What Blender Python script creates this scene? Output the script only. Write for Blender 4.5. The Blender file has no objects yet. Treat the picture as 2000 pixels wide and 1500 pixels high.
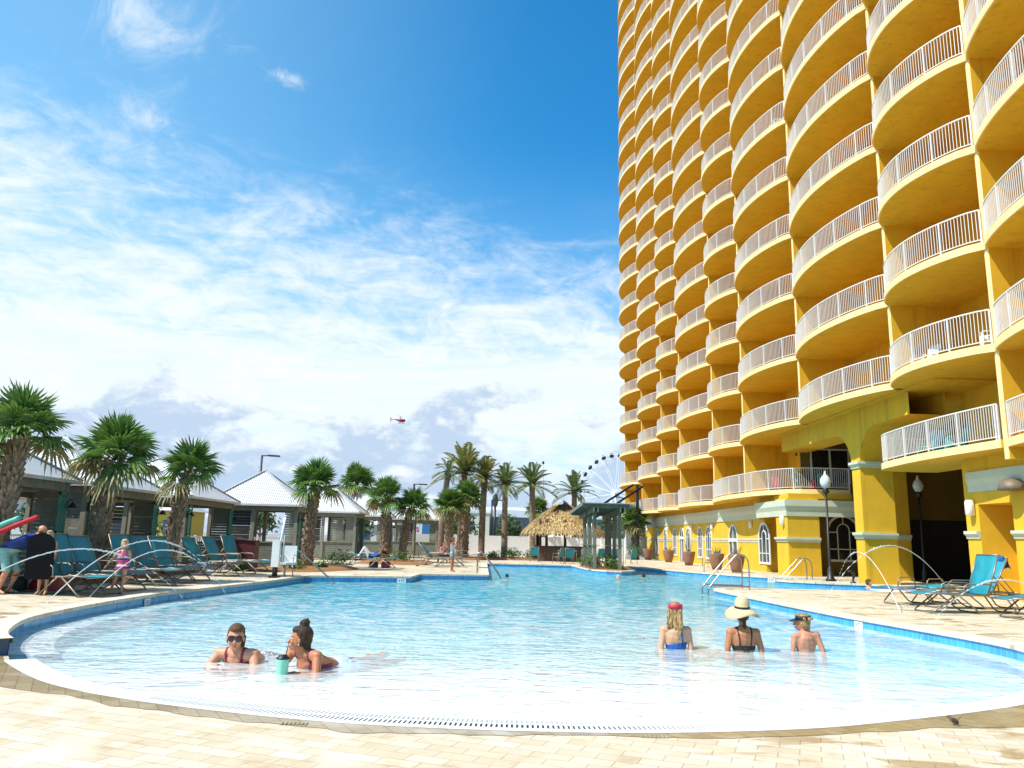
import bpy, bmesh, math, random
from math import sin, cos, pi, radians, sqrt, atan2
from mathutils import Vector, Matrix, Quaternion, noise as mnoise
from mathutils.geometry import tessellate_polygon, delaunay_2d_cdt
random.seed(7)
C = bpy.context.scene.collection
SC = bpy.context.scene
V = Vector
# ------------------------------------------------------------------ camera
CAM_H = 1.66          # above the water; the raised deck is at D
D = 0.20
FPX = 1513.0
def cam_axes():
    y = V((965 - 1000, 1052 - 750, FPX)).normalized()
    p2 = V((965, 1052 + 24 - 750, FPX))
    n = y.cross(p2).normalized()
    if n.y < 0: n = -n
    up = -n
    x = y.cross(up).normalized()
    if x.x < 0: x = -x
    return x, y, up
AX, AY, AZ = cam_axes()
cd = bpy.data.cameras.new('camera'); cam = bpy.data.objects.new('camera', cd); C.objects.link(cam)
cd.sensor_fit = 'HORIZONTAL'; cd.sensor_width = 36.0; cd.lens = FPX / 2000 * 36.0
cd.clip_start = 0.05; cd.clip_end = 6000
M = Matrix(((AX.x, -AX.y, -AX.z, 0), (AY.x, -AY.y, -AY.z, 0), (AZ.x, -AZ.y, -AZ.z, CAM_H), (0, 0, 0, 1)))
cam.matrix_world = M
SC.camera = cam
def ray(px, py):
    d = V((px - 1000, py - 750, FPX))
    return V((AX.dot(d), AY.dot(d), AZ.dot(d)))
def at_y(px, py, Y):
    d = ray(px, py); return V((0, 0, CAM_H)) + d * (Y / d.y)
def at_z(px, py, z=0.0):
    d = ray(px, py); return V((0, 0, CAM_H)) + d * ((z - CAM_H) / d.z)
def at_x(px, py, X):
    d = ray(px, py); return V((0, 0, CAM_H)) + d * (X / d.x)
# ------------------------------------------------------------------ sun, sky, exposure
SUN_E, SUN_A = radians(52), radians(24)      # elevation; angle of the light path from +X towards +Y
TO_SUN = V((-cos(SUN_E) * cos(SUN_A), -cos(SUN_E) * sin(SUN_A), sin(SUN_E)))
sl = bpy.data.lights.new('sun', 'SUN'); sl.energy = 5.0; sl.angle = radians(0.53); sl.color = (1.0, 0.95, 0.86)
so = bpy.data.objects.new('sun', sl); C.objects.link(so)
so.rotation_euler = TO_SUN.to_track_quat('Z', 'Y').to_euler(); so.location = (-30, -20, 60)
SC.view_settings.view_transform = 'Standard'; SC.view_settings.look = 'None'
SC.view_settings.exposure = 0.38; SC.view_settings.gamma = 1.0
SC.cycles.max_bounces = 10; SC.cycles.diffuse_bounces = 5; SC.cycles.glossy_bounces = 4
SC.cycles.transparent_max_bounces = 16; SC.cycles.transmission_bounces = 6
SC.cycles.caustics_reflective = False; SC.cycles.caustics_refractive = False
SC.cycles.use_denoising = True; SC.cycles.sample_clamp_indirect = 6.0

class NT:
    """small helper round a node tree"""
    def __init__(s, tree): s.t = tree; s.n = tree.nodes; s.l = tree.links
    def new(s, typ, **kw):
        n = s.n.new(typ)
        for k, v in kw.items():
            if k.startswith('i_'):
                key = k[2:]; key = int(key) if key.isdigit() else key
                s.put(n.inputs[key], v)
            else: setattr(n, k, v)
        return n
    def put(s, sock, v):
        if hasattr(v, 'is_output') or isinstance(v, bpy.types.NodeSocket): s.l.new(v, sock)
        else: sock.default_value = v
    def math(s, op, a, b=None, c=None, clamp=False):
        n = s.n.new('ShaderNodeMath'); n.operation = op; n.use_clamp = clamp
        s.put(n.inputs[0], a)
        if b is not None: s.put(n.inputs[1], b)
        if c is not None: s.put(n.inputs[2], c)
        return n.outputs[0]
    def vmath(s, op, a, b=None, scale=None):
        n = s.n.new('ShaderNodeVectorMath'); n.operation = op
        s.put(n.inputs[0], a)
        if b is not None: s.put(n.inputs[1], b)
        if scale is not None: s.put(n.inputs['Scale'], scale)
        return n.outputs['Value'] if op in ('DOT_PRODUCT', 'LENGTH') else n.outputs[0]
    def mix(s, f, a, b, typ='MIX'):
        n = s.n.new('ShaderNodeMix'); n.data_type = 'RGBA'; n.blend_type = typ
        s.put(n.inputs[0], f); s.put(n.inputs[6], a); s.put(n.inputs[7], b)
        return n.outputs[2]
    def noise(s, vec, scale=5, detail=4, rough=0.55, dist=0.0):
        n = s.n.new('ShaderNodeTexNoise'); s.put(n.inputs['Vector'], vec); s.put(n.inputs['Scale'], scale)
        n.inputs['Detail'].default_value = detail; n.inputs['Roughness'].default_value = rough
        n.inputs['Distortion'].default_value = dist
        return n.outputs[0]
    def smooth(s, v, a, b):
        n = s.n.new('ShaderNodeMapRange'); n.interpolation_type = 'SMOOTHSTEP'
        s.put(n.inputs[0], v); s.put(n.inputs[1], a); s.put(n.inputs[2], b)
        return n.outputs[0]
    def lin(s, v, a, b, c=0.0, d=1.0):
        n = s.n.new('ShaderNodeMapRange'); s.put(n.inputs[0], v)
        for i, q in enumerate((a, b, c, d)): s.put(n.inputs[i + 1], q)
        return n.outputs[0]
    def mapping(s, vec, scale=(1, 1, 1), rot=(0, 0, 0), loc=(0, 0, 0)):
        n = s.n.new('ShaderNodeMapping'); s.put(n.inputs[0], vec)
        n.inputs['Scale'].default_value = scale; n.inputs['Rotation'].default_value = rot; n.inputs['Location'].default_value = loc
        return n.outputs[0]
    def comb(s, x, y, z):
        n = s.n.new('ShaderNodeCombineXYZ')
        for i, q in enumerate((x, y, z)): s.put(n.inputs[i], q)
        return n.outputs[0]

def rgba(c, a=1.0): return (c[0], c[1], c[2], a)
def build_world():
    w = bpy.data.worlds.new('World'); SC.world = w; w.use_nodes = True
    t = NT(w.node_tree); t.n.clear()
    sky = t.new('ShaderNodeTexSky'); sky.sky_type = 'NISHITA'; sky.sun_disc = False
    sky.sun_elevation = SUN_E; sky.sun_rotation = atan2(TO_SUN.x, TO_SUN.y)
    sky.air_density = 1.0; sky.dust_density = 0.6; sky.ozone_density = 3.0
    tc = t.new('ShaderNodeTexCoord'); d = tc.outputs['Generated']
    sp = t.new('ShaderNodeSeparateXYZ', i_0=d)
    x, y, z = sp.outputs
    el = t.math('MULTIPLY', t.math('ARCSINE', z), 57.2958)                 # elevation, degrees
    az = t.math('MULTIPLY', t.math('ARCTAN2', x, y), 57.2958)              # azimuth from +Y towards +X
    zc = t.math('MAXIMUM', z, 0.03)
    p = t.comb(t.math('DIVIDE', x, zc), t.math('DIVIDE', y, zc), 0.0)      # flat cloud deck
    blue = t.mix(1.0, sky.outputs[0], (0.40, 1.36, 1.58, 1), 'MULTIPLY')
    away = t.smooth(az, -30, 20)                                            # deeper blue away from the sun
    blue = t.mix(t.math('MULTIPLY', away, 0.62), blue, t.mix(1.0, blue, (0.10, 0.66, 0.90, 1), 'MULTIPLY'))
    blue = t.mix(t.math('MULTIPLY', t.smooth(el, 30.0, 12.0), 0.35), blue, (3.6, 5.8, 7.4, 1))
    blue = t.mix(t.math('MULTIPLY', t.smooth(az, 4.0, -36.0), 0.26), blue, (4.2, 6.2, 7.6, 1))
    # cirrus sheet, torn and streaked towards the lower right
    ang = t.comb(t.math('MULTIPLY', az, 0.05), t.math('MULTIPLY', el, 0.05), 0.0)
    n1 = t.noise(t.mapping(p, scale=(1.0, 2.4, 1), rot=(0, 0, radians(-24))), 1.3, 9, 0.60, 0.6)
    n2 = t.noise(t.mapping(ang, rot=(0, 0, radians(24)), scale=(1.0, 2.6, 1)), 3.2, 10, 0.64, 0.7)
    n3 = t.noise(t.mapping(ang, rot=(0, 0, radians(35)), scale=(1.0, 1.7, 1), loc=(3, 7, 0)), 9.5, 9, 0.66, 0.6)
    wisp = t.math('ADD', t.math('MULTIPLY', n1, 0.22), t.math('ADD', t.math('MULTIPLY', n2, 0.54), t.math('MULTIPLY', n3, 0.24)))
    edge = t.math('SUBTRACT', 30.0, t.math('MULTIPLY', t.math('ADD', az, 12.0), 0.20))   # top of the sheet
    low = t.math('SUBTRACT', 1.0, t.smooth(el, 11.0, edge))
    dens = t.math('MULTIPLY_ADD', low, 0.82, t.math('MULTIPLY_ADD', wisp, 3.1, -1.63))
    dens = t.math('MULTIPLY', t.smooth(dens, -0.12, 1.0), t.math('MINIMUM', t.math('MULTIPLY', low, 2.6), 1.0), clamp=True)
    band = t.math('MULTIPLY', t.smooth(el, 16.5, 12.0), t.smooth(el, 3.0, 8.0))
    dens = t.math('MAXIMUM', dens, t.math('MULTIPLY', band, t.math('MULTIPLY_ADD', n1, 0.5, 0.66), clamp=True))
    # torn puffs high on the left
    def puff(ca, ce, ra, re, s, tilt=0.0):
        a0 = t.math('SUBTRACT', az, ca); e0 = t.math('SUBTRACT', t.math('SUBTRACT', el, ce), t.math('MULTIPLY', a0, tilt))
        a = t.math('DIVIDE', a0, ra); e = t.math('DIVIDE', e0, re)
        r = t.math('SQRT', t.math('ADD', t.math('MULTIPLY', a, a), t.math('MULTIPLY', e, e)))
        nn = t.noise(d, s, 9, 0.70, 0.9)
        return t.smooth(t.math('SUBTRACT', t.math('MULTIPLY', nn, 2.1), t.math('MULTIPLY_ADD', r, 0.62, 0.62)), 0.0, 0.95)
    for pf in ((-27.5, 32.5, 6.0, 6.5, 10.0, 0.0), (-26.8, 26.6, 4.0, 2.6, 15.0, -.1), (-17.5, 31.2, 6.0, 1.3, 18.0, -.3), (-31.0, 22.5, 9.0, 2.2, 9.0, -.15)):
        dens = t.math('MAXIMUM', dens, t.math('MULTIPLY', puff(*pf), 0.75))
    front = t.smooth(y, -0.25, 0.35)                                        # the sheet lies inland, ahead of the camera
    dens = t.math('MULTIPLY', dens, front)
    col = t.mix(dens, blue, (6.5, 7.0, 7.25, 1))
    haze = t.math('MULTIPLY', t.smooth(el, 9.0, 0.0), 0.70)
    col = t.mix(haze, col, (4.3, 6.0, 7.5, 1))
    # cumulus bank near the horizon: pale lilac-blue undersides, bright tops
    q = t.comb(t.math('MULTIPLY', az, 0.075), t.math('MULTIPLY', el, 0.12), 4.1)
    top = t.math('MULTIPLY_ADD', t.noise(t.comb(t.math('MULTIPLY', az, 0.075), 3.7, 0.0), 1.0, 2, 0.5), 19.0, -0.8)
    c1 = t.noise(q, 2.6, 10, 0.55, 0.15)
    c2 = t.noise(t.vmath('ADD', q, (0.03, 0.085, 0.0)), 2.6, 10, 0.55, 0.15)
    body = t.math('ADD', t.math('DIVIDE', t.math('SUBTRACT', top, el), 7.0), t.math('MULTIPLY_ADD', c1, 3.4, -1.7))
    cd_ = t.smooth(body, 0.0, 0.42)
    litf = t.math('ADD', t.smooth(t.math('SUBTRACT', c1, c2), -0.02, 0.14), t.math('MULTIPLY', t.math('SUBTRACT', 1.0, t.smooth(body, 0.05, 0.5)), 0.5), clamp=True)
    cc = t.mix(litf, (3.5, 4.5, 5.9, 1), (6.2, 6.7, 7.0, 1))
    col = t.mix(t.math('MULTIPLY', t.math('MULTIPLY', cd_, 0.88), front), col, cc)
    col = t.mix(t.smooth(el, 0.0, -1.0), col, (1.6, 1.7, 1.7, 1))
    bg = t.new('ShaderNodeBackground', i_0=col, i_1=0.115)
    out = t.new('ShaderNodeOutputWorld'); t.l.new(bg.outputs[0], out.inputs[0])
build_world()

# ------------------------------------------------------------------ materials
MATS = {}
def mat(name, color, rough=0.6, var=0.12, scale=6.0, bump=0.0, bscale=40.0, metal=0.0, spec=0.5, color2=None, stretch=(1, 1, 1), trans=0.0, sss=0.0, streak=0.0):
    if name in MATS: return MATS[name]
    m = bpy.data.materials.new(name); m.use_nodes = True
    t = NT(m.node_tree); b = t.n['Principled BSDF']
    tc = t.new('ShaderNodeTexCoord'); vec = t.mapping(tc.outputs['Object'], scale=stretch)
    n = t.noise(vec, scale, 5, 0.6)
    c2 = color2 if color2 else tuple(min(1, c * (1 + var)) for c in color)
    c1 = color if color2 else tuple(c * (1 - var) for c in color)
    f = t.smooth(n, 0.3, 0.7)
    base = t.mix(f, rgba(c1), rgba(c2))
    if streak:      # faint rain streaks and weathering of a painted outside wall
        st = t.noise(t.mapping(tc.outputs['Object'], scale=(2.2, 2.2, .10)), 1.6, 6, .62); bl = t.noise(tc.outputs['Object'], .35, 5, .6)
        base = t.mix(t.math('MULTIPLY', t.smooth(st, .50, .74), streak), base, t.mix(1.0, base, (.62, .60, .55, 1), 'MULTIPLY')); base = t.mix(t.math('MULTIPLY', t.smooth(bl, .45, .7), streak * .8), base, t.mix(1.0, base, (.82, .86, .95, 1), 'MULTIPLY'))
    t.put(b.inputs['Base Color'], base)
    t.put(b.inputs['Roughness'], t.math('MULTIPLY_ADD', n, 0.25, rough - 0.12, clamp=True))
    b.inputs['Metallic'].default_value = metal
    b.inputs['Specular IOR Level'].default_value = spec
    if trans: b.inputs['Transmission Weight'].default_value = trans
    if sss:
        b.inputs['Subsurface Weight'].default_value = sss; b.inputs['Subsurface Radius'].default_value = (0.012, 0.005, 0.003)
        b.inputs['Subsurface Scale'].default_value = 1.0
    if bump:
        bn = t.new('ShaderNodeBump'); bn.inputs['Strength'].default_value = bump; bn.inputs['Distance'].default_value = 0.02
        t.put(bn.inputs['Height'], t.noise(vec, bscale, 4, 0.6)); t.l.new(bn.outputs[0], b.inputs['Normal'])
    MATS[name] = m; return m

# ------------------------------------------------------------------ mesh builder
class MB:
    def __init__(s): s.v = []; s.f = []; s.mi = []; s.sm = []; s.cur = 0; s.smooth = False
    def add(s, verts, faces, smooth=None):
        o = len(s.v); s.v.extend([tuple(q) for q in verts])
        sm = s.smooth if smooth is None else smooth
        for fc in faces: s.f.append(tuple(i + o for i in fc)); s.mi.append(s.cur); s.sm.append(sm)
        return s
    def box(s, a, b, M=None):
        x0, y0, z0 = a; x1, y1, z1 = b
        vs = [V((x, y, z)) for z in (z0, z1) for (x, y) in ((x0, y0), (x1, y0), (x1, y1), (x0, y1))]
        if M is not None: vs = [M @ q for q in vs]
        return s.add(vs, [(3, 2, 1, 0), (4, 5, 6, 7), (0, 1, 5, 4), (1, 2, 6, 5), (2, 3, 7, 6), (3, 0, 4, 7)], False)
    def cbox(s, c, size, M=None):
        return s.box([c[i] - size[i] / 2 for i in range(3)], [c[i] + size[i] / 2 for i in range(3)], M)
    def bar(s, p, q, w, h, up=V((0, 0, 1))):
        p = V(p); q = V(q); d = (q - p); L = d.length
        if L < 1e-6: return s
        d.normalize()
        sd = d.cross(up)
        if sd.length < 1e-4: sd = d.cross(V((1, 0, 0)))
        sd.normalize(); u = sd.cross(d)
        vs = []
        for e in (p, q):
            for (i, j) in ((-1, -1), (1, -1), (1, 1), (-1, 1)): vs.append(e + sd * (i * w / 2) + u * (j * h / 2))
        return s.add(vs, [(3, 2, 1, 0), (4, 5, 6, 7), (0, 1, 5, 4), (1, 2, 6, 5), (2, 3, 7, 6), (3, 0, 4, 7)], False)
    def tube(s, pts, r, n=8, cap=True, smooth=True):
        pts = [V(q) for q in pts]; m = len(pts)
        rs = r if isinstance(r, (list, tuple)) else [r] * m
        vs = []; fs = []; prev = None
        for i, q in enumerate(pts):
            a = pts[max(0, i - 1)]; b = pts[min(m - 1, i + 1)]; d = (b - a).normalized()
            if prev is None:
                u = d.cross(V((0, 0, 1)))
                if u.length < 1e-3: u = d.cross(V((1, 0, 0)))
                u.normalize()
            else:
                u = prev - d * prev.dot(d)
                if u.length < 1e-5: u = d.cross(V((0, 0.3, 1)))
                u.normalize()
            prev = u; w = d.cross(u)
            for k in range(n):
                an = 2 * pi * k / n; vs.append(q + (u * cos(an) + w * sin(an)) * rs[i])
        for i in range(m - 1):
            for k in range(n):
                k2 = (k + 1) % n; fs.append((i * n + k, i * n + k2, (i + 1) * n + k2, (i + 1) * n + k))
        if cap: fs.append(tuple(range(n - 1, -1, -1))); fs.append(tuple((m - 1) * n + k for k in range(n)))
        return s.add(vs, fs, smooth)
    def lathe(s, prof, n=20, c=(0, 0, 0), smooth=True):
        vs = []; fs = []
        for (r, z) in prof:
            for k in range(n):
                a = 2 * pi * k / n; vs.append((c[0] + r * cos(a), c[1] + r * sin(a), c[2] + z))
        for i in range(len(prof) - 1):
            for k in range(n):
                k2 = (k + 1) % n; fs.append((i * n + k, i * n + k2, (i + 1) * n + k2, (i + 1) * n + k))
        fs.append(tuple(range(n - 1, -1, -1))); fs.append(tuple((len(prof) - 1) * n + k for k in range(n)))
        return s.add(vs, fs, smooth)
    def ellip(s, c, r, M=None, nu=12, nv=8):
        vs = []; fs = []; c = V(c)
        for i in range(1, nv):
            th = pi * i / nv
            for k in range(nu):
                a = 2 * pi * k / nu; q = V((r[0] * sin(th) * cos(a), r[1] * sin(th) * sin(a), r[2] * cos(th)))
                vs.append(c + (M @ q if M is not None else q))
        t = V((0, 0, r[2])); b = V((0, 0, -r[2]))
        vs.append(c + (M @ t if M is not None else t)); vs.append(c + (M @ b if M is not None else b))
        for i in range(nv - 2):
            for k in range(nu):
                k2 = (k + 1) % nu; fs.append((i * nu + k, (i + 1) * nu + k, (i + 1) * nu + k2, i * nu + k2))
        T = len(vs) - 2; B = len(vs) - 1
        for k in range(nu):
            k2 = (k + 1) % nu; fs.append((T, k, k2)); fs.append((B, (nv - 2) * nu + k2, (nv - 2) * nu + k))
        return s.add(vs, fs, True)
    def prism(s, poly, z0, z1, top=True, bottom=True, sides=True):
        """poly: list of (x, y); vertical prism"""
        a = sum(poly[i][0] * poly[(i + 1) % len(poly)][1] - poly[(i + 1) % len(poly)][0] * poly[i][1] for i in range(len(poly)))
        if a < 0: poly = poly[::-1]
        n = len(poly); vs = [(x, y, z0) for x, y in poly] + [(x, y, z1) for x, y in poly]; fs = []
        if sides: fs += [(i, (i + 1) % n, n + (i + 1) % n, n + i) for i in range(n)]
        tri = tessellate_polygon([[V((x, y, 0)) for x, y in poly]])
        for t in tri:
            p0, p1, p2 = (V(poly[i]) for i in t)
            if (p1 - p0).cross(p2 - p0) < 0: t = t[::-1]
            if top: fs.append(tuple(n + i for i in t))
            if bottom: fs.append(tuple(t[::-1]))
        return s.add(vs, fs, False)
    def build(s, name, mats, parent=None, loc=None, shade=None):
        me = bpy.data.meshes.new(name); me.from_pydata(s.v, [], s.f)
        if not isinstance(mats, (list, tuple)): mats = [mats]
        for m in mats: me.materials.append(m)
        me.polygons.foreach_set('material_index', s.mi)
        me.polygons.foreach_set('use_smooth', [bool(q) if shade is None else shade for q in s.sm])
        me.update()
        return link(name, me, parent, loc)
def link(name, me, parent=None, loc=None):
    o = bpy.data.objects.new(name, me); C.objects.link(o)
    if parent is not None: o.parent = parent
    if loc is not None: o.location = loc
    return o
def tag(o, label=None, cat=None, group=None, kind=None):
    if label: o['label'] = label
    if cat: o['category'] = cat
    if group: o['group'] = group
    if kind: o['kind'] = kind
    return o
def thing(name, label, cat, loc=(0, 0, 0), rz=0.0, group=None):
    o = bpy.data.objects.new(name, None); C.objects.link(o); o.empty_display_size = 0.2
    o.location = loc; o.rotation_euler = (0, 0, rz)
    return tag(o, label, cat, group)
def dup(root, loc, rz=0.0, label=None, group=None, scale=None):
    r = root.copy(); C.objects.link(r); r.location = loc; r.rotation_euler = (0, 0, rz)
    if label: r['label'] = label
    if group: r['group'] = group
    if scale is not None: r.scale = (scale,) * 3 if not isinstance(scale, tuple) else scale
    for ch in [o for o in C.objects if o.parent == root]:
        c = ch.copy(); C.objects.link(c); c.parent = r
        for g in [o for o in C.objects if o.parent == ch]:
            e = g.copy(); C.objects.link(e); e.parent = c
    return r
# ================================================================== setting: ground, decks, pool, water
def paver_mat(name, c1, c2, mortar, rot=20, size=1.0, wet=0.0, rough=0.75, side=None):
    m = bpy.data.materials.new(name); m.use_nodes = True; t = NT(m.node_tree); b = t.n['Principled BSDF']
    tc = t.new('ShaderNodeTexCoord'); vec = t.mapping(tc.outputs['Object'], rot=(0, 0, radians(rot)))
    wob = t.noise(tc.outputs['Object'], 1.3, 2, 0.5)
    br = t.new('ShaderNodeTexBrick'); t.put(br.inputs['Vector'], vec)
    br.inputs['Color1'].default_value = rgba(c1); br.inputs['Color2'].default_value = rgba(c2); br.inputs['Mortar'].default_value = rgba(mortar)
    br.inputs['Scale'].default_value = 1.0; br.inputs['Brick Width'].default_value = 0.30 * size; br.inputs['Row Height'].default_value = 0.155 * size
    br.inputs['Mortar Size'].default_value = 0.006; br.inputs['Mortar Smooth'].default_value = 0.3; br.offset = 0.5
    br2 = t.new('ShaderNodeTexBrick'); t.put(br2.inputs['Vector'], t.mapping(vec, loc=(5.3, 2.2, 0)))
    br2.inputs['Color1'].default_value = (1, 1, 1, 1); br2.inputs['Color2'].default_value = (0, 0, 0, 1); br2.inputs['Mortar'].default_value = (.5, .5, .5, 1)
    br2.inputs['Scale'].default_value = 1.0; br2.inputs['Brick Width'].default_value = 0.30 * size; br2.inputs['Row Height'].default_value = 0.155 * size; br2.inputs['Mortar Size'].default_value = 0.0
    col = t.mix(0.10, br.outputs[0], br2.outputs[0], 'SOFT_LIGHT')
    n = t.noise(tc.outputs['Object'], 2.2, 6, 0.65); n2 = t.noise(tc.outputs['Object'], 26, 4, 0.6)
    col = t.mix(t.smooth(n, 0.48, 0.75), col, t.mix(1.0, col, (0.80, 0.72, 0.60, 1), 'MULTIPLY'))
    col = t.mix(0.25, col, t.mix(n2, (0.75, 0.70, 0.62, 1), (1, 1, 1, 1)), 'MULTIPLY')
    # pale bloom of lime in patches
    col = t.mix(t.math('MULTIPLY', t.smooth(wob, 0.52, 0.72), 0.35), col, (0.72, 0.67, 0.58, 1))
    r = rough
    if wet:
        wm = t.smooth(t.noise(t.mapping(tc.outputs['Object'], scale=(1, 2.2, 1)), 0.9, 6, 0.62, 0.6), 0.60 - 0.12 * wet, 0.66 - 0.10 * wet)
        if side is not None: wm = t.math('MULTIPLY', wm, t.smooth(t.new('ShaderNodeSeparateXYZ', i_0=tc.outputs['Object']).outputs[0], side, side + 3.0))
        col = t.mix(t.math('MULTIPLY', wm, 0.7), col, t.mix(1.0, col, (0.60, 0.46, 0.27, 1), 'MULTIPLY'))
        r = t.math('MULTIPLY_ADD', wm, -0.45, rough)
    t.put(b.inputs['Base Color'], col); t.put(b.inputs['Roughness'], r)
    bn = t.new('ShaderNodeBump'); bn.inputs['Strength'].default_value = 0.5; bn.inputs['Distance'].default_value = 0.008
    t.put(bn.inputs['Height'], t.math('SUBTRACT', t.math('MULTIPLY', n2, 0.3), br.outputs[1])); t.l.new(bn.outputs[0], b.inputs['Normal'])
    return m
PAV = paver_mat('pale_tan_pavers', (0.56, 0.455, 0.315), (0.66, 0.585, 0.455), (0.43, 0.355, 0.25), rot=22, size=1.1, wet=0.6, side=0.5)
DECK = paver_mat('deck_pavers', (0.58, 0.48, 0.34), (0.66, 0.58, 0.45), (0.40, 0.33, 0.24), rot=45, wet=0.55)
WETP = paver_mat('wet_pavers', (0.33, 0.24, 0.12), (0.40, 0.305, 0.17), (0.25, 0.18, 0.095), rot=62, rough=0.22)
SANDY = mat('sandy_ground', (0.33, 0.31, 0.26), 0.9, 0.2, 0.4, color2=(0.22, 0.22, 0.20))
COPE = paver_mat('coping_stone', (0.66, 0.58, 0.44), (0.74, 0.67, 0.55), (0.46, 0.39, 0.29), rot=10, size=1.0)
def tile_mat():
    m = bpy.data.materials.new('blue_waterline_tile'); m.use_nodes = True; t = NT(m.node_tree); b = t.n['Principled BSDF']
    uv = t.new('ShaderNodeUVMap').outputs[0]
    br = t.new('ShaderNodeTexBrick'); t.put(br.inputs['Vector'], uv); br.offset = 0.0
    br.inputs['Color1'].default_value = (0.045, 0.28, 0.60, 1); br.inputs['Color2'].default_value = (0.07, 0.40, 0.74, 1); br.inputs['Mortar'].default_value = (0.25, 0.50, 0.68, 1)
    br.inputs['Scale'].default_value = 1.0; br.inputs['Brick Width'].default_value = 0.15; br.inputs['Row Height'].default_value = 0.15; br.inputs['Mortar Size'].default_value = 0.004
    t.put(b.inputs['Base Color'], br.outputs[0]); b.inputs['Roughness'].default_value = 0.15
    return m
TILE = tile_mat()
PLASTER = mat('white_pool_plaster', (0.80, 0.84, 0.84), 0.7, 0.04, 3.0)
# pool outline, front arc from left to right, then right side, back, left side
FRONT = [(-6.35, 10.85), (-5.96, 10.3), (-4.98, 9.25), (-4.17, 8.65), (-3.48, 8.28), (-3.0, 8.07), (-2.59, 7.91), (-1.9, 7.67), (-1.18, 7.49), (-0.5, 7.40), (0.21, 7.35), (1.12, 7.35), (2.07, 7.46), (3.1, 7.70), (4.03, 8.08), (5.11, 8.58), (5.93, 9.05), (6.8, 9.75), (7.4, 10.5)]
BACK = [(7.85, 11.3), (8.12, 12.1), (8.2, 12.9), (8.12, 13.9), (7.9, 15.5), (7.66, 17.2), (7.48, 19.5), (7.36, 22), (7.22, 25.3), (7.25, 26.0), (7.5, 26.5), (8.0, 26.8), (8.8, 26.9), (12, 26.8), (15.5, 27.0), (17.0, 28.0), (17.2, 30.2), (16.0, 31.3), (14.6, 31.9), (13.2, 32.5), (12.4, 33.0), (12.1, 33.5), (12.2, 34.2), (13.0, 34.7), (18.5, 34.9), (18.5, 36.1), (14.0, 36.4), (12.7, 36.9), (11.6, 38.4), (10.7, 40.3), (9.46, 43.5), (8.7, 46.6), (8.2, 47.5), (7.75, 46.5), (7.6, 44.0), (7.45, 41.6), (7.0, 40.2), (6.4, 39.6), (5.7, 39.8), (5.2, 40.6), (4.9, 42.5), (4.7, 47.6), (-0.42, 47.8), (-0.2, 32.4), (-2.9, 31.7), (-3.05, 29.5), (-6.6, 28.6), (-7.0, 24.5), (-7.45, 21.6), (-7.78, 19.5), (-7.88, 17.5), (-7.86, 16), (-7.75, 14.4), (-7.55, 13.2), (-7.1, 12.05), (-6.7, 11.3)]
def catmull(pts, n=4):
    out = []
    for i in range(len(pts) - 1):
        p0 = V(pts[max(0, i - 1)]); p1 = V(pts[i]); p2 = V(pts[i + 1]); p3 = V(pts[min(len(pts) - 1, i + 2)])
        for k in range(n):
            t = k / n; out.append(tuple(0.5 * ((2 * p1) + (p2 - p0) * t + (2 * p0 - 5 * p1 + 4 * p2 - p3) * t * t + (3 * p1 - p0 - 3 * p2 + p3) * t ** 3)))
    out.append(tuple(pts[-1])); return out
FRONT = catmull(FRONT, 4)
BACK = catmull([FRONT[-1]] + BACK[:8], 3)[1:] + BACK[8:-8] + catmull(BACK[-8:] + [FRONT[0]], 3)[:-1]
POOL = FRONT + BACK
def offset_poly(P, d, closed=True):
    """positive d moves outward for a counter-clockwise outline"""
    n = len(P); out = []
    for i in range(n):
        a = V(P[i - 1]) if (closed or i > 0) else V(P[i]); b = V(P[i]); c = V(P[(i + 1) % n]) if (closed or i < n - 1) else V(P[i])
        e1 = (b - a); e2 = (c - b)
        if e1.length < 1e-6: e1 = e2
        if e2.length < 1e-6: e2 = e1
        e1 = e1.normalized(); e2 = e2.normalized()
        n1 = V((e1.y, -e1.x)); n2 = V((e2.y, -e2.x)); m = n1 + n2
        if m.length < 0.2: m = n1
        m.normalize(); k = 1.0 / max(0.55, m.dot(n1))
        out.append(tuple(b + m * d * k))
    return out
def ribbon(mb, A, B, za, zb, closed=False, smooth=False):
    n = len(A); vs = [(x, y, za) for x, y in A] + [(x, y, zb) for x, y in B]; fs = []
    for i in range(n if closed else n - 1):
        j = (i + 1) % n; fs.append((i, j, n + j, n + i))
    mb.add(vs, fs, smooth)
def flat(name, poly, z, m, kind='structure', hole=None):
    loops = [[V((x, y, 0)) for x, y in poly]]
    if hole: loops.append([V((x, y, 0)) for x, y in hole])
    allv = poly + (hole or []); tri = tessellate_polygon(loops); fs = []
    for t in tri:
        a, b, c = (V(allv[i]) for i in t)
        fs.append(tuple(t) if (b - a).cross(c - a) > 0 else tuple(t[::-1]))
    mb = MB(); mb.add([(x, y, z) for x, y in allv], fs, False); o = mb.build(name, m); o['kind'] = kind; return o
HX0, HX1, HY0, HY1 = -17.0, 40.0, -12.0, 66.0
Lf, Rf = FRONT[0], FRONT[-1]
flat('ground', [(-2500, -1500), (2500, -1500), (2500, 3500), (-2500, 3500)], -0.05, SANDY, hole=[(HX0, HY0), (HX1, HY0), (HX1, HY1), (HX0, HY1)])
flat('pool_deck', [(HX0, Lf[1])] + [Lf] + BACK[::-1] + [Rf, (HX1, Rf[1]), (HX1, HY1), (HX0, HY1)], D, DECK)
flat('beach_entry_pavement', [(HX0, HY0), (HX1, HY0), (HX1, Rf[1])] + FRONT[::-1] + [(HX0, Lf[1])], 0.0, PAV)
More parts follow.
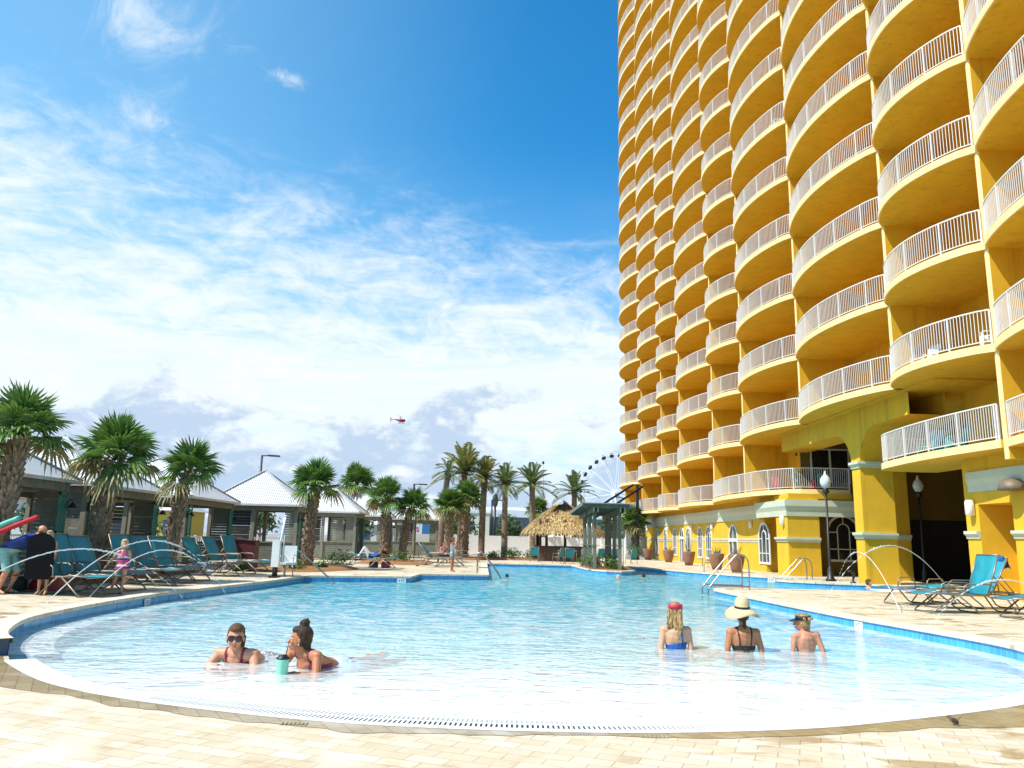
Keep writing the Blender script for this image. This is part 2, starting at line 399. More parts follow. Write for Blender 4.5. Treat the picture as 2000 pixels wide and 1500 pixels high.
mb = MB(); mb.box((HX0, Lf[1], -0.04), (Lf[0] - 0.02, Lf[1] + 0.02, D - 0.004)); mb.box((Rf[0] + 0.02, Rf[1], -0.04), (HX1, Rf[1] + 0.02, D - 0.004))
mb.box((HX0 - 0.02, Lf[1], -0.06), (HX0, HY1, D - 0.003)); mb.box((HX0, HY1, -0.06), (HX1, HY1 + 0.02, D - 0.003))
mb.build('deck_edge_step', mat('dark_blue_step_tile', (0.01, 0.04, 0.10), 0.3))['kind'] = 'structure'
# wet band of pavers outside the drain, ragged outer edge
FA = [p for p in FRONT]; dist = 0; outer = []
for i, p in enumerate(FA):
    w = 0.30 + 0.20 * mnoise.noise(V((p[0] * 0.9, p[1] * 0.9, 0))) + 0.10 * mnoise.noise(V((p[0] * 3.1, p[1] * 3.1, 4)))
    if p[0] < -3.2: w += 0.10 * min(1, (-3.2 - p[0]) / 2)
    if p[0] > 3.4: w += 0.30 * min(1, (p[0] - 3.4) / 2)
    outer.append(w)
mb = MB(); B_ = []
for i, p in enumerate(FA):
    q0 = offset_poly(FA, 1.0, False)[i]; dv = V(q0) - V(p); B_.append(tuple(V(p) + dv * max(0.12, outer[i])))
ribbon(mb, offset_poly(FA, 0.06, False), B_, 0.004, 0.004); mb.build('wet_pavers', WETP)['kind'] = 'structure'
# pool basin
def depth(y): return max(0.03, 0.05 + (y - 8.5) * 0.033) if y < 13.5 else min(0.27, 0.215 + (y - 13.5) * 0.01)
pts = [V(p) for p in POOL]; ne = len(pts); edges = [(i, (i + 1) % ne) for i in range(ne)]
def inside(x, y):
    c = False; j = ne - 1
    for i in range(ne):
        xi, yi = POOL[i]; xj, yj = POOL[j]
        if (yi > y) != (yj > y) and x < (xj - xi) * (y - yi) / (yj - yi) + xi: c = not c
        j = i
    return c
gy = 7.6
while gy < 50:
    st = 0.7 if gy < 16 else 1.4; gx = -8.2
    while gx < 19:
        if inside(gx, gy): pts.append(V((gx + 0.01, gy + 0.013)))
        gx += st
    gy += st
r = delaunay_2d_cdt(pts, edges, [], 1, 1e-4)
mb = MB(); mb.add([(q.x, q.y, -depth(q.y)) for q in r[0]], [tuple(f) for f in r[2]], True)
def floor_mat():  # water's colour absorption painted into the floor: white near, teal far off
    m = bpy.data.materials.new('pool_floor_water_tint'); m.use_nodes = True; t = NT(m.node_tree); b = t.n['Principled BSDF']
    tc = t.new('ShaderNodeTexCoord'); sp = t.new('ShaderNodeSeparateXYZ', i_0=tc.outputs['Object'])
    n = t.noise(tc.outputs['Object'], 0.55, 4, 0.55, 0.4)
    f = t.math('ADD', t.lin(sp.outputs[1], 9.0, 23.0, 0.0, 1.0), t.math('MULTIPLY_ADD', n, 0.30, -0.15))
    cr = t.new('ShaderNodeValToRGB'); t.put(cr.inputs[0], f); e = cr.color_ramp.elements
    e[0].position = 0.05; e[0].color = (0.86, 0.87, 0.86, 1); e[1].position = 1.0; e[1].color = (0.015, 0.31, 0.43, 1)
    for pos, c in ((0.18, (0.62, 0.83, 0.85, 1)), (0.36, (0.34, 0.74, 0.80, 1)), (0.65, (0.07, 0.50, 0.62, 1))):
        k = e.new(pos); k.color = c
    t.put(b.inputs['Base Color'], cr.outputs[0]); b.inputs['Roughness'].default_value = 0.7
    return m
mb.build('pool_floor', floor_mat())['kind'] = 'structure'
WALLP = [FRONT[-1]] + BACK + [FRONT[0]]
mb = MB(); mb.cur = 0; ribbon(mb, WALLP, WALLP, D - 0.05, -0.13); mb.cur = 1
vs = [(x, y, -0.13) for x, y in WALLP] + [(x, y, -depth(y) - 0.05) for x, y in WALLP]; n = len(WALLP)
mb.add(vs, [(i, i + 1, n + i + 1, n + i) for i in range(n - 1)])
o = mb.build('pool_wall', [TILE, mat('pool_wall_plaster', (0.22, 0.56, 0.70), 0.6, 0.05)]); o['kind'] = 'structure'
uvl = o.data.uv_layers.new(name='UVMap'); acc = [0.0]
for i in range(n - 1): acc.append(acc[-1] + (V(WALLP[i + 1]) - V(WALLP[i])).length)
for poly in o.data.polygons:
    for li in poly.loop_indices:
        vi = o.data.loops[li].vertex_index; k = vi % n
        uvl.data[li].uv = (acc[k], o.data.vertices[vi].co.z + 0.15)
# coping
mb = MB(); CI = offset_poly(WALLP, -0.035, False); CO = offset_poly(WALLP, 0.30, False)
ribbon(mb, CI, CO, D + 0.022, D + 0.022); ribbon(mb, CI, CI, D - 0.045, D + 0.022); ribbon(mb, CO, CO, D + 0.022, D - 0.01); ribbon(mb, WALLP, CI, D - 0.045, D - 0.045)
mb.build('pool_coping', COPE)['kind'] = 'structure'
# submerged white ledge along the left and right walls
mb = MB()
LW = [p for p in WALLP if p[0] < -6.2 and p[1] < 28.4]; RW = [p for p in WALLP if p[0] > 7.0 and p[1] < 26.2 and p[0] < 8.4]
ribbon(mb, offset_poly(LW, -0.62, False), offset_poly(LW, -0.26, False), -0.015, -0.015); ribbon(mb, offset_poly(RW, -0.32, False), offset_poly(RW, -0.02, False), -0.015, -0.015)
mb.build('pool_ledge', mat('white_ledge_tile', (0.80, 0.80, 0.78), 0.5, 0.05, 8))['kind'] = 'structure'
mb = MB(); NS = 9
for a, b_ in (((-6.35, 28.35), (-5.2, 27.6)),): pass
mb.box((-0.45, 33.1, -0.9), (0.02, 35.4, -0.02)); mb.box((0.02, 33.1, -0.9), (0.40, 35.4, -0.20)); mb.box((0.40, 33.1, -1.0), (0.78, 35.4, -0.42))
mb.build('pool_steps', PLASTER)['kind'] = 'structure'
# white band + slotted grate along the front arc
ARC = [p for p in FRONT if -6.2 < p[0] < 7.2]
mb = MB(); ribbon(mb, offset_poly(ARC, 0.07, False), offset_poly(ARC, -0.02, False), 0.006, 0.006)
ribbon(mb, *[offset_poly([p for p in ARC if -3.5 < p[0] < 3.4], q_, False) for q_ in (-0.36, -0.42)], 0.006, 0.002)
for sgn in (0, 1):
    S = [p for p in ARC if (p[0] < -3.4 if sgn == 0 else p[0] > 3.3)]
    ribbon(mb, offset_poly(S, -0.02, False), offset_poly(S, -0.28, False), 0.006, 0.001)
o = mb.build('drain_edging', mat('white_edge_tile', (0.64, 0.65, 0.65), 0.5, 0.06, 5)); o['kind'] = 'structure'
G = thing('drain_grate', 'curved white slotted drain grate along the front edge of the pool', 'drain grate', (0, 0, 0))
S = [p for p in catmull(ARC, 1) if -3.5 <= p[0] <= 3.4]
mb = MB(); ribbon(mb, offset_poly(S, -0.02, False), offset_poly(S, -0.36, False), -0.004, -0.004)
mb.build('channel', mat('dark_channel', (0.03, 0.035, 0.04), 0.8), G)
mb = MB(); L = [0]
for i in range(len(S) - 1): L.append(L[-1] + (V(S[i + 1]) - V(S[i])).length)
s = 0.0; i = 0
In = offset_poly(S, -0.36, False); Ou = offset_poly(S, -0.02, False)
while s < L[-1]:
    while L[i + 1] < s: i += 1
    t_ = (s - L[i]) / (L[i + 1] - L[i]); a = V(Ou[i]).lerp(V(Ou[i + 1]), t_); b_ = V(In[i]).lerp(V(In[i + 1]), t_)
    mb.bar((a.x, a.y, 0.003), (b_.x, b_.y, 0.003), 0.024, 0.008); s += 0.047
for dd in (-0.025, -0.19, -0.355):
    E_ = offset_poly(S, dd, False)
    for k in range(len(E_) - 1): mb.bar((*E_[k], 0.0045), (*E_[k + 1], 0.0045), 0.02, 0.008)
mb.build('slats', mat('white_grate_plastic', (0.80, 0.80, 0.78), 0.45, 0.04), G)
for nm, c in (('weep_drain', (-1.72, 7.36)), ('weep_drain', (1.45, 7.16))):
    mb = MB()
    for k in range(7): mb.box((c[0] - 0.13 + k * 0.036, c[1] - 0.02, 0.0), (c[0] - 0.11 + k * 0.036, c[1] + 0.06, 0.012))
    mb.build(nm, mat('worn_brass', (0.32, 0.28, 0.2), 0.5, 0.3)); tag(C.objects[-1], 'small slotted drain cover in the wet pavers, ' + ('left of the pool middle' if c[0] < 0 else 'right of the pool middle'), 'drain cover', 'slotted drain covers in the wet pavers')
# water surface
def water_mat():
    m = bpy.data.materials.new('pool_water'); m.use_nodes = True; t = NT(m.node_tree); t.n.clear()
    tc = t.new('ShaderNodeTexCoord'); ob = tc.outputs['Object']
    warp = t.vmath('SCALE', t.new('ShaderNodeTexNoise', i_0=ob, i_2=0.8).outputs[1], scale=0.5)
    v = t.vmath('ADD', ob, warp)
    a = t.noise(t.mapping(v, scale=(0.75, 1.15, 1), rot=(0, 0, 0.2)), 3.2, 3, 0.5, 0.6)
    b = t.noise(t.mapping(v, scale=(0.8, 1.2, 1), rot=(0, 0, -0.3), loc=(7, 3, 0)), 8.0, 3, 0.5, 0.5)
    wv = t.new('ShaderNodeTexNoise', i_0=t.mapping(v, scale=(0.5, 1.0, 1)), i_2=1.1); wv = wv.outputs[0]
    sp = t.new('ShaderNodeSeparateXYZ', i_0=ob)
    calm = t.smooth(sp.outputs[1], 8.0, 18.0)
    h = t.math('ADD', t.math('MULTIPLY', a, 0.6), t.math('ADD', t.math('MULTIPLY', b, 0.22), t.math('MULTIPLY', wv, 0.8)))
    bn = t.new('ShaderNodeBump'); t.put(bn.inputs['Height'], h); bn.inputs['Distance'].default_value = 0.22
    t.put(bn.inputs['Strength'], t.math('MULTIPLY_ADD', calm, 0.80, 0.22))
    fr = t.new('ShaderNodeFresnel', i_IOR=1.17); t.l.new(bn.outputs[0], fr.inputs['Normal'])
    gl = t.new('ShaderNodeBsdfGlossy', i_Color=(1, 1, 1, 1), i_Roughness=0.03); t.l.new(bn.outputs[0], gl.inputs['Normal'])
    tr = t.new('ShaderNodeBsdfTransparent', i_0=(0.97, 1.0, 1.0, 1))
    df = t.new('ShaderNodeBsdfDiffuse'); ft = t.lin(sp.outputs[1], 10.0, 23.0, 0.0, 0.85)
    df.inputs[0].default_value = (0.62, 0.86, 0.90, 1); t.put(df.inputs[0], t.mix(t.math('ADD', ft, t.math('MULTIPLY', t.math('MULTIPLY_ADD', t.math('ADD', t.math('MULTIPLY', a, .6), t.math('MULTIPLY', b, .4)), 4.2, -2.15), t.math('MULTIPLY_ADD', calm, .85, .13)), clamp=True), (0.88, 0.91, 0.91, 1), (0.006, 0.42, 0.54, 1))); t.l.new(bn.outputs[0], df.inputs['Normal'])  # ripple light and depth tint put into the colour by wave noise and distance
    sc_ = t.new('ShaderNodeMixShader', i_0=t.math('MULTIPLY_ADD', calm, 0.13, 0.42), i_1=tr.outputs[0], i_2=df.outputs[0])
    mx = t.new('ShaderNodeMixShader', i_0=fr.outputs[0], i_1=sc_.outputs[0], i_2=gl.outputs[0])
    out = t.new('ShaderNodeOutputMaterial'); t.l.new(mx.outputs[0], out.inputs[0]); return m
WP = offset_poly(FRONT, -0.20, False) + BACK
flat('water', WP, 0.0, water_mat())
# ================================================================== hotel
YEL = mat('golden_stucco', (0.70, 0.414, 0.018), 0.85, 0.06, 1.2, bump=0.2, bscale=60, streak=0.6)
PALE = mat('pale_yellow_trim', (0.86, 0.61, 0.28), 0.8, 0.04, 2.0)  # paler than the stucco, on slab fascias and dividing-wall fronts
SAGE = mat('pale_sage_trim_paint', (0.52, 0.55, 0.42), 0.75, 0.05, 2.0)
RAILW = mat('white_powder_coat', (0.66, 0.64, 0.62), 0.45, 0.04, 4)
GLASS = mat('dark_window_glass', (0.012, 0.014, 0.018), 0.08, 0.2, 0.5, spec=0.6)
WFR = mat('white_window_frame', (0.72, 0.72, 0.68), 0.45, 0.04)
BLK = mat('black_painted_metal', (0.012, 0.013, 0.015), 0.45, 0.2)
STEEL = mat('brushed_steel', (0.40, 0.37, 0.33), 0.30, 0.08, 9, metal=1.0)
XF, XB = 14.70, 17.30
EDG = [88.5, 78.25, 68.75, 61.75, 52.25, 45.75, 36.9, 27.95, 22.0, 13.0]
Z0, FL, ST = 4.26, 3.2, 0.24
NF = 24
ZR = 4.60          # the right wing's first floor sits a little higher
hotel = thing('hotel_tower', 'tall golden yellow hotel tower with rows of scalloped white-railed balconies', 'hotel', (XF, 32, D))
HL = (-XF, -32, -D)           # parts are modelled in world coordinates
def hp(mb, name, mats, par=None, shade=None):
    o = mb.build(name, mats, hotel if par is None else par, HL if par is None else None, shade); return o
mb = MB(); mb.box((XB, 12.9, 7.46), (34, 88.4, Z0 + NF * FL)); mb.box((XB, 41.0, Z0), (34, 88.4, 7.46)); mb.box((XB, 12.9, ZR), (34, 27.9, 7.46))
hp(mb, 'wall', YEL)
for k, y in enumerate(EDG):
    zb = Z0 if k in (1, 2, 3, 4, 9) else (7.46 if k in (6, 7) else Z0)
    mb = MB(); mb.box((XF + 0.04, y - 0.11, zb), (XB, y + 0.11, Z0 + NF * FL)); mb.cur = 1
    mb.box((XF + 0.036, y - 0.108, zb), (XF + 0.04, y + 0.108, Z0 + NF * FL)); hp(mb, 'dividing_wall', [YEL, PALE])
def arc_pts(y0, y1, sag, n, inset=0.0):
    out = []
    for i in range(n + 1):
        t = i / n; y = y0 + (y1 - y0) * t; s = (sin(pi * t)) ** 0.72 * sag
        out.append((XF - s + inset, y))
    return out
SAG = [1.25, 1.05, 0.98, 1.0, 0.98, 1.05, 0.98, 1.0, 1.0]
def slab_rail(y0, y1, sag, end='fin', path=None):
    """local z=0 is the underside; returns slab and railing builders"""
    n = max(14, int(abs(y0 - y1) * 2.6)); A = path or arc_pts(y0, y1, sag, n)
    s = MB(); poly = A + ([(XB + 0.05, y1), (XB + 0.05, y0)] if path is None else [])
    s.prism(poly, 0, ST); nb = len(poly)
    # fascia in the paler yellow, 3 mm proud
    s.cur = 1; P = [(x - 0.004, y) for x, y in A]
    ribbon(s, P, P, ST, -0.004); ribbon(s, [(x + 0.05, y) for x, y in A], P, -0.004, -0.004, smooth=False)
    r = MB(); A2 = [(x + 0.07, y) for x, y in A]
    L = [0.0]
    for i in range(len(A2) - 1): L.append(L[-1] + (V(A2[i + 1]) - V(A2[i])).length)
    def pos(d):
        i = 0
        while i < len(L) - 2 and L[i + 1] < d: i += 1
        t = (d - L[i]) / max(1e-6, L[i + 1] - L[i]); q = V(A2[i]).lerp(V(A2[i + 1]), t); tg = (V(A2[i + 1]) - V(A2[i])).normalized()
        return q, tg
    a0, a1 = 0.12, L[-1] - 0.12
    steps = max(8, int((a1 - a0) / 0.35)); prev = None
    for k in range(steps + 1):
        q, tg = pos(a0 + (a1 - a0) * k / steps)
        if prev is not None:
            for (zz, w, h) in ((ST + 1.07, 0.045, 0.04), (ST + 0.10, 0.032, 0.03)): r.bar((prev.x, prev.y, zz), (q.x, q.y, zz), w, h)
        prev = q
    np_ = int((a1 - a0) / 0.108)
    for k in range(np_ + 1):
        q, tg = pos(a0 + (a1 - a0) * k / np_); big = k % 15 == 0 or k == np_
        w = 0.05 if big else 0.019
        u = V((tg.x, tg.y, 0)) * w / 2; v = V((tg.y, -tg.x, 0)) * w / 2; z0 = ST if big else ST + 0.10; z1 = ST + 1.06
        b = [V((q.x, q.y, z0)) + u * i + v * j for i, j in ((-1, -1), (1, -1), (1, 1), (-1, 1))]
        r.add(b + [p + V((0, 0, z1 - z0)) for p in b], [(0, 1, 5, 4), (1, 2, 6, 5), (2, 3, 7, 6), (3, 0, 4, 7)], False)
    return s, r
def in_frame(P):
    d = P - V((0, 0, CAM_H)); c = AX * 0
    cx = AX.x * d.x + AY.x * d.y + AZ.x * d.z; cy = AX.y * d.x + AY.y * d.y + AZ.y * d.z; cz = AX.z * d.x + AY.z * d.y + AZ.z * d.z
    if cz < 0.1: return None
    return 1000 + FPX * cx / cz, 750 + FPX * cy / cz
# which balconies exist (bay, floor)
cells = []
for b in range(9):
    for k in range(NF):
        if k == 0 and b in (4, 5, 6, 7, 8): continue
        cells.append((b, k))
def shows(b, k):
    p = in_frame(V((XF, EDG[b + 1], Z0 + k * FL + 0.5))); q = in_frame(V((XF - 0.8, (EDG[b] + EDG[b + 1]) / 2, Z0 + k * FL + 0.5)))
    return any(w is not None and -60 < w[0] < 2060 and -80 < w[1] < 1500 for w in (p, q))
vis = [c for c in cells if shows(*c)]
vis.sort(key=lambda c: (V((XF, (EDG[c[0]] + EDG[c[0] + 1]) / 2, Z0 + c[1] * FL)) - V((0, 0, CAM_H))).length)
single = set(vis[:96])
protos = {}; SB, RB = MB(), MB()
def merge(dst, src, dz):
    o = len(dst.v); dst.v.extend((x, y, z + dz) for x, y, z in src.v); dst.f.extend(tuple(i + o for i in f) for f in src.f); dst.mi.extend(src.mi); dst.sm.extend(src.sm)
for b in range(9):
    s, r = slab_rail(EDG[b] - 0.002, EDG[b + 1] + 0.002, SAG[b])
    pm = None
    for k in range(NF):
        if (b, k) not in cells: continue
        z = Z0 + k * FL
        if (b, k) in single:
            if pm is None:
                o = s.build('balcony', [YEL, PALE], hotel); q = r.build('railing', RAILW, o); pm = (o.data, q.data)
            else:
                o = link('balcony', pm[0], hotel); q = link('railing', pm[1], o)
            o.location = (HL[0], HL[1], HL[2] + z)
        else: merge(SB, s, z); merge(RB, r, z)
o = hp(SB, 'balcony', [YEL, PALE]); o['kind'] = 'stuff'; q = RB.build('railing', RAILW, o); q['kind'] = 'stuff'
# special low balconies: the corner one over the side block, and the big right one
A = [p for p in arc_pts(52.25, 40.6, 1.0, 30) if p[1] > 43.2] + [(14.0, 42.4), (14.25, 41.3), (14.6, 40.4), (15.0, 39.7), (15.5, 39.3), (16.3, 39.15), (17.2, 39.15), (18.0, 39.2)]
s, r = slab_rail(0, 0, 0, path=A); s = MB()
s.prism(A + [(18.2, 41.0), (18.2, 52.2)], 0, ST); s.cur = 1; P = offset_poly(A, -0.004, False); P = [(2 * x - px, 2 * y - py) for (x, y), (px, py) in zip(A, P)] if False else [(x - 0.004, y - 0.003) for x, y in A]; ribbon(s, P, P, ST, 0.0)
o = s.build('balcony', [YEL, PALE], hotel, (HL[0], HL[1], HL[2] + Z0)); r.build('railing', RAILW, o); o['label'] = 'lowest corner balcony wrapping the end of the side block'
A = [(17.28, 30.05), (16.4, 30.1), (15.6, 30.06), (15.1, 29.9), (14.84, 29.55), (14.66, 29.0), (14.55, 28.0), (14.46, 27.0), (14.42, 26.0), (14.42, 25.0), (14.47, 24.0), (14.56, 23.0), (14.66, 22.1)]
s, r = slab_rail(0, 0, 0, path=A); s = MB()
s.prism(A + [(17.4, 22.1)], 0, ST); s.cur = 1; P = [(x - 0.004, y + (0.003 if y > 29.4 else 0)) for x, y in A]; ribbon(s, P, P, ST, 0.0)
o = s.build('balcony', [YEL, PALE], hotel, (HL[0], HL[1], HL[2] + ZR)); r.build('railing', RAILW, o)
s, r = slab_rail(21.9, 13.0, 0.5); o = s.build('balcony', [YEL, PALE], hotel, (HL[0], HL[1], HL[2] + ZR)); r.build('railing', RAILW, o)
# sliding doors behind the lower balconies
def sliding_door(y, z, w=2.4, h=2.2):
    mb = MB(); mb.box((XB - 0.05, y - w / 2, z), (XB - 0.01, y + w / 2, z + h)); f = hp(mb, 'sliding_door', GLASS)
    mb = MB()
    for a, b_ in ((-w / 2, -w / 2 + .08), (-w / 6 - .05, -w / 6 + .05), (w / 6 - .05, w / 6 + .05), (w / 2 - .08, w / 2)): mb.box((XB - 0.075, y + a, z), (XB - 0.053, y + b_, z + h))
    mb.box((XB - 0.08, y - w / 2, z + h - 0.08), (XB - 0.056, y + w / 2, z + h)); mb.build('frame', WFR, f)
for b in range(9):
    for k in range(0, 7):
        if (b, k) in cells or (b == 7 and k == 0):
            yc = EDG[b + 1] + (EDG[b] - EDG[b + 1]) * 0.30 + (0.0 if b != 7 else 0.1)
            sliding_door(yc if (b, k) != (7, 0) else 25.1, (Z0 + k * FL if (b, k) != (7, 0) else ZR) + ST + 0.004, 2.3 if (b, k) != (7, 0) else 1.5)
GLASS2 = mat('curtained_glass', (0.16, 0.15, 0.13), 0.10, 0.5, 3, spec=0.6, stretch=(1, 9, .3))
dm, fm2 = MB(), MB()
for b in range(9):
    for k in range(7, NF):
        yc = EDG[b + 1] + (EDG[b] - EDG[b + 1]) * 0.30; z = Z0 + k * FL + ST; dm.cur = (b * 7 + k * 3) % 5 in (1, 3)
        dm.box((XB - 0.05, yc - 1.15, z), (XB - 0.01, yc + 1.15, z + 2.2))
        for a_ in (-1.15, -.4, .3, 1.07): fm2.box((XB - .075, yc + a_, z), (XB - .053, yc + a_ + .08, z + 2.2))
        fm2.box((XB - .08, yc - 1.15, z + 2.12), (XB - .056, yc + 1.15, z + 2.2))
g = hp(dm, 'sliding_door', [GLASS, GLASS2]); g['kind'] = 'stuff'; q = fm2.build('frame', WFR, g); q['kind'] = 'stuff'
sliding_door(49.2, Z0 + ST + 0.004, 2.2)
# small square speaker-like wall lamps on the back wall at the second level
for (x, y, z) in ((XB - 0.1, 24.6, 6.65), (XB - 0.1, 44.2, 6.75), (XB - 0.06, 51.0, 6.0)):
    mb = MB(); mb.box((x, y - 0.11, z), (x + 0.098, y + 0.11, z + 0.34)); mb.cur = 1; mb.box((x - 0.03, y - 0.07, z + 0.03), (x, y + 0.07, z + 0.28)); hp(mb, 'wall_lamp', [mat('bronze_lamp', (0.16, 0.12, 0.08), 0.5), mat('frosted_lamp_glass', (0.55, 0.5, 0.42), 0.4)])
# ---------------- ground storey, side block
XW = 15.2
mb = MB(); mb.box((XW, 43.9, D - 0.1), (34, 79.0, Z0)); mb.box((17.6, 41.0, D - 0.1), (34, 43.9, Z0))       # far wall, recess
mb.box((14.6, 38.9, D - 0.1), (16.2, 40.5, 4.0)); mb.box((16.2, 39.3, 3.3), (18.1, 41.0, Z0))               # corner pier and its lintel
mb.box((14.75, 39.05, 4.0), (18.0, 41.0, Z0)); mb.box((14.9, 40.5, 3.3), (17.6, 43.9, Z0))
hp(mb, 'ground_storey_wall', YEL)
mb = MB(); mb.box((18.0, 41.0, Z0), (XB + 3, 41.3, 7.46)) if False else None
mb.box((16.2, 41.05, D - 0.1), (17.6, 41.25, 3.3)) if False else None
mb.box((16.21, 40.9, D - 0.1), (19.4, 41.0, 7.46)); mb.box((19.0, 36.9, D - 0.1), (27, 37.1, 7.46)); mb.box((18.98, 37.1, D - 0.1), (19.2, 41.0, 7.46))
hp(mb, 'passage_wall', mat('shade_toned_stucco', (0.16, 0.105, 0.015), .85, .08, 1.2, bump=.1))  # golden stucco darkened in its colour to stand for the passage's shade
mb = MB(); mb.box((26.9, 25.7, D - 0.1), (27.1, 36.9, 7.46)); hp(mb, 'passage_end_wall', mat('shade_toned_stucco', (0.16, 0.105, 0.015)))
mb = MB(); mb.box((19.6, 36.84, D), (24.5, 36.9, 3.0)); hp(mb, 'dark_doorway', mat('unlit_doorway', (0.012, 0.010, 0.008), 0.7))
mb = MB(); mb.box((XF + 0.3, 25.8, 7.40), (30, 41.0, 7.456)); hp(mb, 'loggia_ceiling', YEL)
# cornice band and belt trim
def trim(path, z0, z1, proud, name='trim_band', m=SAGE):
    """moulded band: wider at the top; path is a list of (x, y) along the wall face, outward is to the left of travel"""
    mb = MB(); prof = [(0.0, z0), (proud * 0.35, z0), (proud * 0.45, z0 + (z1 - z0) * 0.35), (proud, z0 + (z1 - z0) * 0.62), (proud, z1), (0.0, z1)]
    Ls = [offset_poly(path, pr, False) for pr, _ in prof]
    for i in range(len(prof) - 1): ribbon(mb, Ls[i], Ls[i + 1], prof[i][1], prof[i + 1][1])
    for e in (0, -1):
        mb.add([(Ls[i][e][0], Ls[i][e][1], prof[i][1]) for i in range(len(prof))], [tuple(range(len(prof)))])
    return hp(mb, name, m)
trim([(XW - 0.002, 79.0), (XW - 0.002, 44.6), (14.62, 43.4), (14.598, 38.898), (18.1, 38.898)], 3.12, 3.92, 0.16, 'cornice_band')
WIN = [(1281.5, 1287), (1297, 1304), (1315, 1323), (1328.5, 1337, 'd'), (1341, 1350.5), (1363.5, 1373.5), (1379.5, 1391), (1425.5, 1442, 'd'), (1483.5, 1505)]
wy = []
for w in WIN:
    a = at_x(w[0], 1070, XW).y; b_ = at_x(w[1], 1070, XW).y; wy.append(((a + b_) / 2, abs(a - b_), len(w) > 2))
def arched(name, cx, w, z0, ztop, axis, face, door=False, tops=None):
    """arched window lying on the plane x=face (axis 'y') or y=face (axis 'x')"""
    R = w / 2; zs = ztop - R; N = 14
    def P(u, z, o): return (face - o, cx + u, z) if axis == 'y' else (cx + u, face - o, z)
    out = [(-R, z0), (R, z0)] + [(R * cos(pi * i / N), zs + R * sin(pi * i / N)) for i in range(N + 1)]
    mb = MB(); n = len(out)
    mb.add([P(u, z, 0.012) for u, z in out], [tuple(range(n))]); g = hp(mb, name, GLASS)
    mb = MB(); wd = 0.11
    inn = [(u * (R - wd) / R, (z0 + wd if z == z0 else zs + (z - zs) * (R - wd) / R)) for u, z in out]
    if door: inn = [(u, z if z > z0 + wd + 1e-6 else z0) for u, z in inn]
    for i in range(n):
        j = (i + 1) % n
        mb.add([P(*out[i], 0.055), P(*out[j], 0.055), P(*inn[j], 0.055), P(*inn[i], 0.055)], [(0, 1, 2, 3)])
        mb.add([P(*out[i], 0.0), P(*out[j], 0.0), P(*out[j], 0.055), P(*out[i], 0.055)], [(0, 1, 2, 3)])
        mb.add([P(*inn[i], 0.012), P(*inn[j], 0.012), P(*inn[j], 0.055), P(*inn[i], 0.055)], [(0, 1, 2, 3)])
    def bar(u0, za, u1, zb, t=0.045):
        mb.bar(P(u0, za, 0.035), P(u1, zb, 0.035), t, t)
    if door:
        bar(-R + wd, zs - 0.12, R - wd, zs - 0.12, 0.2); bar(0, z0, 0, zs, 0.12); bar(0, zs, 0, ztop - wd)
    else:
        zm = z0 + (zs - z0) * 0.42
        bar(-R + wd, zm, R - wd, zm); bar(-R + wd, zs - 0.02, -R * .4, zs - 0.02); bar(R * .4, zs - 0.02, R - wd, zs - 0.02)
        for sg in (-1, 1): bar(sg * R * .36, z0 + wd, sg * R * .36, zs + 0.1)
        q = [(R * .36 * cos(pi * i / 8), zs + 0.1 + R * .36 * sin(pi * i / 8)) for i in range(9)]
        for i in range(8): bar(*q[i], *q[i + 1])
        bar(0, zs + 0.1 + R * .36, 0, ztop - wd)
    mb.build('frame', WFR, g); return g
for (y, w, d_) in wy: arched('arched_door' if d_ else 'arched_window', y, w, D + 0.01 if d_ else 0.62, 2.93, 'y', XW, d_)
seg = [79.0] + [q for (y, w, d_) in wy for q in (y + w / 2, y - w / 2)] + [43.9]
for i in range(0, len(seg), 2):
    if seg[i] - seg[i + 1] > 0.25: trim([(XW - 0.002, seg[i]), (XW - 0.002, seg[i + 1])], 1.80, 2.02, 0.07)
trim([(14.599, 40.5), (14.599, 38.899), (16.2, 38.899)], 1.84, 2.08, 0.14)
for px_ in (1266, 1305.5, 1353, 1393, 1469):
    y = at_x(px_, 1030, XW).y; mb = MB(); mb.lathe([(0.07, 0), (0.11, 0.03), (0.11, 0.36), (0.07, 0.42)], 10, (XW - 0.10, y, 2.62)); hp(mb, 'wall_lamp', mat('white_sconce', (0.80, 0.76, 0.68), 0.4))
for c in ((14.52, 39.4, 2.68), ): mb = MB(); mb.lathe([(0.08, 0), (0.13, 0.03), (0.13, 0.40), (0.08, 0.46)], 10, c); hp(mb, 'wall_lamp', mat('white_sconce', (0.8, 0.76, 0.68)))
arched('arched_window', 18.25, 1.75, 0.9, 3.3, 'x', 40.9)
# upper windows on the passage wall
mb = MB(); mb.box((16.75, 40.86, 5.0), (18.75, 40.892, 6.7)); g = hp(mb, 'wide_window', GLASS); mb = MB()
for a, b_ in ((16.7, 16.78), (17.7, 17.8), (18.72, 18.8)): mb.box((a, 40.82, 4.95), (b_, 40.858, 6.75))
mb.box((16.7, 40.815, 6.7), (18.8, 40.856, 6.78)); mb.build('frame', WFR, g)
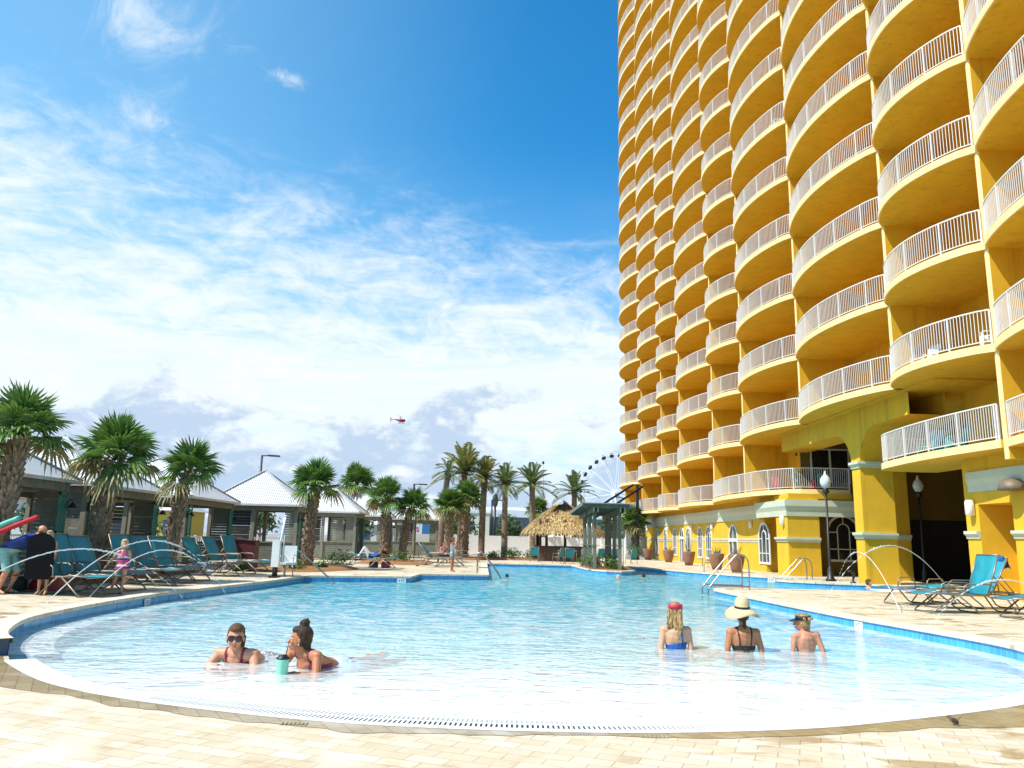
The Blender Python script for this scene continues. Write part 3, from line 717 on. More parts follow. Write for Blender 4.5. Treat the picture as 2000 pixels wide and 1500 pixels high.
# ---------------- tall pier with flared arches
PX0, PX1, PY0, PY1 = 15.25, 16.62, 32.2, 32.95
mb = MB(); mb.box((PX0, PY0, D - 0.1), (PX1, PY1, 5.0)); hp(mb, 'arch_pier', YEL)
mb = MB(); prof = []
def haunch(y0, sg, w=1.55, h=1.45, n=12): return [(y0 + sg * w * (1 - cos(pi / 2 * i / n)), 5.0 + (h + 0.1) * sin(pi / 2 * i / n)) for i in range(n + 1)]
Lh = haunch(PY1, 1); Rh = haunch(PY0, -1)
for side in (Lh, Rh):
    y0 = side[0][0]; far = 41.0 if side is Lh else 28.0
    fl = [(y, z) for y, z in side] + [(far, side[-1][1])]
    for i in range(len(fl) - 1):
        (ya, za), (yb, zb) = fl[i], fl[i + 1]
        mb.add([(PX0, ya, za), (PX0, yb, zb), (PX0, yb, 7.46), (PX0, ya, 7.46)], [(0, 1, 2, 3)])
        mb.add([(PX1, ya, za), (PX1, yb, zb), (PX1, yb, 7.46), (PX1, ya, 7.46)], [(3, 2, 1, 0)])
        mb.add([(PX0, ya, za), (PX0, yb, zb), (PX1, yb, zb), (PX1, ya, za)], [(0, 1, 2, 3)], i < len(fl) - 2)
mb.add([(PX0, PY0, 5.0), (PX0, PY1, 5.0), (PX0, PY1, 7.46), (PX0, PY0, 7.46)], [(0, 1, 2, 3)])
hp(mb, 'flared_arch', YEL)
trim([(PX0, PY1), (PX0, PY0), (PX1, PY0)], 2.02, 2.27, 0.15); trim([(PX0, PY1), (PX0, PY0), (PX1, PY0)], 4.93, 5.2, 0.15, 'capital')
mb = MB(); mb.box((17.9, 35.6, D - 0.1), (19.0, 36.9, 7.4)); hp(mb, 'passage_pier', YEL); trim([(17.9, 36.9), (17.9, 35.6), (19.0, 35.6)], 2.02, 2.27, 0.12)
# ---------------- right ground block
mb = MB(); XR = 15.5
mb.box((XR, 24.8, D - 0.1), (20, 25.5, ZR)); mb.box((XR, 20.5, D - 0.1), (30, 23.15, ZR)); mb.box((16.6, 23.15, D - 0.1), (30, 24.8, ZR)); mb.box((XR, 12.9, D - 0.1), (30, 20.5, ZR)); mb.box((XR, 23.15, 3.1), (16.6, 24.8, ZR))
mb.box((XR + 0.5, 25.5, D - 0.1), (20, 25.95, ZR)); mb.box((20, 25.0, D - 0.1), (30, 25.7, 7.46)); hp(mb, 'ground_storey_wall', YEL)
trim([(XR - 0.002, 25.2), (XR - 0.002, 13.0)], 3.5, 4.14, 0.10, 'cornice_band')
trim([(XR - 0.002, 25.5), (XR - 0.002, 24.8)], 2.02, 2.26, 0.13); trim([(XR - 0.002, 23.15), (XR - 0.002, 21.2)], 2.02, 2.26, 0.13); trim([(16.598, 24.8), (16.598, 23.15)], 2.02, 2.24, 0.08); trim([(XR + 0.498, 25.95), (XR + 0.498, 25.5)], 2.0, 2.24, 0.12)
mb = MB(); mb.lathe([(0.10, 0), (0.14, 0.03), (0.14, 0.44), (0.10, 0.5)], 12, (XR - 0.13, 25.05, 2.75)); hp(mb, 'wall_lamp', mat('white_sconce', (0.8, 0.76, 0.68)))
mb = MB(); mb.lathe([(0.40, 0.0), (0.39, 0.12), (0.33, 0.24), (0.2, 0.33), (0.03, 0.37)], 16, (XR - 0.2, 22.75, 3.42)); hp(mb, 'dome_lamp', mat('bronze_lamp', (0.16, 0.12, 0.08)))
# ================================================================== vegetation
def leaf_mat(name, c1, c2, rough=0.45, scale=3.0):
    m = bpy.data.materials.new(name); m.use_nodes = True; t = NT(m.node_tree); b = t.n['Principled BSDF']
    tc = t.new('ShaderNodeTexCoord'); n = t.noise(tc.outputs['Object'], scale, 4, 0.6)
    rnd = t.new('ShaderNodeNewGeometry').outputs['Random Per Island']
    f = t.math('ADD', t.math('MULTIPLY', t.smooth(n, 0.3, 0.7), 0.5), t.math('MULTIPLY', rnd, 0.5))
    t.put(b.inputs['Base Color'], t.mix(f, rgba(c1), rgba(c2))); b.inputs['Roughness'].default_value = rough
    tl = t.new('ShaderNodeBsdfTranslucent'); t.put(tl.inputs[0], t.mix(f, rgba(tuple(c * 1.1 for c in c1)), rgba(tuple(c * 1.1 for c in c2))))
    mx = t.new('ShaderNodeMixShader', i_0=0.22, i_1=b.outputs[0], i_2=tl.outputs[0])
    t.l.new(mx.outputs[0], t.n['Material Output'].inputs[0]); return m
FAN = leaf_mat('fan_palm_leaf', (0.050, 0.125, 0.022), (0.19, 0.31, 0.06))
FAN_DRY = leaf_mat('dry_palm_leaf', (0.24, 0.22, 0.08), (0.36, 0.30, 0.14), 0.7)
DATE = leaf_mat('date_palm_leaflet', (0.075, 0.13, 0.045), (0.20, 0.27, 0.085))
DATEY = leaf_mat('yellowing_date_leaflet', (0.16, 0.18, 0.04), (0.42, 0.34, 0.07))
SHRUB = leaf_mat('shrub_leaf', (0.030, 0.085, 0.014), (0.10, 0.20, 0.03), 0.4, 6)
TREE = leaf_mat('far_tree_leaf', (0.040, 0.075, 0.022), (0.09, 0.14, 0.04), 0.6)
BOOT = mat('palm_trunk_boots', (0.17, 0.115, 0.07), 0.9, 0.5, 9, bump=0.6, bscale=30, color2=(0.34, 0.26, 0.18))
BARK = mat('date_palm_bark', (0.19, 0.13, 0.09), 0.9, 0.5, 7, bump=0.6, bscale=25, color2=(0.33, 0.25, 0.19))
def rot_to(d, up=V((0, 0, 1))):
    d = d.normalized(); s = d.cross(up)
    if s.length < 1e-3: s = V((1, 0, 0))
    s.normalize(); u = s.cross(d).normalized(); return s, u
def fan_leaf(mb, base, d, pet, blade, rng, droop=0.35, nseg=30):
    """costapalmate leaf: stalk, then pointed folded segments round the end of it"""
    s, u = rot_to(d); d = d.normalized()
    P = [base + d * pet * t + V((0, 0, -droop * 0.25 * pet * t * t)) for t in (0, .35, .7, 1)]
    mb.tube(P, [0.028, 0.02, 0.016, 0.012], 4, True)
    hub = P[-1]; dd = (P[-1] - P[-2]).normalized(); s, u = rot_to(dd)
    tilt = rng.uniform(-0.5, 0.5); s2 = s * cos(tilt) + u * sin(tilt); u2 = u * cos(tilt) - s * sin(tilt)
    for k in range(nseg):
        a = radians(-128 + 256 * k / (nseg - 1)) + rng.uniform(-.03, .03)
        dr = dd * cos(a) + s2 * sin(a)
        L = blade * (0.72 + 0.28 * cos(a * 0.6)) * rng.uniform(.86, 1.08)
        w = 0.036 * blade / 0.85 * 1.25; sd = dr.cross(u2).normalized() * w; bend = droop * rng.uniform(.6, 1.5)
        q0 = hub + dr * 0.05; q1 = hub + dr * L * 0.5 + u2 * (0.06 * L) + V((0, 0, -bend * 0.16 * L)); q2 = hub + dr * L * 0.80 + V((0, 0, -bend * 0.50 * L)); q3 = hub + dr * L * (1 - bend * .10) + V((0, 0, -bend * 1.0 * L))
        f = u2 * w * 0.45
        mb.add([q0, q1 - sd + f, q1 - f, q1 + sd + f, q2 - sd * .6, q2 + sd * .6, q3], [(0, 2, 1), (0, 3, 2), (1, 2, 4), (2, 3, 5), (2, 5, 4), (4, 5, 6)], False)
def fan_palm(loc, H, R, label, group, seed, lean=(0, 0), n=34, tr=0.22, dry=2, boots=True, scale=1.0):
    rng = random.Random(seed); t = thing('fan_palm', label, 'palm tree', loc, 0, group)
    cx = V((lean[0], lean[1], H))
    def ax(z): f = z / H; return V((lean[0] * f * f, lean[1] * f * f, z))
    mb = MB(); k = 10; mb.tube([ax(H * i / k) for i in range(k + 1)], [tr * (1.18 - 0.38 * i / k) * (1.12 if i == 0 else 1) for i in range(k + 1)], 12)
    if boots:
        rows = int((H - 0.1) / 0.155)
        for r_ in range(rows):
            z = 0.12 + r_ * 0.155; m = 8
            for j in range(m):
                a = 2 * pi * (j + 0.5 * (r_ % 2)) / m + rng.uniform(-.12, .12); rr = tr * (1.16 - 0.36 * z / H)
                o = V((cos(a), sin(a), 0)); tg = V((-sin(a), cos(a), 0)); c = ax(z); w = rr * 0.34 * rng.uniform(.75, 1.2); h = rng.uniform(.20, .36); out = rng.uniform(.03, .10) + 0.05 * (z / H)
                lean_ = tg * rng.uniform(-.07, .07)
                b0 = c + o * (rr * 0.93) - tg * w; b1 = c + o * (rr * 0.93) + tg * w; t0 = c + o * (rr + out) + V((0, 0, h)) - tg * w * .55 + lean_; t1 = c + o * (rr + out) + V((0, 0, h * .86)) + tg * w * .55 + lean_
                i0 = c + o * (rr * .85) + V((0, 0, h * .95)); bm = c + o * (rr * 1.06) + V((0, 0, h * .3))
                mb.add([b0, b1, t1, t0, i0, bm], [(0, 5, 3), (0, 1, 5), (5, 1, 2), (5, 2, 3), (3, 2, 4), (0, 3, 4), (1, 4, 2)], False)
    mb.build('trunk', BOOT, t)
    mb = MB()
    for i in range(n):
        f = i / (n - 1); el = radians(86 - 100 * f ** 1.15) + rng.uniform(-.2, .2); az = i * 2.39996 + rng.uniform(-.3, .3)
        d = V((cos(az) * cos(el), sin(az) * cos(el), sin(el))); dp = 0.03 + 0.55 * f ** 2.6
        pet = R * (0.38 + 0.12 * rng.random()); bl = R * (0.60 + .14 * rng.random())
        mb.cur = 1 if i >= n - dry else 0
        fan_leaf(mb, cx + d * 0.08, d, pet, bl, rng, dp, 24 if R * scale > 1.1 else 20)
    mb.build('crown', [FAN, FAN_DRY], t); return t
def date_palm(loc, H, R, label, group, seed, lean=(0, 0), n=30, tr=0.20, yellow=False, open_=0.0):
    rng = random.Random(seed); t = thing('date_palm', label, 'palm tree', loc, 0, group)
    def ax(z): f = z / H; return V((lean[0] * f * f, lean[1] * f * f, z))
    mb = MB(); k = 12; mb.tube([ax(H * i / k) for i in range(k + 1)], [tr * (1.25 if i == 0 else 1.0 - 0.1 * i / k) for i in range(k + 1)], 12)
    rows = int(H / 0.13)
    for r_ in range(rows):
        z = 0.1 + r_ * 0.13; m = 9
        for j in range(m):
            a = 2 * pi * (j + 0.5 * (r_ % 2)) / m; o = V((cos(a), sin(a), 0)); tg = V((-sin(a), cos(a), 0)); c = ax(z); rr = tr * (1.0 - .1 * z / H); w = rr * .36; big = 1.0 + 1.6 * max(0, z / H - .90) * 8
            mb.add([c + o * rr * .95 - tg * w, c + o * rr * .95 + tg * w, c + o * (rr + .035 * big) + V((0, 0, .10 * big)), c + o * rr * .9 + V((0, 0, .13))], [(0, 1, 2), (1, 3, 2), (0, 2, 3)], False)
    mb.build('trunk', BARK, t); mb = MB(); cx = ax(H)
    for i in range(n):
        f = i / (n - 1); el = radians(80 - (100 - 25 * open_) * f) + rng.uniform(-.15, .15); az = i * 2.39996 + rng.uniform(-.3, .3)
        d = V((cos(az) * cos(el), sin(az) * cos(el), sin(el))); L = R * rng.uniform(.85, 1.12); m = 15; pts = []
        mb.cur = 1 if (yellow and rng.random() < .65) else 0
        drop = 0.20 + 0.20 * cos(el)
        for q in range(m + 1):
            s = q / m; pts.append(cx + d * (L * s) + V((0, 0, -drop * L * s * s)) + V((0, 0, .05)))
        mb.tube(pts, [0.03 * (1 - .8 * q / m) for q in range(m + 1)], 3, False)
        for q in range(2, 2 * m):
            s = q / (2 * m); i0 = min(m - 1, int(s * m)); p = pts[i0].lerp(pts[i0 + 1], s * m - i0); tg = (pts[i0 + 1] - pts[i0]).normalized(); sd, u = rot_to(tg)
            ll = R * 0.24 * (sin(pi * min(1, s * .92 + .08)) ** .6) * rng.uniform(.8, 1.1)
            for sg in (-1, 1):
                dr = (tg * 0.72 + sd * sg * 0.72 + u * 0.28).normalized(); w = u.cross(dr).normalized() * 0.030 * R / 2.0
                e = p + dr * ll + V((0, 0, -ll * .18)); mid = p + dr * ll * .5
                mb.add([p, mid - w, e, mid + w], [(0, 1, 2, 3)], False)
    mb.build('crown', [DATE, DATEY], t); return t
def leaf_blob(mb, c, r, n, size, rng, flat_bottom=True):
    for _ in range(n):
        d = V((rng.gauss(0, 1), rng.gauss(0, 1), rng.gauss(0, 1)))
        if d.length < 1e-3: continue
        d.normalize(); k = rng.random() ** 0.4; p = V(c) + V((d.x * r[0], d.y * r[1], d.z * r[2])) * k
        if flat_bottom and p.z < 0.03: p.z = 0.03 + rng.random() * 0.1
        nrm = (d + V((rng.uniform(-.9, .9), rng.uniform(-.9, .9), rng.uniform(-.2, 1.1)))).normalized(); a, b = rot_to(nrm); s = size * rng.uniform(.6, 1.3)
        an = rng.uniform(0, 6.28); a2 = a * cos(an) + b * sin(an); b2 = b * cos(an) - a * sin(an)
        mb.add([p - a2 * s, p + b2 * s * .42, p + a2 * s + nrm * s * -.15, p - b2 * s * .42], [(0, 1, 2, 3)], False)
def shrub(loc, w, h, label, group, seed, n=260, size=0.06):
    rng = random.Random(seed); t = thing('shrub', label, 'shrub', loc, 0, group); mb = MB()
    for _ in range(7):
        a = rng.uniform(0, 6.28); r = rng.uniform(0, w * .3); leaf_blob(mb, (r * cos(a), r * sin(a), h * rng.uniform(.3, .6)), (w * .32, w * .32, h * .42), n // 7, size, rng)
    mb.build('foliage', SHRUB, t); mb = MB()
    for k in range(5):
        a = k * 1.3; mb.tube([(0.03 * cos(a), .03 * sin(a), 0), (w * .15 * cos(a), w * .15 * sin(a), h * .4), (w * .28 * cos(a), w * .28 * sin(a), h * .75)], [.015, .01, .005], 4)
    mb.build('stem', BARK, t); return t
def far_tree(loc, w, h, label, group, seed, n=900, trunk=True):
    rng = random.Random(seed); t = thing('broadleaf_tree', label, 'tree', loc, 0, group); mb = MB()
    for _ in range(11):
        a = rng.uniform(0, 6.28); r = rng.uniform(.1, w * .34); zz = h * rng.uniform(.42, .82); leaf_blob(mb, (r * cos(a), r * sin(a), zz), (w * .24, w * .24, h * .17), n // 11, h * .045, rng)
    mb.build('crown', TREE, t); mb = MB(); mb.tube([(0, 0, 0), (0.05, 0, h * .3), (0, .05, h * .55)], [h * .03, h * .022, h * .012], 6)
    for k in range(4):
        a = k * 1.57 + .4; mb.tube([(0.05, 0, h * .32), (w * .15 * cos(a), w * .15 * sin(a), h * .5), (w * .26 * cos(a), w * .26 * sin(a), h * .66)], [h * .015, h * .01, h * .005], 5)
    mb.build('trunk', BARK, t); return t
SP = 'sabal palms along the cabanas'
fan_palm((-11.55, 18.6, D), 3.6, 1.12, 'large dark green fan palm in front of the nearest cabana, cut by the frame', SP, 11, (0.18, 0.1), 26, 0.19)
fan_palm((-11.35, 22.8, D), 3.4, 1.30, 'shaggy fan palm with drooping dead fronds behind the girl in the swimsuit', SP, 12, (0.30, 0), 24, 0.23, dry=4)
fan_palm((-10.9, 26.9, D), 3.4, 1.12, 'fan palm rising between turquoise loungers and a teal shutter', SP, 13, (0.40, 0), 21, 0.18, dry=2)
fan_palm((-8.0, 34.2, D), 3.45, 1.22, 'straight fan palm with woven bark behind the white pool lift', SP, 14, (0.18, 0), 23, 0.20)
fan_palm((-6.3, 46.0, D), 3.6, 1.30, 'twin fan palm with the thicker trunk beside the reclining person', SP, 15, (-.1, 0), 26, 0.22)
fan_palm((-5.35, 46.6, D), 3.05, 1.25, 'twin fan palm with the slimmer trunk, long fronds to its right', SP, 16, (0.45, 0), 22, 0.17)
fan_palm((-10.0, 56.5, D), 5.0, 1.5, 'fan palm crown showing over the cabana roofs', SP, 17, (0, 0), 30, 0.22)
fan_palm((-3.1, 54.5, D), 3.5, 1.35, 'low bushy fan palm with a pale dead frond among the date palms', SP, 18, (0, 0), 34, 0.24, dry=4)
fan_palm((-2.1, 56.5, D), 4.2, 1.3, 'second low fan palm crowding the date palm trunks', SP, 19, (.1, 0), 30, 0.22, dry=2)
fan_palm((13.2, 74, -.05), 3.4, 1.7, 'spiky fan palm seen past the pergola beside the hotel corner', None, 20, (0, 0), 26, 0.26, dry=5)
fan_palm((4.0, 72, -.05), 4.2, 1.3, 'small fan palm top peeking over the left slope of the thatched roof', None, 22, (0, 0), 22, 0.2, dry=1)
DP = 'date palms by the white fence'
date_palm((-3.9, 58, D), 6.2, 1.5, 'leaning date palm with a bare pointed top, leftmost of its row', DP, 31, (.35, 0), 14, 0.22, open_=-.6)
date_palm((-2.6, 60, D), 6.3, 3.0, 'tallest date palm, with a wide yellowing crown', DP, 32, (.2, 0), 34, 0.22, True, 0.6)
date_palm((-0.95, 60, D), 6.0, 2.2, 'stout date palm with a yellow-green crown behind the far handrail', DP, 33, (.1, 0), 30, 0.24, True, 0)
date_palm((0.75, 59, D), 5.5, 2.1, 'slender date palm with patterned bark left of the thatched hut', DP, 34, (0, 0), 28, 0.21, False, 0.2)
date_palm((3.2, 66, D), 5.9, 2.6, 'date palm with arching grey-green fronds just left of the hut roof peak', DP, 35, (-.1, 0), 30, 0.25, False, 0.5)
date_palm((7.3, 72, -.05), 6.0, 2.5, 'date palm rising behind the thatched hut and pergola', DP, 36, (0, 0), 26, 0.25, False, 0.4)
GS = 'shrubs in the planting beds'
SHR = [(-7.9, 31.8, 1.5, .65, 'bright green shrub beside the pool lift chair'), (-7.1, 33.2, .8, .4, 'small low shrub at the foot of the straight fan palm'), (-7.0, 35.6, 1.9, .95, 'dark leafy shrub left of the reclining person'), (-5.0, 43.5, 2.2, .85, 'broad green shrub under the twin fan palms'), (-9.9, 31.0, 1.0, .5, 'small shrub between loungers and maroon bin'),
       (1.3, 57.0, 2.0, .9, 'low shrub at the foot of the slender date palm'), (3.0, 57.5, 2.4, 1.0, 'leafy shrub against the white fence'), (0.0, 56.8, 1.6, .7, 'low shrub by the stout date palm'), (4.2, 59, 1.4, .8, 'round shrub beside the thatched bar'),
       (5.35, 41.9, 1.2, .95, 'lush shrub at the front foot of the pergola'), (6.2, 41.2, 1.3, .9, 'lush shrub under the right pergola post'), (5.4, 43.6, 1.2, .9, 'shrub under the middle of the pergola'), (6.4, 43.2, 1.2, 1.0, 'shrub behind the pergola front posts'), (5.2, 45.4, 1.1, .7, 'low shrub at the left end of the pergola'), (12.6, 71, 2.4, 1.6, 'bright shrub mass beyond the hotel corner')]
for i, (x, y, w, h, lb) in enumerate(SHR): shrub((x, y, D), w, h, lb, GS, 100 + i, 420 if h > .8 else 300, 0.07 if y < 50 else 0.09)
FT = 'trees beyond the fence'
for i, (px_, Y, w, h, lb) in enumerate([(905, 105, 6, 6.4, 'round green tree behind the tallest date palm'), (1000, 120, 5.5, 6.2, 'tree in front of the grey warehouse, right of the slender date palm'), (985, 118, 4.5, 5, 'small tree in front of the grey warehouse'), (1060, 100, 5, 4.8, 'tree left of the thatched bar'), (880, 98, 5, 5.2, 'tree behind the cabana at the row end'), (1192, 110, 6, 6, 'tree glimpsed between pergola posts'), (1258, 95, 5, 5, 'tree beside the hotel corner'), (518, 62, 4.5, 4.6, 'tree seen through the cabana window opening'), (112, 33, 2.6, 3.6, 'dark shrubby tree seen through the near cabana opening'), (700, 90, 5, 5, 'tree behind the white railing'), (305, 55, 4, 3.2, 'low tree behind the cabana railing')]):
    far_tree(((px_ - 965) * Y / 1513, Y, -.05), w, h, lb, FT, 200 + i, 800)
# planting beds with pine straw
STRAW = mat('pine_straw', (0.20, 0.085, 0.03), 0.95, 0.4, 14, bump=0.8, bscale=60, color2=(0.36, 0.18, 0.07))
def bed(pts, h=0.12):
    mb = MB(); cx = sum(p[0] for p in pts) / len(pts); cy = sum(p[1] for p in pts) / len(pts); P = catmull(pts + [pts[0]], 5)[:-1]; rings = []
    for f, z in ((1, 0.004), (.93, h * .5), (.75, h), (.4, h * 1.2)): rings.append([(cx + (x - cx) * f, cy + (y - cy) * f, D + z + .03 * mnoise.noise(V((x * f * 2, y * f * 2, f)))) for x, y in P])
    n = len(P); vs = [q for r_ in rings for q in r_] + [(cx, cy, D + h * 1.2)]; fs = []
    for i in range(3):
        for k in range(n): fs.append((i * n + k, i * n + (k + 1) % n, (i + 1) * n + (k + 1) % n, (i + 1) * n + k))
    for k in range(n): fs.append((3 * n + k, 3 * n + (k + 1) % n, 4 * n))
    mb.add(vs, fs, True); mb.build('pine_straw_mulch', STRAW)['kind'] = 'stuff'
bed([(-9.6, 31), (-7.3, 31.2), (-6.3, 33), (-5.9, 35.2), (-6.6, 36.6), (-8.7, 36.8), (-9.8, 34)]); bed([(-7.4, 42.2), (-4.2, 41.6), (-3.4, 44), (-4, 48), (-7.4, 48)])
bed([(-4.6, 52), (-1.4, 53), (0.2, 56), (4.6, 56.6), (5, 61), (-4, 61.5)]); bed([(5.0, 41.3), (5.8, 40.5), (6.9, 40.8), (7.2, 42.5), (7.2, 46.5), (5.0, 46.8)], .08); bed([(-11.9, 17.4), (-11.0, 17.4), (-10.8, 30), (-11.9, 30)], .06)
# ================================================================== cabanas
WOODG = mat('grey_green_timber', (0.235, 0.22, 0.165), 0.85, 0.15, 5, bump=0.2, bscale=30, stretch=(1, 1, .3))
SIDE = mat('grey_siding', (0.195, 0.195, 0.15), 0.8, 0.15, 4, bump=0.15)
TEAL = mat('teal_shutter_paint', (0.025, 0.23, 0.20), 0.6, 0.15, 6)
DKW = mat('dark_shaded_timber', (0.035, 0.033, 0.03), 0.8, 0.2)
def roof_mat():
    m = bpy.data.materials.new('corrugated_white_metal'); m.use_nodes = True; t = NT(m.node_tree); b = t.n['Principled BSDF']
    uv = t.new('ShaderNodeUVMap').outputs[0]; sp = t.new('ShaderNodeSeparateXYZ', i_0=uv)
    w = t.math('SINE', t.math('MULTIPLY', sp.outputs[0], 2 * pi / 0.10)); tc = t.new('ShaderNodeTexCoord'); n = t.noise(tc.outputs['Object'], 3, 4)
    t.put(b.inputs['Base Color'], t.mix(n, (0.66, 0.67, 0.68, 1), (0.76, 0.77, 0.77, 1))); b.inputs['Roughness'].default_value = 0.4; b.inputs['Metallic'].default_value = 0.0
    bn = t.new('ShaderNodeBump'); bn.inputs['Strength'].default_value = 0.9; bn.inputs['Distance'].default_value = 0.02; t.put(bn.inputs['Height'], w); t.l.new(bn.outputs[0], b.inputs['Normal']); return m
ROOFM = roof_mat()
def siding(mb, x0, x1, y0, y1, z0, z1, gap=0.11, th=0.03):
    """horizontal boards between two points"""
    n = max(1, int((z1 - z0) / gap))
    for k in range(n): mb.bar((x0, y0, z0 + (k + .5) * (z1 - z0) / n), (x1, y1, z0 + (k + .5) * (z1 - z0) / n), th, (z1 - z0) / n * 0.86)
def cabana(loc, sx, sy, label, near_panel=True, eave=2.83, apex=4.55):
    """front faces +X; origin at the near right corner of the eave, on the deck; the hut lies towards -X, +Y"""
    t = thing('cabana', label, 'cabana', loc, 0, 'white-roofed cabanas in a row')
    mb = MB(); cx, cy = -sx / 2, sy / 2; K = [(0, 0), (0, sy), (-sx, sy), (-sx, 0)]; uv = []
    for i in range(4):
        a = V((*K[i], eave)); b = V((*K[(i + 1) % 4], eave)); c = V((cx, cy, apex)); L = (b - a).length
        mb.add([a, b, c], [(0, 1, 2)], False); uv += [(0, 0), (L, 0), (L / 2, 2.5)]
    nb = len(uv)
    o = mb.build('roof', ROOFM, t); ul = o.data.uv_layers.new(name='UVMap')
    for i in range(nb): ul.data[i].uv = uv[i]
    mb = MB()
    for i in range(4):
        a = V((*K[i], eave)); b = V((*K[(i + 1) % 4], eave)); mb.bar(a - V((0, 0, .05)), b - V((0, 0, .05)), .05, .09); c = V((cx, cy, apex)); mb.bar(a + V((0, 0, .02)), c + V((0, 0, .02)), .16, .03)
    mb.build('fascia', mat('aged_white_metal', (0.55, 0.56, 0.55), 0.5, 0.1), o)
    ov = 0.30; x1, x0, y0, y1 = -ov, -sx + ov, ov, sy - ov; P = 0.16
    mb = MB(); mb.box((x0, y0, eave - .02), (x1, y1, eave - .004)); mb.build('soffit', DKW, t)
    for (x, y) in ((x1, y0), (x1, y1), (x0, y0), (x0, y1), ((x0 + x1) / 2, y0), ((x0 + x1) / 2 - .2, y1)):
        mb = MB(); mb.box((x - P / 2, y - P / 2, 0), (x + P / 2, y + P / 2, eave - .02)); mb.build('post', WOODG, t)
    mb = MB()
    for (a, b) in (((x0, y0), (x1, y0)), ((x1, y0), (x1, y1)), ((x1, y1), (x0, y1)), ((x0, y1), (x0, y0))): mb.bar((*a, eave - .17), (*b, eave - .17), .12, .28)
    mb.build('beam', WOODG, t)
    mb = MB(); xm = (x0 + x1) / 2; half = 1.02
    siding(mb, x0, x1, y0, y0, 0.06, half); siding(mb, x0, x0, y0, y1, 0.06, half); siding(mb, x0, x1, y1, y1, .06, half); siding(mb, x1 - .55, x1, y0, y0, half, eave - .32); siding(mb, x0, x0, y0, y0 + .9, half, eave - .32)
    if near_panel: siding(mb, x0, x0 + .9, y0, y0, half, eave - .32)
    siding(mb, x1, x1, y0, y0 + sy * .14, 0.06, half); siding(mb, x1, x1, y1 - sy * .14, y1, 0.06, half); siding(mb, x0, x0 + 1.1, y1, y1, half, eave - .32); siding(mb, x1 - .8, x1, y1, y1, half, eave - .32)
    mb.bar((x0, y0, half + .03), (x1, y0, half + .03), .14, .06); mb.build('siding', SIDE, t)
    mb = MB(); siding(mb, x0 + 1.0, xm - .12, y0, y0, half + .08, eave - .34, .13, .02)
    mb.build('louver_screen', DKW, t)
    for yy in (y0 + .26, y1 - .26):
        mb = MB(); s0, s1 = yy - .2, yy + .2
        for q in (s0, s1 - .05): mb.box((x1 + .09, q, .25), (x1 + .125, q + .05, eave - .36))
        for zz in (.25, 1.3, eave - .44): mb.box((x1 + .09, s0, zz), (x1 + .125, s1, zz + .08))
        k = .36
        while k < eave - .5: mb.box((x1 + .095, s0 + .04, k), (x1 + .118, s1 - .04, k + .05)); k += .062
        mb.build('shutter', TEAL, t)
    for yy in (y0, y1):
        mb = MB(); mb.tube([(x1 + .09, yy, 2.15), (x1 + .16, yy, 2.28), (x1 + .26, yy, 2.24)], .014, 6); mb.lathe([(.03, .16), (.12, .03), (.15, 0)], 10, (x1 + .26, yy, 2.04)); mb.box((x1 + .075, yy - .05, 1.98), (x1 + .1, yy + .05, 2.24)); mb.build('lantern', BLK, t)
    return t
cabana((-12.15, 17.2, D), 5.2, 6.0, 'nearest cabana, cut by the frame, behind the large fan palm')
cabana((-12.15, 23.8, D), 5.2, 5.6, 'second cabana from the left, between the large palm and the shaggy palm')
cabana((-11.9, 30.9, D), 5.2, 6.0, 'third cabana from the left, teal shutter beside the third palm')
cabana((-9.2, 37.6, D), 4.7, 3.3, 'cabana with bright corrugated roof behind the white pool lift')
cabana((-8.0, 46.8, D), 4.4, 3.4, 'cabana behind the straight fan palm, siding side to the pool')
cabana((-7.2, 54.0, D), 4.4, 3.4, 'cabana roof between the straight palm and twin palms')
cabana((-4.2, 61.5, D), 4.2, 3.6, 'last cabana of the row, sign visible through it', near_panel=False)
WVIN = mat('white_vinyl', (0.74, 0.74, 0.74), 0.5, 0.04)
def picket_run(x0, y0, x1, y1, label, h=1.05, z0=D):
    t = thing('picket_railing', label, 'railing', ((x0 + x1) / 2, (y0 + y1) / 2, z0), 0, 'white railings behind the cabanas'); a = V(((x0 - x1) / 2, (y0 - y1) / 2, 0)); b = -a; L = (b - a).length
    mb = MB(); mb.bar(a + V((0, 0, h)), b + V((0, 0, h)), .06, .05); mb.bar(a + V((0, 0, .12)), b + V((0, 0, .12)), .05, .05); mb.build('rail', WVIN, t); mb = MB(); n = int(L / .15)
    for k in range(n + 1): p = a.lerp(b, k / n); w = .09 if k % 16 == 0 else .035; mb.box((p.x - w / 2, p.y - w / 2, 0), (p.x + w / 2, p.y + w / 2, h + (.08 if w > .05 else 0)))
    mb.build('pickets', WVIN, t)
picket_run(-19.5, 22, -19.5, 52, 'white picket railing behind the first three cabanas', 1.15); picket_run(-19.5, 52, -11.0, 66, 'white picket railing behind the farther cabanas', 1.15)
t = thing('panel_fence', 'white vinyl panel fence behind the date palms', 'fence', (0, 66, -.05)); mb = MB()
for k in range(9): x0 = -7 + k * 2.0; mb.box((x0 + .06, -.02, .08), (x0 + 1.94, .02, 1.95))
mb.build('panels', WVIN, t)
for k in range(10):
    mb = MB(); x0 = -7 + k * 2.0; mb.box((x0 - .065, -.065, 0), (x0 + .065, .065, 2.02)); mb.add([(x0 - .08, -.08, 2.02), (x0 + .08, -.08, 2.02), (x0 + .08, .08, 2.02), (x0 - .08, .08, 2.02), (x0, 0, 2.12)], [(0, 1, 4), (1, 2, 4), (2, 3, 4), (3, 0, 4)]); mb.build('post', WVIN, t)
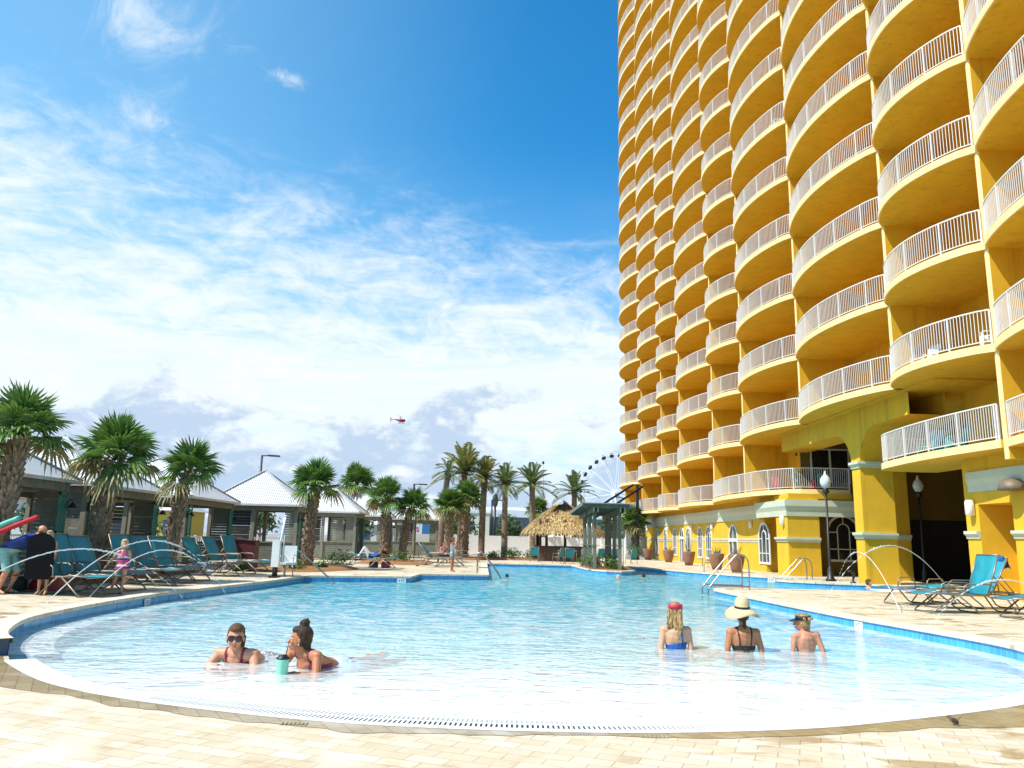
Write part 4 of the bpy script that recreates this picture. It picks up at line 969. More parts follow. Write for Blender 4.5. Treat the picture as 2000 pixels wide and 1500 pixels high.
# ================================================================== loungers and chairs
SLING = mat('teal_sling_fabric', (0.008, 0.245, 0.31), 0.6, 0.12, 5, bump=0.2, bscale=120)
FRM = mat('champagne_aluminium', (0.26, 0.22, 0.175), 0.42, 0.06, 8, metal=0.6)
def lounger_proto(back=62, towel=None):
    """x: head (-) to foot (+); y: width; on its own feet at z=0"""
    t = thing('sun_lounger', 'proto', 'sun lounger'); W = .33; zs = .36; hx = -.22; fx = 1.12; bl = .86; a = radians(back)
    bx, bz = hx - bl * cos(a), zs + bl * sin(a)
    mb = MB()
    for s in (-W, W):
        mb.tube([(hx - .62, s, zs - .02), (hx, s, zs), (.55, s, zs), (.72, s, zs + .03), (fx, s, zs + .015)], .017, 6)
        mb.tube([(hx, s * .97, zs + .01), (bx, s * .97, bz)], .016, 6)
    for x in (hx - .6, .2, fx): mb.tube([(x, -W, zs - .005), (x, W, zs - .005)], .014, 6)
    mb.tube([(bx, -W * .97, bz), (bx, W * .97, bz)], .016, 6)
    mb.tube([(hx - bl * .5 * cos(a), -W * .9, zs + bl * .5 * sin(a)), (hx - .52, -W * .9, zs)], .012, 5); mb.tube([(hx - bl * .5 * cos(a), W * .9, zs + bl * .5 * sin(a)), (hx - .52, W * .9, zs)], .012, 5)
    mb.build('frame', FRM, t)
    for (x0, x1) in ((.50, .98), (.42, -.02), (hx - .35, hx - .62)):
        mb = MB()
        for s in (-W, W):
            pass
        mb.tube([(x0, -W, zs), (x1 - (.06 if x1 > x0 else -.06), -W, .06), (x1, -W * .9, .018), (x1, W * .9, .018), (x1 - (.06 if x1 > x0 else -.06), W, .06), (x0, W, zs)], .016, 6)
        mb.build('leg', FRM, t)
    for s in (-W - .03, W + .03):
        mb = MB(); mb.tube([(hx - .12, s, zs), (hx - .10, s, zs + .17), (hx - .04, s, zs + .22), (.22, s, zs + .22), (.30, s, zs + .17), (.33, s, zs)], .015, 6); mb.build('armrest', FRM, t)
    def sheet(P, name):
        mb = MB(); n = len(P); vs = []
        for x, z in P: vs += [(x, -W + .02, z), (x, -W * .33, z - .012), (x, W * .33, z - .012), (x, W - .02, z)]
        vs += [(x, y, z - .006) for x, y, z in vs]; fs = []; o = 4 * n
        for i in range(n - 1):
            for k in range(3): fs.append((i * 4 + k, (i + 1) * 4 + k, (i + 1) * 4 + k + 1, i * 4 + k + 1)); fs.append((o + i * 4 + k, o + i * 4 + k + 1, o + (i + 1) * 4 + k + 1, o + (i + 1) * 4 + k))
        for i in range(n - 1): fs.append((i * 4, o + i * 4, o + (i + 1) * 4, (i + 1) * 4)); fs.append((i * 4 + 3, (i + 1) * 4 + 3, o + (i + 1) * 4 + 3, o + i * 4 + 3))
        fs.append((0, 1, o + 1, o)); fs.append((2, 3, o + 3, o + 2)); fs.append((1, 2, o + 2, o + 1))
        mb.add(vs, fs, True); return mb.build(name, SLING, t)
    sheet([(hx, zs + .012), (.1, zs - .01), (.5, zs + .005), (.72, zs + .035), (fx, zs + .02)], 'seat_sling')
    sheet([(hx - .01, zs + .03), (hx - bl * .5 * cos(a) + .01, zs + bl * .5 * sin(a) + .01), (bx, bz)], 'back_sling')
    return t
LP = {}
def lounger(x, y, rz, label, group, back=62, z=D):
    if back not in LP:
        LP[back] = t = lounger_proto(back); t.location = (x, y, z); t.rotation_euler = (0, 0, rz); t.scale = (1.16,) * 3; t['label'] = label; t['group'] = group; return t
    return dup(LP[back], (x, y, z), rz, label, group, 1.16)
LG = 'teal sun loungers facing the pool on the left deck'
for i, (y, b, lb) in enumerate([(18.2, 66, 'first upright lounger right of the black boogie board'), (18.9, 66, 'second upright lounger right of the black boogie board'), (20.1, 60, 'upright lounger just left of the girl in the swimsuit'), (22.1, 66, 'tall-backed lounger right behind the girl in the swimsuit'), (23.5, 60, 'teal lounger left of the third palm trunk'), (24.7, 60, 'teal lounger touching the third palm trunk'), (27.4, 56, 'reclined teal lounger beside the teal shutter, nearest the pool'), (29.2, 60, 'teal lounger between the shutter and the maroon bin'), (31.0, 66, 'upright teal lounger in front of the maroon bin')]):
    lounger(-9.85, y, 0.03 * ((i * 7) % 5 - 2) - .28, lb, LG, b)
RG = 'turquoise sun loungers on the right deck'
lounger(11.35, 18.9, pi + .06, 'sunlit turquoise lounger with raised back, nearest the pool corner', RG, 70)
lounger(12.35, 20.3, pi + .10, 'turquoise lounger with a blue towel over its raised back', RG, 60)
lounger(12.6, 17.6, pi + .03, 'flat turquoise lounger cut by the right edge of the frame', RG, 4)
lounger(11.7, 21.6, pi + .5, 'flat turquoise lounger standing behind the raised ones', RG, 4)
lounger(13.6, 18.5, pi + .05, 'second flat turquoise lounger at the right edge, behind the first', RG, 4)
MG = 'loungers along the far left deck'
lounger(-5.75, 37.2, -.05, 'lounger on which a person lies with raised knees', MG, 20)
lounger(-2.9, 40.5, -.1, 'reclined grey-teal lounger under the last palm trees', MG, 50); lounger(-2.7, 42.2, 0, 'flat teal lounger beside the standing woman', MG, 4); lounger(-2.0, 50.0, 0.05, 'upright turquoise lounger in front of the white fence', MG, 68)
# towel over a lounger back
mb = MB(); rng = random.Random(5); vs = []; fs = []
for i in range(7):
    for j in range(6): f = i / 6; vs.append((-.02 + (.16 if i > 3 else -.02) * f + .02 * sin(j * 2.1 + i), -.30 + .12 * j, .02 - abs(f - .5) * .62 + .03 * sin(j * 1.7)))
for i in range(6):
    for j in range(5): fs.append((i * 6 + j, i * 6 + j + 1, (i + 1) * 6 + j + 1, (i + 1) * 6 + j))
mb.add(vs, fs, True); o = mb.build('beach_towel', mat('blue_towel_terry', (0.01, 0.13, 0.36), 0.95, 0.4, 8, bump=.4), None, (13.10, 20.38, 1.50)); tag(o, 'blue towel hung over a raised lounger back', 'towel')
sd = o.modifiers.new('thick', 'SOLIDIFY'); sd.thickness = .012
def chair_proto():
    t = thing('patio_chair', 'proto', 'chair'); W = .28
    mb = MB()
    for s in (-W, W):
        mb.tube([(.26, s, 0), (.24, s, .42), (.22, s, .62), (-.2, s, .64), (-.27, s, .60)], .015, 6); mb.tube([(-.36, s, 0), (-.22, s, .40), (-.34, s, .98)], .015, 6); mb.tube([(.25, s, .40), (-.22, s, .38)], .015, 6)
    mb.tube([(-.34, -W, .98), (-.34, W, .98)], .015, 6); mb.tube([(.25, -W, .4), (.25, W, .4)], .015, 6); mb.build('frame', FRM, t)
    mb = MB(); mb.box((-.2, -W + .02, .385), (.25, W - .02, .40)); mb.build('seat', SLING, t)
    mb = MB(); mb.add([(-.21, -W + .02, .40), (-.21, W - .02, .40), (-.335, W - .02, .97), (-.335, -W + .02, .97), (-.225, -W + .02, .40), (-.225, W - .02, .40), (-.35, W - .02, .97), (-.35, -W + .02, .97)], [(0, 1, 2, 3), (7, 6, 5, 4), (0, 4, 5, 1), (3, 2, 6, 7), (0, 3, 7, 4), (1, 5, 6, 2)]); mb.build('backrest', SLING, t); return t
CP = None
def chair(x, y, rz, label, group, z=D, s=1.0):
    global CP
    if CP is None:
        CP = chair_proto(); CP.location = (x, y, z); CP.rotation_euler = (0, 0, rz); CP['label'] = label; CP['group'] = group; return CP
    return dup(CP, (x, y, z), rz, label, group, s)
BG = 'turquoise chairs by the thatched bar'
chair(2.75, 53.5, pi / 2, 'turquoise chair at the left end of the thatched bar', BG); chair(4.15, 51.0, pi / 2 + 1.0, 'turquoise chair turned sideways in front of the bar', BG); chair(4.75, 50.0, pi / 2 + .1, 'large turquoise chair back facing the pool, front of the bar', BG); chair(5.85, 49.6, pi / 2 - .2, 'turquoise chair partly hidden by the left pergola posts', BG)
chair(7.95, 51.5, pi / 2 - .2, 'turquoise chair seen between pergola posts', BG); chair(9.2, 53.0, pi / 2 + .7, 'turquoise chair right of the pergola by the clay planter', BG); chair(7.0, 52, pi / 2 + .3, 'turquoise chair behind the pergola shrubs', BG)
chair(13.9, 49.8, pi + .5, 'teal chair against the golden wall between two planters', 'teal chairs by the golden wall'); chair(13.9, 51.6, pi - .2, 'teal chair farther along the golden wall', 'teal chairs by the golden wall')
# ---------------- things on the balconies
def adirondack(loc, rz, m, label, group=None):
    t = thing('balcony_chair', label, 'chair', loc, rz, group); mb = MB(); mb.bar((.28, 0, .36), (-.25, 0, .26), .5, .03); mb.build('seat', m, t); mb = MB()
    for k in range(5): y = -.2 + k * .1; mb.bar((-.22, y, .28), (-.46, y * 1.15, 1.0 - .6 * y * y), .085, .02, V((1, 0, 0)))
    mb.build('backrest', m, t); mb = MB()
    for s in (-.32, .32): mb.bar((.3, s, .52), (-.4, s, .54), .11, .025); mb.build('armrest', m, t); mb = MB()
    for s in (-.29, .29): mb.bar((.28, s, 0), (.28, s, .51), .05, .08); mb.bar((.27, s, .36), (-.5, s, .02), .04, .09)
    mb.build('legs', m, t); return t
TQ = mat('turquoise_resin', (0.02, 0.42, 0.52), 0.45, .08); WH = mat('white_resin', (0.68, 0.70, 0.74), .45, .05)
fz = ZR + ST + .005; f2 = Z0 + FL + ST + .005
adirondack((15.35, 27.0, fz), pi + .5, TQ, 'turquoise slatted chair on the low right balcony, left of the pair', 'turquoise balcony chairs'); adirondack((15.5, 25.7, fz), pi - .4, TQ, 'turquoise slatted chair on the low right balcony, right of the pair', 'turquoise balcony chairs'); adirondack((15.9, 26.5, fz), pi, TQ, 'turquoise slatted chair behind the pair on the low right balcony', 'turquoise balcony chairs')
adirondack((15.15, 22.75, f2), pi - .5, WH, 'white chair behind the right end of the second-level railing'); adirondack((14.85, 26.0, f2), pi + .2, WH, 'white chair near the curved left end of the second-level railing')
adirondack((14.75, 38.2, Z0 + 6 * FL + ST), pi, WH, 'white chair high on an upper balcony')
mb = MB(); mb.lathe([(.0, -.02), (.30, -.0), (.36, .1), (.30, .2), (.0, .22)], 18); o = mb.build('bodyboard', mat('blue_yellow_board', (.02, .10, .35), .4, .3, 3, color2=(.6, .5, .03)), None, (15.7, 40.1, Z0 + ST + .5)); o.rotation_euler = (radians(80), 0, 0.1); o.scale = (1, 1.5, .5); tag(o, 'blue and yellow bodyboard leaning inside the corner balcony railing', 'bodyboard')
mb = MB(); mb.ellip((0, 0, .26), (.26, .26, .26)); o = mb.build('beach_ball', mat('red_vinyl_ball', (.55, .02, .04), .3, .1), None, (16.35, 39.9, Z0 + ST)); tag(o, 'red beach ball on the corner balcony', 'ball')
for (x, c, lb, nm) in ((17.0, (.02, .30, .28), 'green beach towel draped over a rack on the corner balcony', 'green_towel'), (14.95, (.55, .10, .06), 'red beach towel hung on the corner balcony', 'red_towel')):
    mb = MB(); mb.box((-.28, -.02, .25), (.28, .02, .85)); mb.box((-.3, -.03, .83), (.3, .03, .87)); mb.box((-.3, -.03, 0), (-.26, .03, .87)); mb.box((.26, -.03, 0), (.3, .03, .87)); o = mb.build('beach_towel', mat(nm, c, .9, .2, 5, bump=.3), None, (x, 40.0 if x > 15 else 41.6, Z0 + ST + .002)); tag(o, lb, 'towel', 'beach towels on the corner balcony')
# ================================================================== handrails, lift, pool fittings
def rail_thing(loc, paths, label, r=.024, group='steel pool handrails', z0=None):
    t = thing('handrail', label, 'handrail', loc, 0, group)
    for p in paths:
        mb = MB(); P = catmull3(p); mb.tube(P, r, 8); mb.build('tube', STEEL, t)
    return t
def catmull3(p, n=5):
    out = []; p = [V(q) for q in p]
    for i in range(len(p) - 1):
        a, b, c, d = p[max(0, i - 1)], p[i], p[i + 1], p[min(len(p) - 1, i + 2)]
        for k in range(n): t = k / n; out.append(.5 * ((2 * b) + (c - a) * t + (2 * a - 5 * b + 4 * c - d) * t * t + (3 * b - a - 3 * c + d) * t ** 3))
    out.append(p[-1]); return out
def stair_rail(dy, L=1.25, top=1.0, out=.22):
    return [(0, dy, -.35), (0, dy, .12), (.06, dy, .28), (L * .5, dy, top * .68), (L * .82, dy, top * .98), (L * .95, dy, top + .02), (L + out * .7, dy, top * .92), (L + out, dy, top * .7), (L + out, dy, D)]
rail_thing((7.1, 26.2, 0), [stair_rail(0, 1.15, 1.32), stair_rail(.75, 1.15, 1.34), [(0, 0, .30), (1.37, 0, .30)], [(0, .75, .3), (1.37, .75, .3)]], 'large double steel handrail at the tip of the right deck')
rail_thing((12.75, 34.6, 0), [stair_rail(0, 1.0, 1.1), stair_rail(.6, 1.0, 1.1)], 'smaller double steel handrail in front of the corner pier')
rail_thing((-7.25, 27.9, 0), [[(0, 0, D), (.02, 0, .7), (.16, 0, 1.02), (.34, 0, 1.08), (.55, 0, 1.0), (1.75, 0, .0), (1.95, 0, -.3)]], 'single sloping steel handrail in front of the straight palm', .028)
rail_thing((-.68, 33.6, 0), [[(0, 0, D), (0, 0, .95), (.1, 0, 1.05), (.22, 0, 1.02), (.95, 0, .12), (1.0, 0, -.3)], [(0, 1.2, D), (0, 1.2, .95), (.1, 1.2, 1.05), (.22, 1.2, 1.02), (.95, 1.2, .12), (1.0, 1.2, -.3)], [(0, 0, .45), (.55, 0, .45)]], 'steel handrail over the white steps at the deck corner')
rail_thing((10.9, 40.9, 0), [[(0, 0, -.2), (0, 0, .6), (.1, 0, .7), (.6, 0, .7), (.7, 0, .6), (.7, 0, D)]], 'low steel grab rail by the far planters', .022)
LW_ = mat('white_lift_plastic', (.75, .77, .76), .4, .05)
t = thing('pool_lift', 'white pool lift with a seat and tall slanted mast', 'pool lift', (-7.35, 27.0, D)); mb = MB(); mb.box((-.16, -.16, 0), (.16, .16, .06)); mb.lathe([(.09, .05), (.09, .34), (.06, .36), (.06, .85)], 12); mb.build('base_column', BLK, t)
mb = MB(); mb.box((-.13, -.1, .35), (.12, .1, 1.22)); mb.tube([(.05, 0, .6), (.12, 0, 1.2), (.22, 0, 2.05)], .035, 8); mb.lathe([(.05, 0), (.05, .05)], 10, (.22, 0, 2.03)); mb.tube([(.2, .05, .3), (.22, .05, 1.5)], .02, 8); mb.build('mast', LW_, t)
mb = MB(); mb.box((.05, .30, .42), (.52, .78, .50)); mb.box((.07, .74, .48), (.50, .80, 1.05)); mb.build('seat', LW_, t); mb = MB()
for x in (.07, .50): mb.tube([(x, .78, .72), (x, .40, .74), (x, .34, .68), (x, .34, .46)], .015, 6)
mb.tube([(.3, .3, .45), (.3, .12, .3), (.3, -.02, .08)], .02, 6); mb.build('armrest', STEEL, t); mb = MB(); mb.tube([(.5, .4, .42), (.5, .4, 0)], .02, 6); mb.build('leg', STEEL, t)
def marker_sign(c, nrm, label, text='3 FT', m=None, size=.15, group='depth marker tiles'):
    nrm = V(nrm).normalized(); s = V((0, 0, 1)).cross(nrm).normalized(); t = thing('depth_marker', label, 'depth marker', c, 0, group); mb = MB(); w = size * 1.9
    q = [s * i * w / 2 + V((0, 0, 1)) * j * size / 2 for i, j in ((-1, -1), (1, -1), (1, 1), (-1, 1))]; mb.add([p + nrm * .004 for p in q] + [p - nrm * .008 for p in q], [(0, 1, 2, 3), (4, 7, 6, 5), (0, 4, 5, 1), (1, 5, 6, 2), (2, 6, 7, 3), (3, 7, 4, 0)]); mb.build('tile', mat('white_marker_tile', (.8, .8, .78), .3, .03), t)
    put_text(text, t, nrm * .0055, s, size * .72, mat('black_lettering', (.012, .012, .014), .5), 'lettering')
def put_text(txt, par, off, right, size, m, name, up=V((0, 0, 1)), align='CENTER'):
    cu = bpy.data.curves.new(name, 'FONT'); cu.body = txt; cu.size = size; cu.align_x = align; cu.align_y = 'CENTER'; cu.extrude = size * .01; o = bpy.data.objects.new('tmp_text', cu); C.objects.link(o)
    dg = bpy.context.evaluated_depsgraph_get(); me = bpy.data.meshes.new_from_object(o.evaluated_get(dg)); bpy.data.objects.remove(o); me.materials.clear(); me.materials.append(m)
    o = link(name, me, par); right = V(right).normalized(); up = V(up); nz = right.cross(up); R = Matrix(((right.x, up.x, nz.x, off[0]), (right.y, up.y, nz.y, off[1]), (right.z, up.z, nz.z, off[2]), (0, 0, 0, 1))); o.matrix_local = R; return o
marker_sign((7.70, 16.78, .055), (-1, -.12, 0), 'white depth marker reading 3 FT on the right tile band, near the boy', '3 FT', size=.155)
marker_sign((7.235, 25.1, .06), (-1, -.05, 0), 'white depth marker at the far tip of the right deck', '4 FT', size=.15)
marker_sign((-7.83, 18.4, .06), (1, 0, 0), 'depth marker on the shaded left tile band near the girl', '3 FT', size=.15)
marker_sign((-3.35, 29.35, .06), (.1, -1, 0), 'depth marker on the far left tile band, left of the notch', '4 FT', size=.17)
marker_sign((12.9, 36.72, .07), (-.3, -1, 0), 'depth marker on the shaded channel wall below the corner pier', '4 FT', size=.17)
# spouting fountain on the small deck
t = thing('fountain_spout', 'small black figure spouting water beside the tall pier', 'fountain', (14.85, 32.6, D)); mb = MB(); mb.lathe([(.12, 0), (.12, .04), (.05, .08), (.04, .16)], 12); mb.build('pedestal', BLK, t); mb = MB(); mb.tube([(.0, 0, .15), (.05, 0, .30), (.02, 0, .42), (-.1, 0, .5), (-.2, 0, .46)], [.035, .07, .065, .045, .025], 10); mb.add([(.02, 0, .42), (.14, 0, .5), (.08, 0, .36)], [(0, 1, 2)]); mb.add([(.05, .0, .2), (.2, .09, .2), (.2, -.09, .24)], [(0, 1, 2)]); mb.build('figure', BLK, t)
# ================================================================== water jets
def jet_mat():
    m = bpy.data.materials.new('jet_water'); m.use_nodes = True; t = NT(m.node_tree); b = t.n['Principled BSDF']; b.inputs['Base Color'].default_value = (.82, .86, .88, 1); b.inputs['Roughness'].default_value = .12; b.inputs['IOR'].default_value = 1.33
    tr = t.new('ShaderNodeBsdfTransparent'); mx = t.new('ShaderNodeMixShader', i_0=.62, i_1=tr.outputs[0], i_2=b.outputs[0]); t.l.new(mx.outputs[0], t.n['Material Output'].inputs[0]); return m
JETM = jet_mat()
def jet(S, E, h, label, seed, r=.02, brk=.62, skew=0.0):
    rng = random.Random(seed); r *= .64; S = V(S); E = V(E); mb = MB(); o = S.copy(); N = 90; pts = []; rs = []
    def P(t):
        q = S.lerp(E, t); q.z = S.z + (E.z - S.z) * t + 4 * h * t * (1 - t); return q - o
    t0 = 0.0; seg = []
    for i in range(N + 1):
        t_ = i / N * brk; j = (t_ / brk) ** 2
        seg.append((P(t_) + V((rng.gauss(0, .005), rng.gauss(0, .005), rng.gauss(0, .006))) * j * 1.5, r * (.55 + .6 * j + rng.uniform(-.18, .22) * (0.3 + j))))
    t_ = brk; ph = 0.0
    while t_ < 1:
        f = (t_ - brk) / (1 - brk); q = P(t_) + V((rng.gauss(0, .012), rng.gauss(0, .012), rng.gauss(0, .012))) * f; ph += rng.uniform(.7, 1.4)
        k = r * (.9 - .45 * f) * max(.10, (.5 + .5 * sin(ph)) ** 1.3) if f > .05 else r
        seg.append((q, k)); t_ += .006
    mb.tube([q for q, _ in seg], [a for _, a in seg], 6)
    ob = mb.build('water_jet', JETM, None, o); tag(ob, label, 'water jet', 'arching water jets')
jet((-9.1, 13.2, D), (-6.5, 17.6, 0), 1.18, 'water jet rising from the left frame edge over the boogie board', 1, .024)
jet((-8.35, 15.1, D), (-6.6, 20.3, 0), 1.34, 'middle left water jet, highest arc, passing before the girl', 2, .024)
jet((-8.75, 17.6, D), (-6.35, 19.6, 0), 1.12, 'right-hand jet of the left three, rising at the girl\'s feet', 3, .022)
jet((9.35, 18.2, D), (12.5, 29.0, 0), 1.42, 'far right water jet landing in the channel by the tall pier', 4, .024)
jet((12.9, 22.0, D), (7.3, 18.1, 0), 1.62, 'water jet arching before the dark doorway on the right', 5, .024)
jet((12.7, 17.3, D), (7.85, 14.7, 0), .98, 'water jet arching over the right-hand loungers into the pool', 6, .022)
# ================================================================== planters, cooler, bins
CLAY = mat('clay_planter', (.26, .13, .075), .8, .15, 4, bump=.1)
for i, (y, x, lb, hh) in enumerate([(46.0, 13.0, 'large clay planter in front of the golden wall, nearest but one', .5), (41.9, 12.9, 'nearest clay planter, behind the large handrail', .5), (53.4, 13.2, 'clay planter with dry stalks between arched windows', .9), (60.5, 13.4, 'clay planter second from the far end of the golden wall', .4), (67.5, 13.2, 'farthest clay planter beside the white pillar', .4)]):
    t = thing('planter', lb, 'planter', (x, y, D), 0, 'clay planters along the golden wall'); mb = MB(); s = .88; mb.lathe([(.28 * s, 0), (.36 * s, .25), (.46 * s, .62), (.50 * s, .86), (.50 * s, .92), (.44 * s, .92), (.42 * s, .84)], 20); mb.build('pot', CLAY, t); mb = MB(); mb.lathe([(.43 * s, .84), (.2, .87), (.02, .88)], 14); mb.build('soil', mat('dark_soil', (.04, .03, .02), .95), t)
    mb = MB(); rng = random.Random(70 + i)
    for k in range(16): a = rng.uniform(0, 6.28); l = hh * rng.uniform(.5, 1.1); mb.tube([(.1 * cos(a), .1 * sin(a), .86), (.22 * cos(a), .22 * sin(a), .86 + l * .7), (.34 * cos(a), .34 * sin(a), .86 + l)], [.012, .008, .003], 4)
    mb.build('stems', mat('dry_stems', (.10, .06, .035), .9, .4), t)
t = thing('pillar', 'short white masonry pillar at the far corner of the golden wall', 'pillar', (14.2, 76.0, D)); mb = MB(); mb.box((-.5, -.3, 0), (.5, .3, 1.9)); mb.build('shaft', mat('white_render', (.7, .68, .64), .8), t); mb = MB(); mb.box((-.56, -.36, 1.9), (.56, .36, 2.0)); mb.build('cap', mat('white_render', (.7, .68, .64)), t)
t = thing('service_box', 'grey utility box beside the golden wall corner', 'utility box', (15.6, 73.5, D)); mb = MB(); mb.box((-.6, -.4, 0), (.6, .4, 1.75)); mb.build('cabinet', mat('grey_box', (.22, .20, .18), .7), t); mb = MB(); mb.box((-.62, -.42, 1.75), (.62, .42, 1.8)); mb.build('lid', mat('grey_box', (.22, .2, .18)), t)
t = thing('cooler', 'red cooler with a white lid on the left deck beside the boogie board', 'cooler', (-10.55, 19.2, D), .1); mb = MB(); mb.box((-.33, -.2, 0), (.33, .2, .34)); mb.build('body', mat('red_cooler', (.34, .012, .02), .4, .08), t); mb = MB(); mb.box((-.345, -.215, .34), (.345, .215, .42)); mb.build('lid', mat('white_cooler_lid', (.75, .73, .7), .4), t); mb = MB(); mb.tube([(-.36, -.1, .22), (-.39, 0, .2), (-.36, .1, .22)], .012, 5); mb.build('handle', mat('white_cooler_lid', (.75, .73, .7)), t)
t = thing('towel_bin', 'dark maroon towel bin against the cabana siding', 'towel bin', (-10.3, 33.3, D), 0); mb = MB(); mb.box((-.42, -.3, .05), (.42, .3, 1.12)); mb.build('body', mat('maroon_plastic', (.09, .012, .015), .5, .15), t); mb = MB(); mb.tube([(-.44, -.33, 1.14), (-.2, -.33, 1.2), (.2, -.33, 1.14), (.44, -.33, 1.10)], .03, 6); mb.box((-.44, -.32, 1.1), (.44, .32, 1.16)); mb.build('lid', mat('maroon_plastic', (.09, .012, .015)), t)
# bags under the reclining person
for (x, y, c, lb) in ((-5.55, 37.0, (.015, .02, .05), 'dark beach bag under the reclining person'), (-5.0, 37.1, (.25, .03, .10), 'pink patterned beach bag under the reclining person')):
    mb = MB(); mb.lathe([(.12, 0), (.17, .05), (.16, .22), (.13, .28)], 10); mb.tube([(-.1, 0, .26), (-.06, 0, .33), (.06, 0, .33), (.1, 0, .26)], .012, 5); o = mb.build('beach_bag', mat('bag_%d' % int(c[0] * 1000), c, .8, .4, 12), None, (x, y, D)); o.scale = (1.3, .8, 1); tag(o, lb, 'bag')
mb = MB(); mb.lathe([(.12, 0), (.19, .06), (.18, .3), (.12, .4), (.05, .44)], 10); mb.tube([(-.08, -.1, .4), (0, -.13, .5), (.08, -.1, .4)], .014, 5); o = mb.build('backpack', mat('black_bag', (.012, .012, .015), .7, .3), None, (-10.95, 18.7, D)); tag(o, 'black backpack on the deck between the bending man and the cooler', 'bag')
# ================================================================== street lamps
def street_lamp(loc, label, H=4.0):
    t = thing('street_lamp', label, 'street lamp', loc, 0, 'black globe street lamps'); mb = MB(); mb.lathe([(.21, 0), (.21, .08), (.14, .14), (.12, .5), (.075, .58), (.055, .7), (.045, H)], 16); mb.build('post', BLK, t); mb = MB(); mb.lathe([(.05, 0), (.13, .05), (.15, .12), (.10, .2), (.12, .26)], 16, (0, 0, H)); mb.build('collar', BLK, t)
    mb = MB(); mb.lathe([(.12, 0), (.20, .12), (.235, .28), (.20, .42), (.13, .52), (.07, .57)], 20, (0, 0, H + .26)); mb.build('globe', mat('frosted_globe', (.78, .80, .82), .25, .03, trans=.25), t); mb = MB(); mb.lathe([(.07, 0), (.07, .05), (.03, .08), (.05, .13), (.01, .18)], 10, (0, 0, H + .83)); mb.build('finial', mat('white_resin', (.68, .7, .74)), t); return t
street_lamp((14.65, 34.3, D), 'black lamp post with white globe standing before the corner pier', 3.75); street_lamp((19.3, 35.2, D), 'black lamp post with globe in the dark passage', 3.75)
